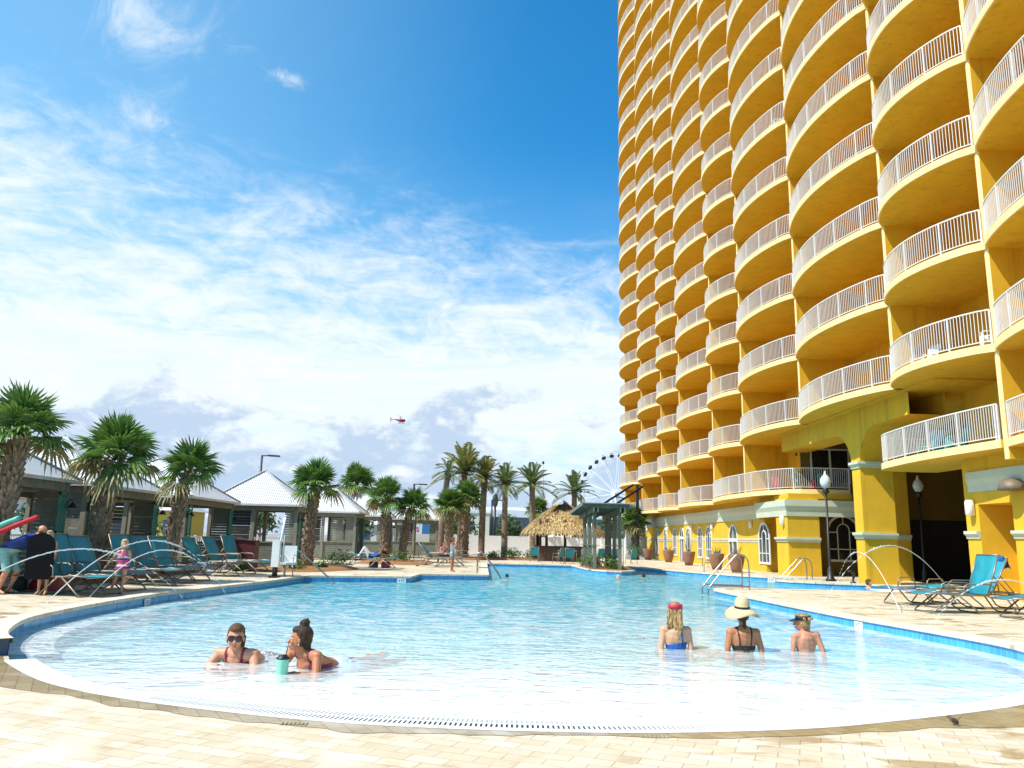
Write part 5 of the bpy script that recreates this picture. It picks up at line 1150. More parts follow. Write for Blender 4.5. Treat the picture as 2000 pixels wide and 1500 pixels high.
# ================================================================== thatched bar
def thatch_mat():
    m = bpy.data.materials.new('palm_thatch'); m.use_nodes = True; t = NT(m.node_tree); b = t.n['Principled BSDF']
    rnd = t.new('ShaderNodeNewGeometry').outputs['Random Per Island']; tc = t.new('ShaderNodeTexCoord'); n = t.noise(tc.outputs['Object'], 4, 5, .65)
    cr = t.new('ShaderNodeValToRGB'); t.put(cr.inputs[0], t.math('ADD', t.math('MULTIPLY', rnd, .6), t.math('MULTIPLY', n, .4))); e = cr.color_ramp.elements; e[0].position = .15; e[0].color = (.16, .095, .04, 1); e[1].position = .8; e[1].color = (.66, .48, .22, 1); k = e.new(.45); k.color = (.42, .28, .115, 1)
    t.put(b.inputs['Base Color'], cr.outputs[0]); b.inputs['Roughness'].default_value = .9; return m
THATCH = thatch_mat()
def thatched_bar():
    cx, cy = 4.95, 57.0; t = thing('thatched_bar', 'round-edged thatched tiki bar hut with a brown counter behind the pool', 'tiki hut', (cx, cy, D)); rng = random.Random(3)
    hx, hy, ze, zr, rl = 3.0, 2.6, 1.95, 4.1, .55
    def surf(u, v):   # u around 0..1, v 0 eave .. 1 ridge
        a = 2 * pi * u; c, s = cos(a), sin(a); p = 3.2; k = (abs(c) ** p + abs(s) ** p) ** (-1 / p)
        ex, ey = hx * k * c, hy * k * s; rx, ry = rl * max(-1, min(1, c * 1.6)), 0.0
        w = v; z = ze + (zr - ze) * (v ** .92); return V((ex + (rx - ex) * w, ey + (ry - ey) * w, z))
    mb = MB(); NU, NV = 40, 8; vs = [surf(i / NU, j / NV) - V((0, 0, .08)) for j in range(NV + 1) for i in range(NU)]; fs = [(j * NU + i, j * NU + (i + 1) % NU, (j + 1) * NU + (i + 1) % NU, (j + 1) * NU + i) for j in range(NV) for i in range(NU)]; mb.add(vs, fs, True)
    for k in range(5200):
        u = rng.random(); v = (1 - sqrt(rng.random() * .985)) * 1.0; p = surf(u, v); q = surf(u, max(0, v - .05)); dn = (q - p)
        if v < .03: dn = V((p.x * .12, p.y * .12, -1))
        dn.normalize(); o = V((p.x, p.y, .8)).normalized(); sd = dn.cross(o).normalized(); L = rng.uniform(.16, .40); w = rng.uniform(.012, .04); dn2 = (dn + sd * rng.uniform(-.45, .45) + o * rng.uniform(-.02, .22)).normalized(); e = p + dn2 * L + (V((0, 0, -.08)) if v < .1 else V())
        mb.add([p - sd * w + o * .01, p + sd * w + o * .01, e + sd * w * .7, e - sd * w * .5], [(0, 1, 2, 3)])
    mb.build('thatch_roof', THATCH, t)
    mb = MB(); zt = zr; mb.add([(-.8, -.75, zr - .55), (.8, -.75, zr - .55), (0, -.85, zr + .18), (0, .5, zr + .18), (-.8, .5, zr - .55), (.8, .5, zr - .55)], [(0, 2, 3, 4), (1, 5, 3, 2)]);
    for k in range(260):
        sg = rng.choice((-1, 1)); f = rng.random(); y = rng.uniform(-.9, .5); p = V((sg * .8 * f, y, zr + .2 - .73 * f)); d = V((sg * .75, rng.uniform(-.5, .3), -.66)).normalized(); s = V((0, 1, 0)); mb.add([p - s * .03, p + s * .03, p + d * .3 + s * .02 + V((sg * .03, 0, .05)), p + d * .3 - s * .02 + V((sg * .03, 0, .05))], [(0, 1, 2, 3)])
    mb.build('ridge_gablet', THATCH, t); mb = MB(); mb.add([(-.45, -.80, zr - .42), (.45, -.80, zr - .42), (0, -.82, zr + .02)], [(0, 1, 2)]); mb.build('vent', mat('unlit_doorway', (.012, .01, .008)), t)
    for (x, y) in ((-1.75, -1.7), (1.75, -1.7), (-1.75, 1.7), (1.75, 1.7), (0, -1.75), (-1.3, -1.72)): mb = MB(); mb.tube([(x, y, 0), (x + .03, y, 1.2), (x, y, 2.9)], [.11, .10, .09], 8); mb.build('post', mat('dark_pole', (.06, .038, .022), .8, .3), t)
    mb = MB()
    for a, b_ in (((-1.8, -1.75), (1.8, -1.75)), ((-1.8, -1.75), (-1.8, 1.75)), ((1.8, -1.75), (1.8, 1.75))): mb.bar((*a, .5), (*b_, .5), .12, 1.0)
    mb.build('counter', mat('brown_counter', (.085, .05, .032), .7, .3, 6), t); mb = MB()
    for a, b_ in (((-2.0, -1.85), (2.0, -1.85)), ((-1.9, -1.6), (-1.9, 1.8)), ((1.9, -1.6), (1.9, 1.8))): mb.bar((*a, 1.03), (*b_, 1.03), .5, .06)
    mb.build('counter_top', mat('dark_worktop', (.05, .033, .025), .35, .2), t)
thatched_bar()
for i, (x, y) in enumerate(((4.6, 54.3), (5.5, 54.25), (6.2, 54.3))):
    t = thing('bar_stool', ('bar stool at the left of the thatched bar front', 'bar stool at the middle of the thatched bar front', 'bar stool at the right of the thatched bar front')[i], 'bar stool', (x, y, D), 0, 'stools at the thatched bar'); mb = MB()
    for sx_ in (-1, 1):
        for sy_ in (-1, 1): mb.tube([(.2 * sx_, .2 * sy_, 0), (.14 * sx_, .14 * sy_, .74)], .014, 5)
    mb.build('legs', FRM, t); mb = MB(); mb.box((-.2, -.2, .74), (.2, .2, .79)); mb.build('seat', mat('pale_turquoise_pad', (.10, .30, .32), .6), t)
# ================================================================== pergola on the planted island
def pergola():
    t = thing('pergola', 'grey-green timber pergola with paired posts on the planted island', 'pergola', (5.9, 43.4, D)); G = mat('weathered_green_timber', (.17, .17, .125), .85, .2, 5, bump=.2, stretch=(1, 1, .3))
    for (x, y) in ((-.66, -2.3), (.62, -2.55), (-.72, -.6), (.66, -.4), (-.72, 1.3), (.68, 1.5), (-.6, 2.8), (.7, 2.9)):
        z = 3.02 - .05 * y; mb = MB(); mb.box((x - .085, y - .085, 0), (x + .085, y + .085, z)); mb.box((x - .12, y - .12, 1.22), (x + .12, y + .12, 1.27)); mb.build('post', G, t)
    for s in (-.7, .68):
        mb = MB()
        for o in (-.11, .11): mb.bar((s + o, -3.2, 3.06), (s + o, 3.6, 2.82), .05, .24)
        mb.build('beam', G, t)
    for k in range(10):
        y = -3.0 + k * .7; z = 3.25 - (y + 3) * .035; mb = MB(); mb.bar((-1.35, y, z), (1.25, y, z), .06, .20); mb.build('rafter', G, t)
    mb = MB(); mb.add([(-1.35, -3.25, 3.40), (1.0, -3.25, 3.40), (1.0, 3.6, 3.14), (-1.35, 3.6, 3.14)], [(0, 1, 2, 3), (3, 2, 1, 0)]); mb.v = mb.v[:4]; mb.f = [(0, 1, 2, 3)]; mb.mi = [0]; mb.sm = [False]; o = mb.build('roof_panel', mat('grey_roof_panel', (.26, .25, .225), .8, .15), t); sd = o.modifiers.new('thick', 'SOLIDIFY'); sd.thickness = .045
    mb = MB()
    for s in (-1.4, 1.05): mb.bar((s, -3.3, 3.33), (s, 3.65, 3.07), .05, .17)
    mb.build('fascia', G, t); mb = MB()
    for (a, b_) in (((-.66, -2.3), (-.72, 2.8)), ((.62, -2.55), (.7, 2.9)), ((-.66, -2.3), (.62, -2.55))):
        for dd in (.16,): mb.tube([(a[0] + (.1 if a[0] > 0 else -.1), a[1], 1.25), (b_[0] + (.1 if b_[0] > 0 else -.1), b_[1], 1.25)], .018, 6)
    for (x, y) in ((-.80, -2.2), (.80, -2.5), (-.86, -.5), (.82, -.3)): mb.tube([(x, y, 0), (x, y, 3.0)], .022, 6)
    mb.build('trellis_rail', STEEL, t)
pergola()
# ================================================================== beyond the fence
GREYB = mat('grey_cladding', (.18, .19, .21), .7, .08, .3); WHR = mat('white_membrane_roof', (.66, .68, .70), .6, .05, .3)
t = thing('warehouse', 'long grey hall with a white roof and rooftop vents beyond the white fence', 'building', (4, 180, -.05)); mb = MB(); mb.box((-10, 0, 0), (34, 40, 6.6)); mb.build('wall', GREYB, t); mb = MB(); mb.box((-10.3, -.4, 6.6), (34.3, 40, 8.2)); mb.add([(-10.3, -.4, 8.2), (34.3, -.4, 8.2), (34.3, 20, 9.6), (-10.3, 20, 9.6)], [(0, 1, 2, 3)]); mb.build('roof', WHR, t)
for x in (5, 11): mb = MB(); mb.box((x, -.6, 7.2), (x + 1.3, -.4, 8.0)); mb.build('vent', mat('dark_vent', (.05, .05, .06), .6), t)
for k in range(7): mb = MB(); x = -8 + k * 5.2; mb.box((x, -.06, 3.6), (x + 2.6, -.02, 5.4)); mb.build('window', mat('blue_grey_glazing', (.05, .09, .20), .15, .2), t)
t = thing('cream_building', 'small cream building left of the grey hall', 'building', (-5.6, 170, -.05)); mb = MB(); mb.box((-3, 0, 0), (4.5, 12, 7.0)); mb.build('wall', mat('cream_render', (.62, .58, .47), .8), t); mb = MB(); mb.box((-3.2, -.2, 7.0), (4.7, 12.2, 7.4)); mb.build('roof', WHR, t)
for k in range(3): mb = MB(); mb.box((-2 + k * 2.2, -.06, 3.4), (-.9 + k * 2.2, -.01, 5.2)); mb.build('window', mat('blue_grey_glazing', (.05, .09, .2)), t)
for (px_, Y, w, h, c, lb) in ((297, 75, 7, 3.6, (.55, .42, .06), 'low yellow building seen through the third cabana'), (122, 80, 9, 4.6, (.42, .13, .08), 'low building with a reddish roof seen through the second cabana'), (720, 95, 8, 3.0, (.35, .34, .32), 'low pale building behind the picket railing')):
    x = (px_ - 965) * Y / 1513; t = thing('low_building', lb, 'building', (x, Y, -.05)); mb = MB(); mb.box((-w / 2, 0, 0), (w / 2, 6, h)); mb.build('wall', mat('render_%d' % px_, c if px_ == 297 else (.6, .58, .55), .8), t); mb = MB(); mb.add([(-w / 2 - .4, -.4, h), (w / 2 + .4, -.4, h), (w / 2 + .4, 6.4, h), (-w / 2 - .4, 6.4, h), (-w / 2 + 1, 3, h + 1.2), (w / 2 - 1, 3, h + 1.2)], [(0, 1, 5, 4), (1, 2, 5), (2, 3, 4, 5), (3, 0, 4)]); mb.build('roof', mat('roofing_%d' % px_, c if px_ == 122 else (.62, .62, .62), .7), t)
    for k in range(3): mb = MB(); xx = -w / 2 + w * (k + .5) / 3; mb.box((xx - .5, -.05, h * .4), (xx + .5, -.01, h * .75)); mb.build('window', mat('blue_grey_glazing', (.05, .09, .2)), t)
# big pale sign board with pink lettering and a blue panel
Y = 100; t = thing('billboard', 'white board with pink script lettering and a blue panel, seen through the last cabana', 'sign', (-10.1, Y, -.05)); mb = MB(); mb.box((-3.0, 0, .9), (.9, .12, 4.05)); mb.build('board', mat('pale_aqua_board', (.66, .76, .77), .5, .05), t); mb = MB(); mb.box((.95, 0, .9), (3.2, .12, 3.85)); mb.build('blue_panel', mat('blue_panel', (.03, .17, .38), .5, .1), t)
put_text('Dee\'s', t, (-.75, -.03, 2.75), (1, 0, 0), 1.2, mat('pink_lettering', (.60, .02, .20), .5), 'lettering', V((0, 0, 1))); put_text('lil', t, (-2.45, -.03, 2.85), (1, 0, 0), 1.1, mat('pink_lettering', (.60, .02, .20)), 'lettering')
mb = MB()
for x in (-2.6, .4, 2.9): mb.box((x - .07, .02, 0), (x + .07, .11, 1.0))
mb.build('legs', BLK, t)
def lot_lamp(px_, top, Y, label, arm=1, H=None, double=False):
    p = at_y(px_, top, Y); H = p.z + .05; t = thing('parking_lamp', label, 'lamp post', (p.x, Y, -.05), 0, 'tall lamp posts beyond the fence'); r = .10 if Y < 80 else .13; mb = MB(); mb.tube([(0, 0, 0), (0, 0, H)], [r * 1.15, r * .8], 8); mb.build('pole', BLK, t); mb = MB()
    for a in ((arm, -arm) if double else (arm,)): mb.bar((0, 0, H - .05), (a * .55, 0, H - .02), .08, .08); mb.bar((a * .5, 0, H - .02), (a * 1.35, 0, H - .05), .36, .11)
    mb.build('head', BLK, t)
lot_lamp(512, 889, 60, 'dark parking-lot lamp above the bright corrugated cabana roof'); lot_lamp(809, 945, 80, 'dark parking-lot lamp above the last cabana roof'); lot_lamp(-22, 792, 36, 'lamp head entering at the left edge above the large palm'); lot_lamp(961, 976, 95, 'dark lamp post left of the slender date palm')
p = at_y(967, 988, 110); t = thing('round_sign_post', 'dark post with an oval head beside the lamp post behind the palms', 'sign post', (p.x, 110, -.05)); mb = MB(); mb.tube([(0, 0, 0), (0, 0, p.z)], .16, 8); mb.build('pole', BLK, t); mb = MB(); mb.ellip((0, 0, p.z + .8), (.42, .12, 1.0)); mb.build('head', mat('slate_sign', (.05, .06, .08), .4), t)
p = at_y(1061, 903, 120); t = thing('thin_pole', 'thin tall grey pole behind the date palms', 'pole', (p.x, 120, -.05)); mb = MB(); mb.tube([(0, 0, 0), (0, 0, p.z)], [.16, .07], 6); mb.build('pole', mat('galvanised', (.4, .42, .45), .5), t); mb = MB(); mb.ellip((0, 0, p.z), (.2, .2, .25), None, 8, 6); mb.build('tip', BLK, t)
for (px_, top) in ((1205, 1015), (1222, 1022)):
    p = at_y(px_, top, 90); t = thing('banner_pole', 'thin light pole seen past the pergola, ' + ('nearer the pergola' if px_ < 1210 else 'nearer the hotel'), 'pole', (p.x, 90, -.05), 0, 'thin poles behind the pergola'); mb = MB(); mb.tube([(0, 0, 0), (0, 0, p.z)], .06, 6); mb.build('pole', mat('galvanised', (.4, .42, .45)), t); mb = MB(); mb.bar((0, 0, p.z), (.5, 0, p.z), .05, .07); mb.build('head', BLK, t)
# Ferris wheel
Yw = 300; hub = at_y(1203, 964, Yw); t = thing('ferris_wheel', 'white Ferris wheel with dark gondolas behind the hotel corner', 'ferris wheel', (hub.x, Yw, -.05), radians(-30)); R_ = 15.2; hz = hub.z + .05; WS = mat('white_steel', (.78, .80, .84), .5, .04)
mb = MB(); 
for dy in (-1.0, 1.0):
    for rr, tk in ((R_, .15), (R_ - 1.5, .10)):
        for k in range(42): a, b_ = 2 * pi * k / 42, 2 * pi * (k + 1) / 42; mb.bar((rr * cos(a), dy, hz + rr * sin(a)), (rr * cos(b_), dy, hz + rr * sin(b_)), tk, tk, V((0, 1, 0)))
for k in range(42): a = 2 * pi * k / 42; mb.bar((R_ * cos(a), -1, hz + R_ * sin(a)), ((R_ - 1.5) * cos(a), 1, hz + (R_ - 1.5) * sin(a)), .08, .08, V((0, 1, 0)))
mb.build('rim', WS, t); mb = MB()
for k in range(14):
    a = 2 * pi * (k + .3) / 14
    for dy in (-1, 1): mb.bar((.8 * cos(a), dy * 1.3, hz + .8 * sin(a)), ((R_ - 1.5) * cos(a), dy, hz + (R_ - 1.5) * sin(a)), .13, .13, V((0, 1, 0)))
mb.build('spokes', WS, t); mb = MB(); mb.tube([(0, -2.2, hz), (0, 2.2, hz)], .9, 14); mb.build('hub', WS, t); mb = MB()
for dy in (-3.0, 3.0):
    for dx in (-6, 6): mb.bar((0, dy * .7, hz), (dx, dy * 1.4, 0), .5, .5, V((0, 1, 0)))
mb.build('support_legs', WS, t)
for k in range(28):
    a = 2 * pi * (k + .5) / 28; c = V(((R_ + .0) * cos(a), 0, hz + R_ * sin(a))); mb = MB(); mb.lathe([(.35, -1.35), (.75, -1.2), (.85, -.6), (.80, .1), (.55, .4), (.1, .5)], 10, c); mb.build('gondola', mat('dark_gondola', (.02, .03, .06), .25, .3) if k % 7 else mat('black_gondola', (.008, .012, .02), .25), t)
# inclined steel ride beam
a = at_y(1163, 993, 70); b_ = at_y(1222, 957, 70); t = thing('inclined_beam', 'pair of dark inclined steel beams with rungs rising behind the pergola roof', 'ride track', (a.x, 70, -.05)); mb = MB(); A0 = V((0, 0, a.z)); B0 = V((b_.x - a.x + 1.2, 3, b_.z + .75))
for o in (V((0, 0, 0)), V((.9, 0, -.15))): mb.bar(A0 + o - (B0 - A0) * .3, B0 + o, .14, .16)
for k in range(5): p = (A0).lerp(B0, k / 4); mb.bar(p, p + V((.9, 0, -.15)), .07, .07)
mb.build('rails', BLK, t); mb = MB(); q = A0 - (B0 - A0) * .3; mb.bar(q, (q.x, q.y, 0), .25, .25); mb.bar(B0 + V((.4, 0, 0)), (B0.x + .4, B0.y, 0), .25, .25); mb.build('support', BLK, t)
# things under and behind the bar
t = thing('canopy_tent', 'navy canopy with a pale peak seen under the thatched roof', 'canopy', (5.9, 82, -.05)); mb = MB(); mb.add([(-2.4, -1.5, 1.7), (2.4, -1.5, 1.7), (2.4, 1.5, 1.7), (-2.4, 1.5, 1.7), (-.4, 0, 2.9), (.4, 0, 2.9)], [(0, 1, 5, 4), (1, 2, 5), (2, 3, 4, 5), (3, 0, 4)]); mb.build('top', mat('navy_canvas', (.012, .02, .09), .8), t); mb = MB()
for x in (-2.3, 2.3):
    for y in (-1.4, 1.4): mb.tube([(x, y, 0), (x, y, 1.72)], .04, 6)
mb.build('poles', mat('galvanised', (.4, .42, .45)), t)
t = thing('white_umbrella', 'pale market umbrella seen under the thatched roof', 'umbrella', (6.7, 79, -.05)); mb = MB(); mb.lathe([(1.5, 2.0), (.8, 2.5), (.05, 2.85)], 8, smooth=False); mb.build('canopy', mat('white_canvas', (.7, .7, .68), .8), t); mb = MB(); mb.tube([(0, 0, 0), (0, 0, 2.8)], .04, 6); mb.build('pole', FRM, t)
# helicopter
h = at_y(781, 821, 420); t = thing('helicopter', 'small red helicopter flying in the sky left of the hotel', 'helicopter', h, .0); RED = mat('red_paint', (.42, .006, .035), .35, .08); HB = mat('dark_canopy', (.01, .012, .02), .15)
mb = MB(); mb.ellip((.9, 0, -.1), (2.0, .8, .95)); mb.ellip((-.5, 0, .15), (1.6, .6, .6)); mb.build('fuselage', RED, t); mb = MB(); mb.ellip((2.15, 0, -.1), (.95, .72, .75)); mb.build('canopy', HB, t); mb = MB(); mb.tube([(-1.2, 0, .35), (-4.8, 0, .5)], [.28, .13], 8); mb.build('tail_boom', RED, t)
mb = MB(); mb.add([(-4.5, -.05, .4), (-5.1, -.05, 1.6), (-5.4, -.05, 1.6), (-5.0, -.05, .4), (-5.2, -.05, -.8), (-4.9, -.05, -.8), (-4.5, .05, .4), (-5.1, .05, 1.6), (-5.4, .05, 1.6), (-5.0, .05, .4), (-5.2, .05, -.8), (-4.9, .05, -.8)], [(0, 1, 2, 3), (0, 3, 4, 5), (6, 9, 8, 7), (6, 11, 10, 9)]); mb.bar((-4.8, .2, -.3), (-4.8, .2, 1.3), .05, .14); mb.build('tail_fin', mat('grey_fin', (.16, .10, .11), .5), t)
mb = MB(); mb.tube([(.2, 0, .4), (.1, 0, 2.1)], [.28, .13], 8); mb.build('mast', HB, t); mb = MB(); mb.bar((.1 - 1.2, -4.6, 2.15), (.1 + 1.2, 4.6, 2.15), .26, .05); mb.build('rotor_blades', HB, t); mb = MB()
for y in (-.95, .95): mb.tube([(-1.0, y, -1.6), (2.3, y, -1.6), (2.7, y, -1.4)], .07, 6); mb.tube([(0, y * .5, -.8), (0, y, -1.6)], .05, 6); mb.tube([(1.5, y * .5, -.8), (1.5, y, -1.6)], .05, 6)
mb.build('skids', mat('grey_fin', (.16, .10, .11)), t)
# small brown bird on the wet pavers
t = thing('sparrow', 'small brown bird on the wet pavers at the lower right', 'bird', (4.48, 7.86, .0), 2.6); BR = mat('brown_feathers', (.09, .06, .035), .8, .4, 40, color2=(.25, .19, .13)); mb = MB(); Mr = Matrix.Rotation(-.5, 3, 'Y'); mb.ellip((0, 0, .045), (.045, .024, .026), Mr, 12, 8); mb.ellip((.038, 0, .075), (.019, .017, .018), None, 10, 8); mb.ellip((-.045, 0, .07), (.04, .008, .005), Matrix.Rotation(.9, 3, 'Y'), 8, 6); mb.build('body', BR, t)
mb = MB(); mb.tube([(.054, 0, .074), (.068, 0, .071)], [.006, .001], 6); mb.build('beak', BLK, t); mb = MB()
for y in (-.01, .01): mb.tube([(.0, y, .028), (.004, y, .002)], .003, 5); mb.tube([(-.006, y, .002), (.016, y, .002)], .0025, 5)
mb.build('legs', BLK, t); mb = MB()
for y in (-1, 1): mb.ellip((-.006, y * .022, .05), (.036, .005, .017), Mr, 10, 6)
mb.build('wings', mat('dark_wing', (.05, .033, .02), .8, .3), t)
# ================================================================== people
def skin_mat(name, c, c2=None):
    m = mat(name, c, .5, .10, 7, sss=.08, color2=c2 or tuple(min(1, q * 1.18) for q in c)); return m
SK1 = skin_mat('fair_skin', (.52, .235, .13)); SK2 = skin_mat('tanned_skin', (.40, .15, .065)); SK3 = skin_mat('light_skin', (.56, .285, .17)); SK4 = skin_mat('deep_tan_skin', (.26, .105, .05))
def hair_mat(name, a, b):
    m = bpy.data.materials.new(name); m.use_nodes = True; t = NT(m.node_tree); p = t.n['Principled BSDF']; tc = t.new('ShaderNodeTexCoord'); n = t.noise(t.mapping(tc.outputs['Object'], scale=(1, 1, .16)), 75, 3, .6); t.put(p.inputs['Base Color'], t.mix(t.smooth(n, .35, .65), rgba(a), rgba(b))); p.inputs['Roughness'].default_value = .62; p.inputs['Specular IOR Level'].default_value = .3
    bn = t.new('ShaderNodeBump'); bn.inputs['Strength'].default_value = .7; bn.inputs['Distance'].default_value = .01; t.put(bn.inputs['Height'], n); t.l.new(bn.outputs[0], p.inputs['Normal']); return m
H_BRN = hair_mat('brown_hair', (.035, .018, .007), (.17, .085, .035)); H_DRK = hair_mat('dark_hair', (.010, .006, .003), (.075, .036, .013)); H_BLD = hair_mat('blond_brown_hair', (.10, .05, .02), (.52, .33, .13)); H_LBL = hair_mat('light_blond_hair', (.35, .24, .12), (.62, .48, .28))
def cap(mb, a, b, ra, rb, n=12):
    """tapered capsule"""
    a = V(a); b = V(b); d = b - a; L = d.length
    if L < 1e-5: mb.ellip(a, (ra, ra, ra)); return
    d.normalize(); P = []; R = []
    for k in range(5, 0, -1): th = pi / 2 * k / 5; P.append(a - d * ra * sin(th)); R.append(max(.0006, ra * cos(th)))
    for k in range(4): f = k / 3; P.append(a.lerp(b, f)); R.append(ra + (rb - ra) * f)
    for k in range(1, 6): th = pi / 2 * k / 5; P.append(b + d * rb * sin(th)); R.append(max(.0006, rb * cos(th)))
    mb.tube(P, R, n)
def remesh(mb, vox, sm=3, disp=None):
    me = bpy.data.meshes.new('tmp'); me.from_pydata(mb.v, [], mb.f); o = bpy.data.objects.new('tmp_body', me); C.objects.link(o)
    r = o.modifiers.new('r', 'REMESH'); r.mode = 'VOXEL'; r.voxel_size = vox; r.use_smooth_shade = True
    s = o.modifiers.new('s', 'SMOOTH'); s.factor = .5; s.iterations = sm
    dg = bpy.context.evaluated_depsgraph_get(); out = bpy.data.meshes.new_from_object(o.evaluated_get(dg)); bpy.data.objects.remove(o); bpy.data.meshes.remove(me)
    out.materials.clear()
    for p in out.polygons: p.use_smooth = True
    return out
def shell(me, pred, off, name, m, par):
    """clothing: the part of the body surface that satisfies pred, lifted off the skin"""
    keep = [p for p in me.polygons if pred(p.center)]; used = {}; vs = []; fs = []
    for p in keep:
        f = []
        for vi in p.vertices:
            if vi not in used: v = me.vertices[vi]; used[vi] = len(vs); vs.append(v.co + v.normal * off)
            f.append(used[vi])
        fs.append(tuple(f))
    if not fs: return None
    n = bpy.data.meshes.new(name); n.from_pydata(vs, [], fs); n.materials.append(m)
    for p in n.polygons: p.use_smooth = True
    o = link(name, n, par); sd = o.modifiers.new('t', 'SOLIDIFY'); sd.thickness = off * .8; sd.offset = -1; return o
def hand(mb, w, d, n, s=1.0, curl=.35, side=1):
    """palm and five fingers from wrist w along d; n is the back-of-hand normal"""
    d = V(d).normalized(); n = V(n); n = (n - d * n.dot(d)).normalized(); s_ = d.cross(n) * side; c = V(w) + d * .045 * s
    Mx = Matrix((d, s_, n)).transposed(); mb.ellip(c, (.048 * s, .038 * s, .016 * s), Mx)
    for k, (o, L) in enumerate(((-.028, .062), (-.010, .074), (.010, .070), (.027, .056))):
        a = V(w) + d * .082 * s + s_ * o * s; b_ = a + (d - n * curl * .6).normalized() * L * .5 * s; e = b_ + (d - n * curl * 1.8).normalized() * L * .5 * s; cap(mb, a, b_, .0092 * s, .0085 * s, 6); cap(mb, b_, e, .0085 * s, .007 * s, 6)
    a = V(w) + d * .03 * s - s_ * .032 * s; b_ = a + (d * .6 - s_ * .8).normalized() * .036 * s; cap(mb, a, b_, .011 * s, .0095 * s, 6); cap(mb, b_, b_ + (d * .95 - s_ * .2 - n * curl).normalized() * .03 * s, .0095 * s, .008 * s, 6)
def head_frame(c, yaw, pitch=0, roll=0):
    R = Matrix.Rotation(yaw, 3, 'Z') @ Matrix.Rotation(-pitch, 3, 'Y') @ Matrix.Rotation(roll, 3, 'X'); return lambda x, y, z: V(c) + R @ V((x, y, z)), R
def person(label, loc, rz, J, skin, s=1.0, vox=.009, head=(0, 0, 0), hair=None, hairm=None, fat=1.0, female=True, hands=True, hips=True, hs=1.0):
    """J: joints in the person's own frame (x forward, y left, z up)"""
    t = thing('person', label, 'person', loc, rz); J = {k: V(v) for k, v in J.items()}; mb = MB(); f = fat * s
    pel, ch, nk, hd = J['pel'], J['ch'], J['nk'], J['hd']; up = (ch - pel).normalized(); lat = (J['sL'] - J['sR']).normalized(); fw = lat.cross(up).normalized(); Mt = Matrix((fw, lat, up)).transposed()
    mid = pel.lerp(ch, .5)
    mb.ellip(pel, (.105 * f, .155 * f, .12 * f), Mt); mb.ellip(mid, (.092 * f, .128 * f, .15 * f), Mt); mb.ellip(ch, (.105 * f, .155 * f, .17 * f), Mt)
    sm = (J['sL'] + J['sR']) / 2; cap(mb, J['sL'], J['sR'], .058 * f, .058 * f)
    for sg in ('L', 'R'): cap(mb, J['s' + sg].lerp(ch, .25) - up * .03 * s, mid + lat * (.07 if sg == 'L' else -.07) * f, .06 * f, .07 * f); cap(mb, sm.lerp(nk, .6), J['s' + sg].lerp(sm, .35), .05 * f, .055 * f); cap(mb, ch + up * .06 * s, sm, .11 * f, .075 * f)
    for sg in ('L', 'R'): cap(mb, sm.lerp(nk, .35) , J['s' + sg], .055 * f, .05 * f)
    cap(mb, sm, nk, .062 * s, .05 * s); cap(mb, nk, hd - V((0, 0, .04 * s)), .05 * s, .05 * s)
    if female:
        for sg in (-1, 1): mb.ellip(ch + fw * .085 * f + lat * .075 * sg * f + up * .0, (.055 * f, .062 * f, .06 * f), Mt)
    for sg in ('L', 'R'):
        sh, e, w = J['s' + sg], J['e' + sg], J['w' + sg]; cap(mb, sh, e, .053 * f, .039 * f); cap(mb, e, w, .040 * f, .026 * s)
        if hands and 'h' + sg in J: hand(mb, w, J['h' + sg] - w, J.get('n' + sg, V((0, 0, 1))), s, .35, 1 if sg == 'L' else -1)
        if 'k' + sg in J:
            h = pel + lat * (.085 if sg == 'L' else -.085) * f - up * .03; cap(mb, h, J['k' + sg], .088 * f, .054 * f); cap(mb, J['k' + sg], J['a' + sg], .056 * f, .033 * s)
            kn = J['k' + sg]; an = J['a' + sg]; mb.ellip(kn.lerp(an, .3) - fw * .012, (.052 * f, .05 * f, .1 * s), Matrix((((an - kn).normalized().cross(lat)).normalized(), lat, (an - kn).normalized())).transposed())
            if 't' + sg in J: d = J['t' + sg] - an; cap(mb, an - d.normalized() * .035 * s + V((0, 0, -.02 * s)), J['t' + sg], .034 * s, .026 * s); cap(mb, an, J['t' + sg], .034 * s, .022 * s)
    Pf, R = head_frame(hd, *head); q = s * hs
    def E(c, r): mb.ellip(Pf(*[a * q for a in c]), [a * q for a in r], R, 14, 10)
    E((-.012, 0, .030), (.098, .077, .092)); E((.025, 0, -.035), (.066, .062, .085)); E((.052, 0, -.088), (.034, .034, .026)); E((.070, 0, -.006), (.022, .055, .028)); cap(mb, Pf(.086 * q, 0, .008 * q), Pf(.108 * q, 0, -.034 * q), .010 * q, .016 * q, 8)
    E((.082, 0, -.066), (.014, .026, .008)); E((.081, 0, -.079), (.013, .022, .008)); E((.068, .042, -.034), (.02, .022, .024)); E((.068, -.042, -.034), (.02, .022, .024)); E((.079, 0, .026), (.016, .05, .013))
    for sg in (-1, 1): E((-.008, .077 * sg, -.012), (.020, .010, .031))
    me = remesh(mb, vox, 2); me.name = 'body'; me.materials.append(skin); body = link('body', me, t)
    eb = MB()
    for sg in (-1, 1): eb.ellip(Pf(.079 * q, .031 * sg * q, .004 * q), (.010 * q, .014 * q, .008 * q), R, 10, 6)
    eb.cur = 1
    for sg in (-1, 1): eb.ellip(Pf(.0865 * q, .031 * sg * q, .004 * q), (.004 * q, .006 * q, .006 * q), R, 8, 6)
    eb.build('eyes', [mat('eye_white', (.75, .73, .7), .2), mat('eye_dark', (.02, .012, .008), .2)], t)
    lb = MB(); lb.ellip(Pf(.0945 * q, 0, -.072 * q), (.006 * q, .021 * q, .008 * q), R, 10, 6); lb.build('lips', mat('lip_skin', (.36, .10, .085), .45), t)
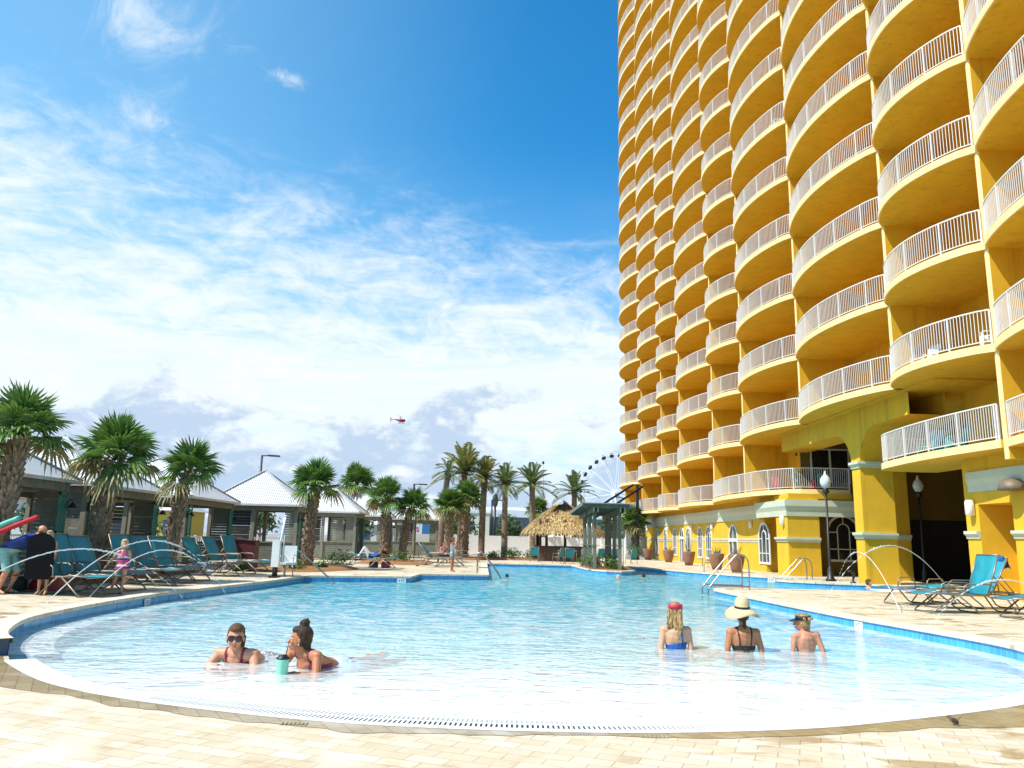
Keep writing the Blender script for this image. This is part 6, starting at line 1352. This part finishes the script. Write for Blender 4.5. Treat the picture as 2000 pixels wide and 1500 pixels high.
    if hair:
        hb = MB(); hair(hb, Pf, R, q, J); hm = remesh(hb, .008, 1); hm.materials.append(hairm); link('hair', hm, t)
    return t, me, Pf, R, q
def cap_hair(hb, Pf, R, q, back=.0, part=True):
    """skull cap of hair that leaves the face free"""
    E = lambda c, r: hb.ellip(Pf(*[a * q for a in c]), [a * q for a in r], R, 14, 10)
    E((-.030, 0, .046), (.096, .086, .090)); E((-.050, 0, .0), (.072, .083, .085)); E((.020, 0, .082), (.070, .068, .045))
    for sg in (-1, 1): E((-.030, .066 * sg, -.005), (.045, .022, .06))
def SCJ(J, k): return {a: V(v) * k for a, v in J.items()}
# --- two women lying in the shallows
def hair_wet(hb, Pf, R, q, J):
    cap_hair(hb, Pf, R, q); cap(hb, Pf(-.07 * q, .02 * q, .0), Pf(-.075 * q, .05 * q, -.15 * q), .058 * q, .035 * q); cap(hb, Pf(-.04 * q, .07 * q, .0), Pf(-.04 * q, .075 * q, -.12 * q), .03 * q, .02 * q)
prone = dict(pel=(-.58, 0, .07), ch=(-.10, 0, .15), nk=(.05, .0, .285), hd=(.085, .0, .415), sL=(.02, .20, .225), sR=(.02, -.20, .225), eL=(.12, .28, .09), eR=(.12, -.28, .09), wL=(.30, .07, .11), wR=(.29, -.03, .12), hL=(.33, -.06, .115), hR=(.33, .08, .125), kL=(-1.0, .14, .02), kR=(-1.0, -.12, .02), aL=(-1.30, .13, .16), aR=(-1.36, -.15, .03), tL=(-1.38, .12, .25), tR=(-1.48, -.17, .02))
t, me, Pf, R, q = person('woman in sunglasses and dark red straps leaning on her forearms in the shallows', (-3.32, 10.74, -.165), -pi / 2 - .16, SCJ(prone, 1.16), SK1, 1.22, .0075, (.42, -.05, -.06), hair_wet, H_BRN, 1.18, hs=1.08)
RED_ = mat('dark_red_swimwear', (.20, .008, .02), .6, .1, 30)
def strap_pred(c, y0, w=.016):
    return abs(abs(c.y) - y0 - (c.z - .2) * .10) < w and c.x > -.14 and c.z > .10 and c.z < .40
shell(me, lambda c: (strap_pred(c, .105) and abs(c.y) < .19) or (-.24 < c.x < .11 and abs(c.y) < .18 and c.z < .17 and c.z > .02), .006, 'swimsuit_top', RED_, t)
shell(me, lambda c: -.88 < c.x < -.54 and c.z > .04, .007, 'swim_bottom', mat('black_white_print', (.8, .8, .8), .6, .1, 38, color2=(.006, .006, .01)), t)
sb = MB()
for sg in (-1, 1):
    c = Pf(.098 * q, .036 * sg * q, .004 * q); sb.ellip(c, (.008 * q, .034 * q, .032 * q), R @ Matrix.Rotation(.25 * sg, 3, 'Z'), 16, 8); cap(sb, Pf(.09 * q, .068 * sg * q, .014 * q), Pf(-.005 * q, .083 * sg * q, .01 * q), .003 * q, .003 * q, 6)
cap(sb, Pf(.108 * q, -.012 * q, .014 * q), Pf(.108 * q, .012 * q, .014 * q), .003 * q, .003 * q, 6); sb.build('sunglasses', mat('dark_lenses', (.03, .012, .02), .12), t)
def hair_bun(hb, Pf, R, q, J):
    cap_hair(hb, Pf, R, q); cap(hb, Pf(-.05 * q, 0, -.02 * q), Pf(-.075 * q, 0, -.07 * q), .07 * q, .04 * q); rng = random.Random(2)
    for k in range(16): d = V((rng.gauss(0, 1), rng.gauss(0, 1), rng.gauss(0, .8))).normalized() * .034 * q; b = Pf(-.025 * q, 0, .158 * q); cap(hb, b + d, b + d * .2, .020 * q, .022 * q, 6)
    cap(hb, Pf(-.02 * q, 0, .10 * q), Pf(-.025 * q, 0, .15 * q), .055 * q, .045 * q)
prone2 = dict(prone); prone2.update(hd=(.085, -.02, .44), sL=(.03, .19, .27), sR=(.0, -.19, .30), eR=(.14, -.26, .10), wR=(.30, -.06, .12), hR=(.38, .0, .12), pel=(-.60, -.02, .07), kL=(-1.05, .1, .03), kR=(-1.05, -.12, .06), aL=(-1.45, .12, .06), aR=(-1.45, -.12, .10), tL=(-1.58, .13, .06), tR=(-1.58, -.13, .09))
t, me, Pf, R, q = person('woman with a high bun seen in profile beside the mint tumbler', (-2.34, 10.36, -.15), -pi / 2 - .55, SCJ(prone2, 1.16), SK2, 1.22, .0075, (-.95, .05, 0), hair_bun, H_DRK, 1.02, hs=1.04)
shell(me, lambda c: (abs(abs(c.y) - .12) < .013 and c.z > .12 and c.x > -.16 and c.z < .42) or (-.28 < c.x < .0 and abs(c.y) < .21 and c.z < .20 and c.z > .03), .006, 'swimsuit_top', mat('plum_swimwear', (.22, .03, .09), .6, .15, 20), t)
shell(me, lambda c: -.92 < c.x < -.54 and c.z > .02, .007, 'swim_bottom', mat('pale_blue_swimwear', (.42, .55, .80), .6, .15, 14), t)
eb = MB(); eb.ellip(Pf(-.002 * q, .088 * q, -.045 * q), (.008, .008, .008)); eb.build('earring', mat('pearl', (.85, .82, .78), .2), t)
t = thing('tumbler', 'mint green insulated tumbler with black lid and maroon straw standing in the shallows', 'tumbler', (-2.52, 9.93, -.07)); mb = MB(); mb.lathe([(.060, 0), (.062, .02), (.078, .225), (.078, .24), (.072, .24)], 24); mb.build('cup', mat('mint_enamel', (.24, .60, .42), .35, .05, 3), t); mb = MB(); mb.lathe([(.079, .238), (.079, .258), (.055, .265), (.05, .285), (.02, .288)], 20); mb.build('lid', BLK, t); mb = MB(); mb.tube([(.02, 0, .2), (.055, .01, .44)], .006, 8); mb.build('straw', mat('maroon_straw', (.12, .01, .02), .4), t)
# --- three seen from behind, sitting in the water
sit = dict(pel=(0, 0, .12), ch=(-.02, 0, .40), nk=(.0, 0, .575), hd=(.02, 0, .715), sL=(-.02, .165, .485), sR=(-.02, -.165, .485), eL=(-.04, .205, .27), eR=(-.04, -.205, .27), wL=(-.07, .205, .05), wR=(-.07, -.205, .05), hL=(-.15, .22, .02), hR=(-.15, -.22, .02), kL=(.42, .12, .12), kR=(.42, -.12, .12), aL=(.82, .13, .04), aR=(.82, -.13, .04), tL=(.88, .14, .12), tR=(.88, -.14, .12))
def hair_long(hb, Pf, R, q, J):
    cap_hair(hb, Pf, R, q)
    rng = random.Random(4)
    for k in range(9):
        y = (-.07 + .0175 * k); o_ = rng.uniform(-.016, .016); y2 = y * 1.1 + o_; cap(hb, Pf(-.085 * q, y * q, .02 * q), Pf((-.100 + rng.uniform(-.02, .015)) * q, y2 * q, -.18 * q), .028 * q, .021 * q, 8); cap(hb, Pf((-.10 + o_) * q, y2 * q, -.18 * q), Pf(-.11 * q, (y2 * .75 - o_) * q, (-.27 - rng.uniform(0, .16)) * q), .021 * q, .006 * q, 8)
b1 = dict(sit); b1.update(hd=(.02, -.01, .725), aR=(.52, -.62, .10), kR=(.36, -.28, .18), tR=(.55, -.74, .16))
t, me, Pf, R, q = person('woman with long wet blond hair and a red visor, back turned, in the water', (2.96, 12.95, -.262), pi / 2 - .05, SCJ(b1, 1.14), SK3, 1.15, .008, (-.28, .0, 0), hair_long, H_BLD, .98, hs=1.08)
shell(me, lambda c: .02 < c.z < .37 + .14 * (-c.y) - .02 and abs(c.y) < .165 and -.18 < c.x < .18, .006, 'swimsuit', mat('blue_swimwear', (.006, .09, .33), .6, .12, 12), t)
shell(me, lambda c: abs(c.y + .10 - (c.z - .3) * .1) < .012 and c.z > .3 and c.z < .64, .006, 'swimsuit_strap', mat('blue_swimwear', (.006, .09, .33)), t)
def visor(par, Pf, R, q, m, ry=.0):
    vb = MB(); n = 24; vs = []; fs = []
    for k in range(n):
        a = 2 * pi * k / n
        for (dz, g) in ((.018, 1.0), (.075, .985)): vs.append(Pf((-.022 + .108 * g * cos(a)) * q, .094 * g * sin(a) * q, (dz + .025) * q))
    for k in range(n): k2 = (k + 1) % n; fs.append((2 * k, 2 * k2, 2 * k2 + 1, 2 * k + 1))
    vb.add(vs, fs, True); pv = []; N = 12
    for k in range(N + 1):
        a = -1.15 + 2.3 * k / N; pv.append(Pf((-.022 + .108 * cos(a)) * q, .094 * sin(a) * q, .045 * q)); pv.append(Pf((-.022 + .108 * cos(a) + .085 * cos(a * .8) ** .6) * q, .098 * sin(a) * 1.02 * q, .018 * q))
    vb.add(pv, [(2 * k, 2 * k + 1, 2 * k + 3, 2 * k + 2) for k in range(N)], True); o = vb.build('visor', m, par); sd = o.modifiers.new('t', 'SOLIDIFY'); sd.thickness = .005; return o
visor(t, Pf, R, q, mat('red_visor', (.50, .012, .06), .6, .1))
def hair_pony(hb, Pf, R, q, J): cap_hair(hb, Pf, R, q); cap(hb, Pf(-.10 * q, 0, .0), Pf(-.125 * q, 0, -.14 * q), .028 * q, .022 * q); cap(hb, Pf(-.125 * q, 0, -.14 * q), Pf(-.11 * q, .005 * q, -.33 * q), .02 * q, .006 * q)
b2 = dict(sit); b2.update(sL=(-.02, .18, .48), sR=(-.02, -.18, .48), eL=(-.05, .235, .27), eR=(-.05, -.235, .27), wL=(-.06, .25, .05), wR=(-.06, -.25, .05))
t, me, Pf, R, q = person('woman in a wide straw hat and black bikini top, back turned, in the water', (4.02, 12.85, -.262), pi / 2, SCJ(b2, 1.14), SK2, 1.15, .008, (0, .12, 0), hair_pony, H_DRK, 1.06)
BK = mat('black_swimwear', (.008, .008, .010), .6, .1)
shell(me, lambda c: (.285 < c.z < .35 and abs(c.y) < .182 and abs(c.x) < .19) or (c.z >= .345 and c.z < .68 and abs(abs(c.y) - .082 - (c.z - .34) * .11) < .0095 and abs(c.x) < .18), .006, 'bikini_top', BK, t)
kb = MB(); cap(kb, (-.155, .005, .315), (-.160, .05, .245), .010, .006, 6); cap(kb, (-.155, -.005, .315), (-.160, -.05, .25), .010, .006, 6); cap(kb, (-.15, .022, .315), (-.155, -.022, .315), .016, .016, 6); kb.build('bikini_tie', BK, t)
hb = MB(); n = 40; vs = []; prof = [(.004, .215), (.055, .212), (.085, .19), (.100, .12), (.106, .055), (.14, .050), (.20, .02), (.243, -.02)]
for (r_, z) in prof:
    for k in range(n):
        a = 2 * pi * k / n; wob = (.035 * sin(2 * a + .6) - .03 * abs(sin(a)) ** 2) * max(0, (r_ - .106) / .137); vs.append(Pf((-.015 + r_ * cos(a)) * q, r_ * sin(a) * .97 * q, (z + .035 + wob) * q))
fs = [(i * n + k, i * n + (k + 1) % n, (i + 1) * n + (k + 1) % n, (i + 1) * n + k) for i in range(len(prof) - 1) for k in range(n)] + [tuple(range(n - 1, -1, -1))]
hb.add(vs, fs, True); o = hb.build('straw_hat', mat('straw_weave', (.60, .46, .26), .85, .15, 60, bump=.4, bscale=180), t); sd = o.modifiers.new('t', 'SOLIDIFY'); sd.thickness = .004
hb = MB(); vs = []
for dz in (.095, .125):
    for k in range(n): a = 2 * pi * k / n; rr = .110 - (dz - .095) * .12; vs.append(Pf((-.015 + rr * cos(a)) * q, rr * sin(a) * .97 * q, dz * q))
hb.add(vs, [(k, (k + 1) % n, n + (k + 1) % n, n + k) for k in range(n)], True); o = hb.build('hat_band', BK, t); sd = o.modifiers.new('t', 'SOLIDIFY'); sd.thickness = .003
def hair_boy(hb, Pf, R, q, J):
    cap_hair(hb, Pf, R, q); cap(hb, Pf(-.06 * q, 0, .0), Pf(-.075 * q, 0, -.11 * q), .06 * q, .035 * q); rng = random.Random(6)
    for k in range(14): a = rng.uniform(0, 6.28); cap(hb, Pf((-.03 + .07 * cos(a)) * q, .065 * sin(a) * q, .08 * q), Pf((-.035 + .115 * cos(a)) * q, .10 * sin(a) * q, .055 * q), .026 * q, .014 * q, 6)
b3 = dict(sit); b3.update(ch=(-.01, 0, .33), nk=(.02, .015, .48), hd=(.03, .03, .605), sL=(-.01, .155, .405), sR=(-.01, -.165, .43), eL=(-.04, .20, .23), eR=(-.07, -.22, .24), wL=(-.06, .215, .04), wR=(-.10, -.24, .05), kL=(.38, .12, .1), kR=(.38, -.1, .1), aL=(.72, .13, .04), aR=(.72, -.12, .04))
t, me, Pf, R, q = person('boy in a black visor turned to the left, bare back, in the water', (5.08, 13.0, -.225), pi / 2, SCJ(b3, 1.1), skin_mat('sunburnt_skin', (.46, .20, .12)), 1.06, .008, (1.15, 0, -.08), hair_boy, H_BLD, .98, False, hs=1.08)
visor(t, Pf, R, q, mat('black_visor', (.01, .01, .012), .6, .1))
shell(me, lambda c: c.z < .17 and c.x < .32, .008, 'swim_shorts', mat('dark_blue_shorts', (.02, .05, .12), .7, .2), t)
# --- on the left deck
def stand(h, **kw):
    s = h / 1.70; J = dict(pel=(0, 0, .92), ch=(0, 0, 1.22), nk=(.0, 0, 1.43), hd=(.02, 0, 1.57), sL=(0, .175, 1.36), sR=(0, -.175, 1.36), eL=(-.02, .24, 1.10), eR=(-.02, -.24, 1.10), wL=(.05, .27, .86), wR=(.05, -.27, .86), hL=(.08, .28, .78), hR=(.08, -.28, .78), nL=(0, 1, .2), nR=(0, -1, .2), kL=(.02, .09, .49), kR=(.02, -.09, .49), aL=(0, .09, .085), aR=(0, -.09, .085), tL=(.13, .11, .03), tR=(.13, -.11, .03)); J.update(kw)
    return {k: V(v) * (s if k[0] != 'n' or k == 'nk' else 1) for k, v in J.items()}, s
def hair_girl(hb, Pf, R, q, J): cap_hair(hb, Pf, R, q); cap(hb, Pf(-.06 * q, .05 * q, 0), Pf(-.05 * q, .07 * q, -.10 * q), .04 * q, .02 * q); cap(hb, Pf(-.06 * q, -.05 * q, 0), Pf(-.05 * q, -.07 * q, -.10 * q), .04 * q, .02 * q)
J, s = stand(1.24, pel=(0, 0, .86), ch=(0, 0, 1.16), nk=(0, 0, 1.37), hd=(.03, 0, 1.545), sL=(0, .155, 1.30), sR=(0, -.155, 1.30), eL=(-.08, .20, 1.05), eR=(-.04, -.34, 1.06), wL=(-.14, .13, .86), wR=(.06, -.48, .82), hR=(.10, -.52, .74), hL=(-.14, .09, .8), kR=(.05, -.15, .46), aR=(-.05, -.27, .085), tR=(.08, -.32, .03), kL=(.04, .09, .47), aL=(.02, .05, .085), tL=(.16, .09, .03))
t, me, Pf, R, q = person('little girl in a striped pink and purple swimsuit walking on the left deck', (-8.65, 18.75, D), -pi / 2 + .25, J, SK3, s, .0085, (.1, -.05, 0), hair_girl, H_LBL, 1.06, False, hs=1.28)
def stripe_mat():
    m = bpy.data.materials.new('striped_swimsuit'); m.use_nodes = True; t = NT(m.node_tree); b = t.n['Principled BSDF']; tc = t.new('ShaderNodeTexCoord'); sp = t.new('ShaderNodeSeparateXYZ', i_0=tc.outputs['Object']); n = t.noise(tc.outputs['Object'], 8, 3)
    f = t.math('FRACT', t.math('MULTIPLY', t.math('ADD', sp.outputs[2], t.math('MULTIPLY', n, .02)), 5.5)); cr = t.new('ShaderNodeValToRGB'); cr.color_ramp.interpolation = 'CONSTANT'; t.put(cr.inputs[0], f); e = cr.color_ramp.elements; e[0].color = (.58, .06, .20, 1); e[1].position = .8; e[1].color = (.60, .10, .28, 1)
    for p, c in ((.28, (.07, .03, .26, 1)), (.50, (.70, .42, .14, 1)), (.70, (.62, .10, .26, 1))): k = e.new(p); k.color = c
    t.put(b.inputs['Base Color'], cr.outputs[0]); b.inputs['Roughness'].default_value = .7; return m
STR = stripe_mat(); shell(me, lambda c: .555 < c.z < .97 - abs(c.y) * .9 + (.06 if abs(abs(c.y) - .075) < .02 else 0) and abs(c.y) < .15 and not (abs(c.y) > .125 and c.z > .74), .008, 'swimsuit', STR, t)
sk = MB(); vs = []; n = 24
for (z, r_) in ((.66, .118), (.60, .145), (.555, .172)):
    for k in range(n): a = 2 * pi * k / n; w = 1 + .07 * sin(a * 7) * (r_ > .13); vs.append((r_ * w * cos(a) * .82, r_ * w * sin(a), z))
sk.add(vs, [(i * n + k, i * n + (k + 1) % n, (i + 1) * n + (k + 1) % n, (i + 1) * n + k) for i in range(2) for k in range(n)], True); o = sk.build('swim_skirt', STR, t); sd = o.modifiers.new('t', 'SOLIDIFY'); sd.thickness = .004
for sg, (x, y) in (('L', (.075, .05)), ('R', (.0, -.215))): mb = MB(); mb.ellip((x, y, .012), (.10, .042, .012)); mb.tube([(x + .03, y - .04, .02), (x + .05, y, .055), (x + .03, y + .04, .02)], .01, 6); mb.build('sandal', mat('red_sandal' if sg == 'L' else 'beige_sandal', (.36, .03, .06) if sg == 'L' else (.5, .4, .3), .6), t)
# bending man with float noodles
J, s = stand(1.78, pel=(-.05, 0, .90), ch=(.30, 0, 1.10), nk=(.52, 0, 1.24), hd=(.64, 0, 1.32), sL=(.42, .20, 1.16), sR=(.42, -.20, 1.16), eL=(.20, .30, 1.00), eR=(.16, -.30, 1.05), wL=(.42, .20, .93), wR=(.40, -.26, 1.16), hL=(.50, .16, .92), hR=(.48, -.22, 1.2), kL=(.12, .11, .48), kR=(.05, -.12, .48), aL=(-.02, .12, .085), aR=(-.06, -.14, .085), tL=(.14, .16, .03), tR=(.10, -.18, .03))
J['nL'] = V((0, 0, 1)); J['nR'] = V((0, 0, 1))
def hair_bald(hb, Pf, R, q, J): E = lambda c, r: hb.ellip(Pf(*[a * q for a in c]), [a * q for a in r], R, 12, 8); E((-.05, 0, .012), (.064, .081, .062))
t, me, Pf, R, q = person('bald man in a blue rash shirt and striped mint shorts stooping over the deck', (-10.83, 18.05, D), -.12, J, SK1, s * 1.02, .010, (-.1, -.5, 0), hair_bald, H_BRN, 1.22, False)
shell(me, lambda c: c.z > .93 and c.x < .53 * s + .04 and not (c.x > .40 and c.z < 1.0) and c.z < 1.5 and c.x < .56, .012, 'rash_shirt', mat('royal_blue_shirt', (.006, .035, .22), .7, .3, 4), t)
shell(me, lambda c: .50 < c.z < .99 and c.x < .22, .018, 'swim_shorts', mat('mint_striped_shorts', (.18, .42, .38), .75, .2, 6, color2=(.30, .52, .46), stretch=(1, 1, 5)), t)
gb = MB(); cap(gb, Pf(.03 * q, .085 * q, .006 * q), Pf(.105 * q, .03 * q, .0), .012 * q, .014 * q, 6); cap(gb, Pf(.03 * q, -.085 * q, .006 * q), Pf(.105 * q, -.03 * q, .0), .012 * q, .014 * q, 6); gb.build('sunglasses', mat('dark_lenses', (.03, .012, .02)), t)
for y in (.14, -.16):
    mb = MB(); mb.ellip((.05 if y > 0 else .01, y, .014), (.14, .05, .014)); mb.tube([(.08, y - .05, .02), (.11, y, .06), (.08, y + .05, .02)], .012, 6); mb.build('sandal', mat('brown_sandal', (.10, .06, .04), .7), t)
for (lb, a, b_, r_, m) in (('red foam pool noodle carried on the stooping man\'s back', at_y(-18, 1046, 17.6), at_y(76, 1010, 17.75), .055, mat('red_foam', (.42, .008, .02), .7, .1)), ('mint foam pool noodle behind the red one on the stooping man\'s back', at_y(-25, 1037, 18.0), at_y(40, 1012, 18.1), .06, mat('mint_foam', (.16, .50, .40), .7, .1))):
    mb = MB(); o0 = a.copy(); mid = (a + b_) / 2 + V((0, 0, .015)); mb.tube([V((0, 0, 0)), mid - o0, (b_ - o0) * .93 + V((0, 0, .015)), b_ - o0], [r_, r_, r_, r_ * .9], 12); o = mb.build('pool_noodle', m, None, o0); tag(o, lb, 'pool noodle', 'foam noodles carried by the man')
J, s = stand(1.40, eL=(.16, .26, 1.12), eR=(.16, -.26, 1.12), wL=(.26, .27, .92), wR=(.26, -.27, .92), hL=(.30, .24, .85), hR=(.30, -.24, .85))
t, me, Pf, R, q = person('child with light hair standing behind a black boogie board', (-10.0, 18.0, D), -pi / 2 + .15, J, SK3, s, .009, (.2, .1, 0), hair_girl, H_LBL, 1.0, False, hs=1.1)
shell(me, lambda c: .45 < c.z < .78, .012, 'swim_shorts', mat('dark_blue_shorts', (.02, .05, .12)), t)
mb = MB(); P = []
for k in range(17): a = pi * k / 16; P.append((.285 * cos(a) * (1 if abs(cos(a)) > .2 else 1), .70 + .30 * sin(a)))
P += [(-.265, .05), (-.22, .0), (.22, .0), (.265, .05)]
n = len(P); vs = [(.0, y, z) for y, z in P] + [(.05, y, z) for y, z in P]; mb.add(vs, [tuple(range(n - 1, -1, -1)), tuple(n + i for i in range(n))] + [(i, (i + 1) % n, n + (i + 1) % n, n + i) for i in range(n)]); o = mb.build('boogie_board', mat('black_board', (.004, .004, .005), .85, .2, spec=.15), None, (-9.98, 17.72, .55)); o.rotation_euler = (0, 0, -pi / 2 + .12); tag(o, 'black boogie board held upright in front of the child', 'boogie board')
# woman at the far deck corner
J, s = stand(1.48, eL=(.16, .22, 1.10), eR=(.16, -.22, 1.10), wL=(.20, .08, 1.36), wR=(.20, -.08, 1.38), hL=(.16, .05, 1.46), hR=(.16, -.05, 1.48))
def hair_mid(hb, Pf, R, q, J): cap_hair(hb, Pf, R, q); cap(hb, Pf(-.07 * q, 0, 0), Pf(-.08 * q, 0, -.20 * q), .065 * q, .04 * q)
t, me, Pf, R, q = person('woman in pale blue top and denim shorts standing on the far deck, hands at face', (-1.80, 34.65, D), -.3, J, SK2, s, .011, (0, 0, 0), hair_mid, H_BRN, .95)
shell(me, lambda c: .86 < c.z < 1.17 and abs(c.y) < .19 and c.x < .14, .010, 'top', mat('pale_blue_cotton', (.30, .48, .62), .8, .1), t); shell(me, lambda c: .64 < c.z <= .87 and abs(c.y) < .2, .014, 'shorts', mat('denim_shorts', (.22, .36, .46), .85, .2), t)
# person lying on the lounger, knees raised
L = dict(pel=(.10, 0, .10), ch=(-.22, 0, .18), nk=(-.42, 0, .28), hd=(-.54, 0, .36), sL=(-.36, .18, .22), sR=(-.36, -.18, .22), eL=(-.16, .28, .10), eR=(-.16, -.28, .10), wL=(.04, .22, .12), wR=(.04, -.22, .12), kL=(.38, .12, .46), kR=(.36, -.12, .42), aL=(.62, .12, .08), aR=(.70, -.12, .08), tL=(.76, .14, .10), tR=(.82, -.14, .10))
L = {k: V((-v[0], -v[1], v[2])) for k, v in L.items()}
t, me, Pf, R, q = person('person in white and blue lying on a lounger, knees drawn up', (-5.65, 37.2, D + .43), 0, L, SK4, 1.0, .012, (0, 1.2, 0), hair_mid, H_DRK, 1.15)
shell(me, lambda c: c.x > -.12 and c.x < .36 and c.z > .0 and False, .01, 'shirt', WH, t); shell(me, lambda c: c.x < -.16 or (c.z > .2 and c.x < .05), .014, 'white_trousers', mat('white_cotton', (.70, .70, .74), .85, .1), t); shell(me, lambda c: -.16 <= c.x < .30 and c.z < .35, .012, 'blue_top', mat('blue_cotton', (.02, .10, .28), .85, .2), t)
# seated person in pink near the last cabana
S2 = dict(sit); S2.update(wL=(.2, .2, .3), wR=(.2, -.2, .3), eL=(.0, .25, .3), eR=(.0, -.25, .3), kL=(.40, .12, .16), kR=(.40, -.12, .16), aL=(.45, .12, -.26), aR=(.45, -.12, -.26), tL=(.58, .12, -.33), tR=(.58, -.12, -.33)); del S2['hL'], S2['hR']
t, me, Pf, R, q = person('person in a pink top sitting beside the last cabana', (-2.95, 46, D + .37), -.6, S2, SK1, .95, .014, (0, 0, 0), hair_mid, H_DRK, 1.0); shell(me, lambda c: .12 < c.z < .56 and abs(c.y) < .22, .012, 'pink_top', mat('pink_cotton', (.55, .22, .25), .85), t); shell(me, lambda c: c.z <= .14 and c.x > -.2 and c.z > -.05, .014, 'dark_shorts', BK, t)
mb = MB(); mb.box((-.3, -.3, .30), (.3, .3, .36)); mb.v = mb.v; o = thing('bench', 'low dark stool under the person in pink', 'stool', (-2.95, 46, D)); mb.build('seat', mat('dark_pole', (.06, .038, .022)), o); mb = MB()
for x in (-.25, .25):
    for y in (-.25, .25): mb.box((x - .03, y - .03, 0), (x + .03, y + .03, .30))
mb.build('legs', mat('dark_pole', (.06, .038, .022)), o)
# man in the channel
M_ = dict(pel=(0, 0, -.5), ch=(0, 0, -.12), nk=(0, 0, .10), hd=(.02, 0, .235), sL=(0, .20, .03), sR=(0, -.20, .03), eL=(.18, .28, -.16), eR=(.18, -.28, -.16), wL=(.42, .20, -.06), wR=(.42, -.2, -.08), hL=(.5, .18, -.04), hR=(.5, -.18, -.06))
def hair_short(hb, Pf, R, q, J): cap_hair(hb, Pf, R, q); hb.ellip(Pf(.06 * q, 0, -.085 * q), (.03 * q, .045 * q, .028 * q), R)
t, me, Pf, R, q = person('bearded man with bare shoulders standing in the channel by the tall pier', (14.05, 29.6, .14), -.2, M_, SK3, 1.0, .010, (-.1, 0, 0), hair_short, H_BRN, 1.05, False)
t = thing('pool_float', 'white and blue inflatable mat beside the bearded man', 'pool float', (14.7, 29.2, .02)); mb = MB()
for k in range(6): mb.tube([(-.75, -.35 + .14 * k, .05), (.75, -.35 + .14 * k, .05)], .075, 8)
mb.build('mat', mat('white_vinyl_float', (.78, .80, .84), .3), t); mb = MB(); mb.tube([(-.75, -.44, .05), (-.8, 0, .05), (-.75, .42, .05)], .07, 8); mb.build('pillow', mat('blue_vinyl_float', (.05, .22, .5), .3), t)
# swimmers, only heads above the water
W_ = dict(pel=(0, 0, -.75), ch=(0, 0, -.38), nk=(0, 0, -.16), hd=(.02, 0, -.02), sL=(0, .18, -.22), sR=(0, -.18, -.22), eL=(.1, .3, -.42), eR=(.1, -.3, -.42), wL=(.3, .3, -.3), wR=(.3, -.3, -.3), hL=(.36, .3, -.28), hR=(.36, -.3, -.28))
for (x, y, sk_, hm, lb, yaw) in ((.62, 35.6, SK4, H_DRK, 'swimmer with dark wet hair near the white steps, only the head above water', pi / 2), (5.75, 36.5, SK3, H_LBL, 'swimmer with light hair in front of the pergola island', -1.2), (7.3, 38.6, SK4, H_DRK, 'dark-haired swimmer at the right end of the pergola island', 2.4)):
    person(lb, (x, y, .02 if x < 5 else .06), yaw, W_, sk_, 1.0, .013, (0, 0, 0), hair_mid, hm, 1.0, False, hands=True)
for o in list(bpy.data.objects):
    if o.type == 'MESH' and o.name.startswith('tmp'): bpy.data.objects.remove(o)
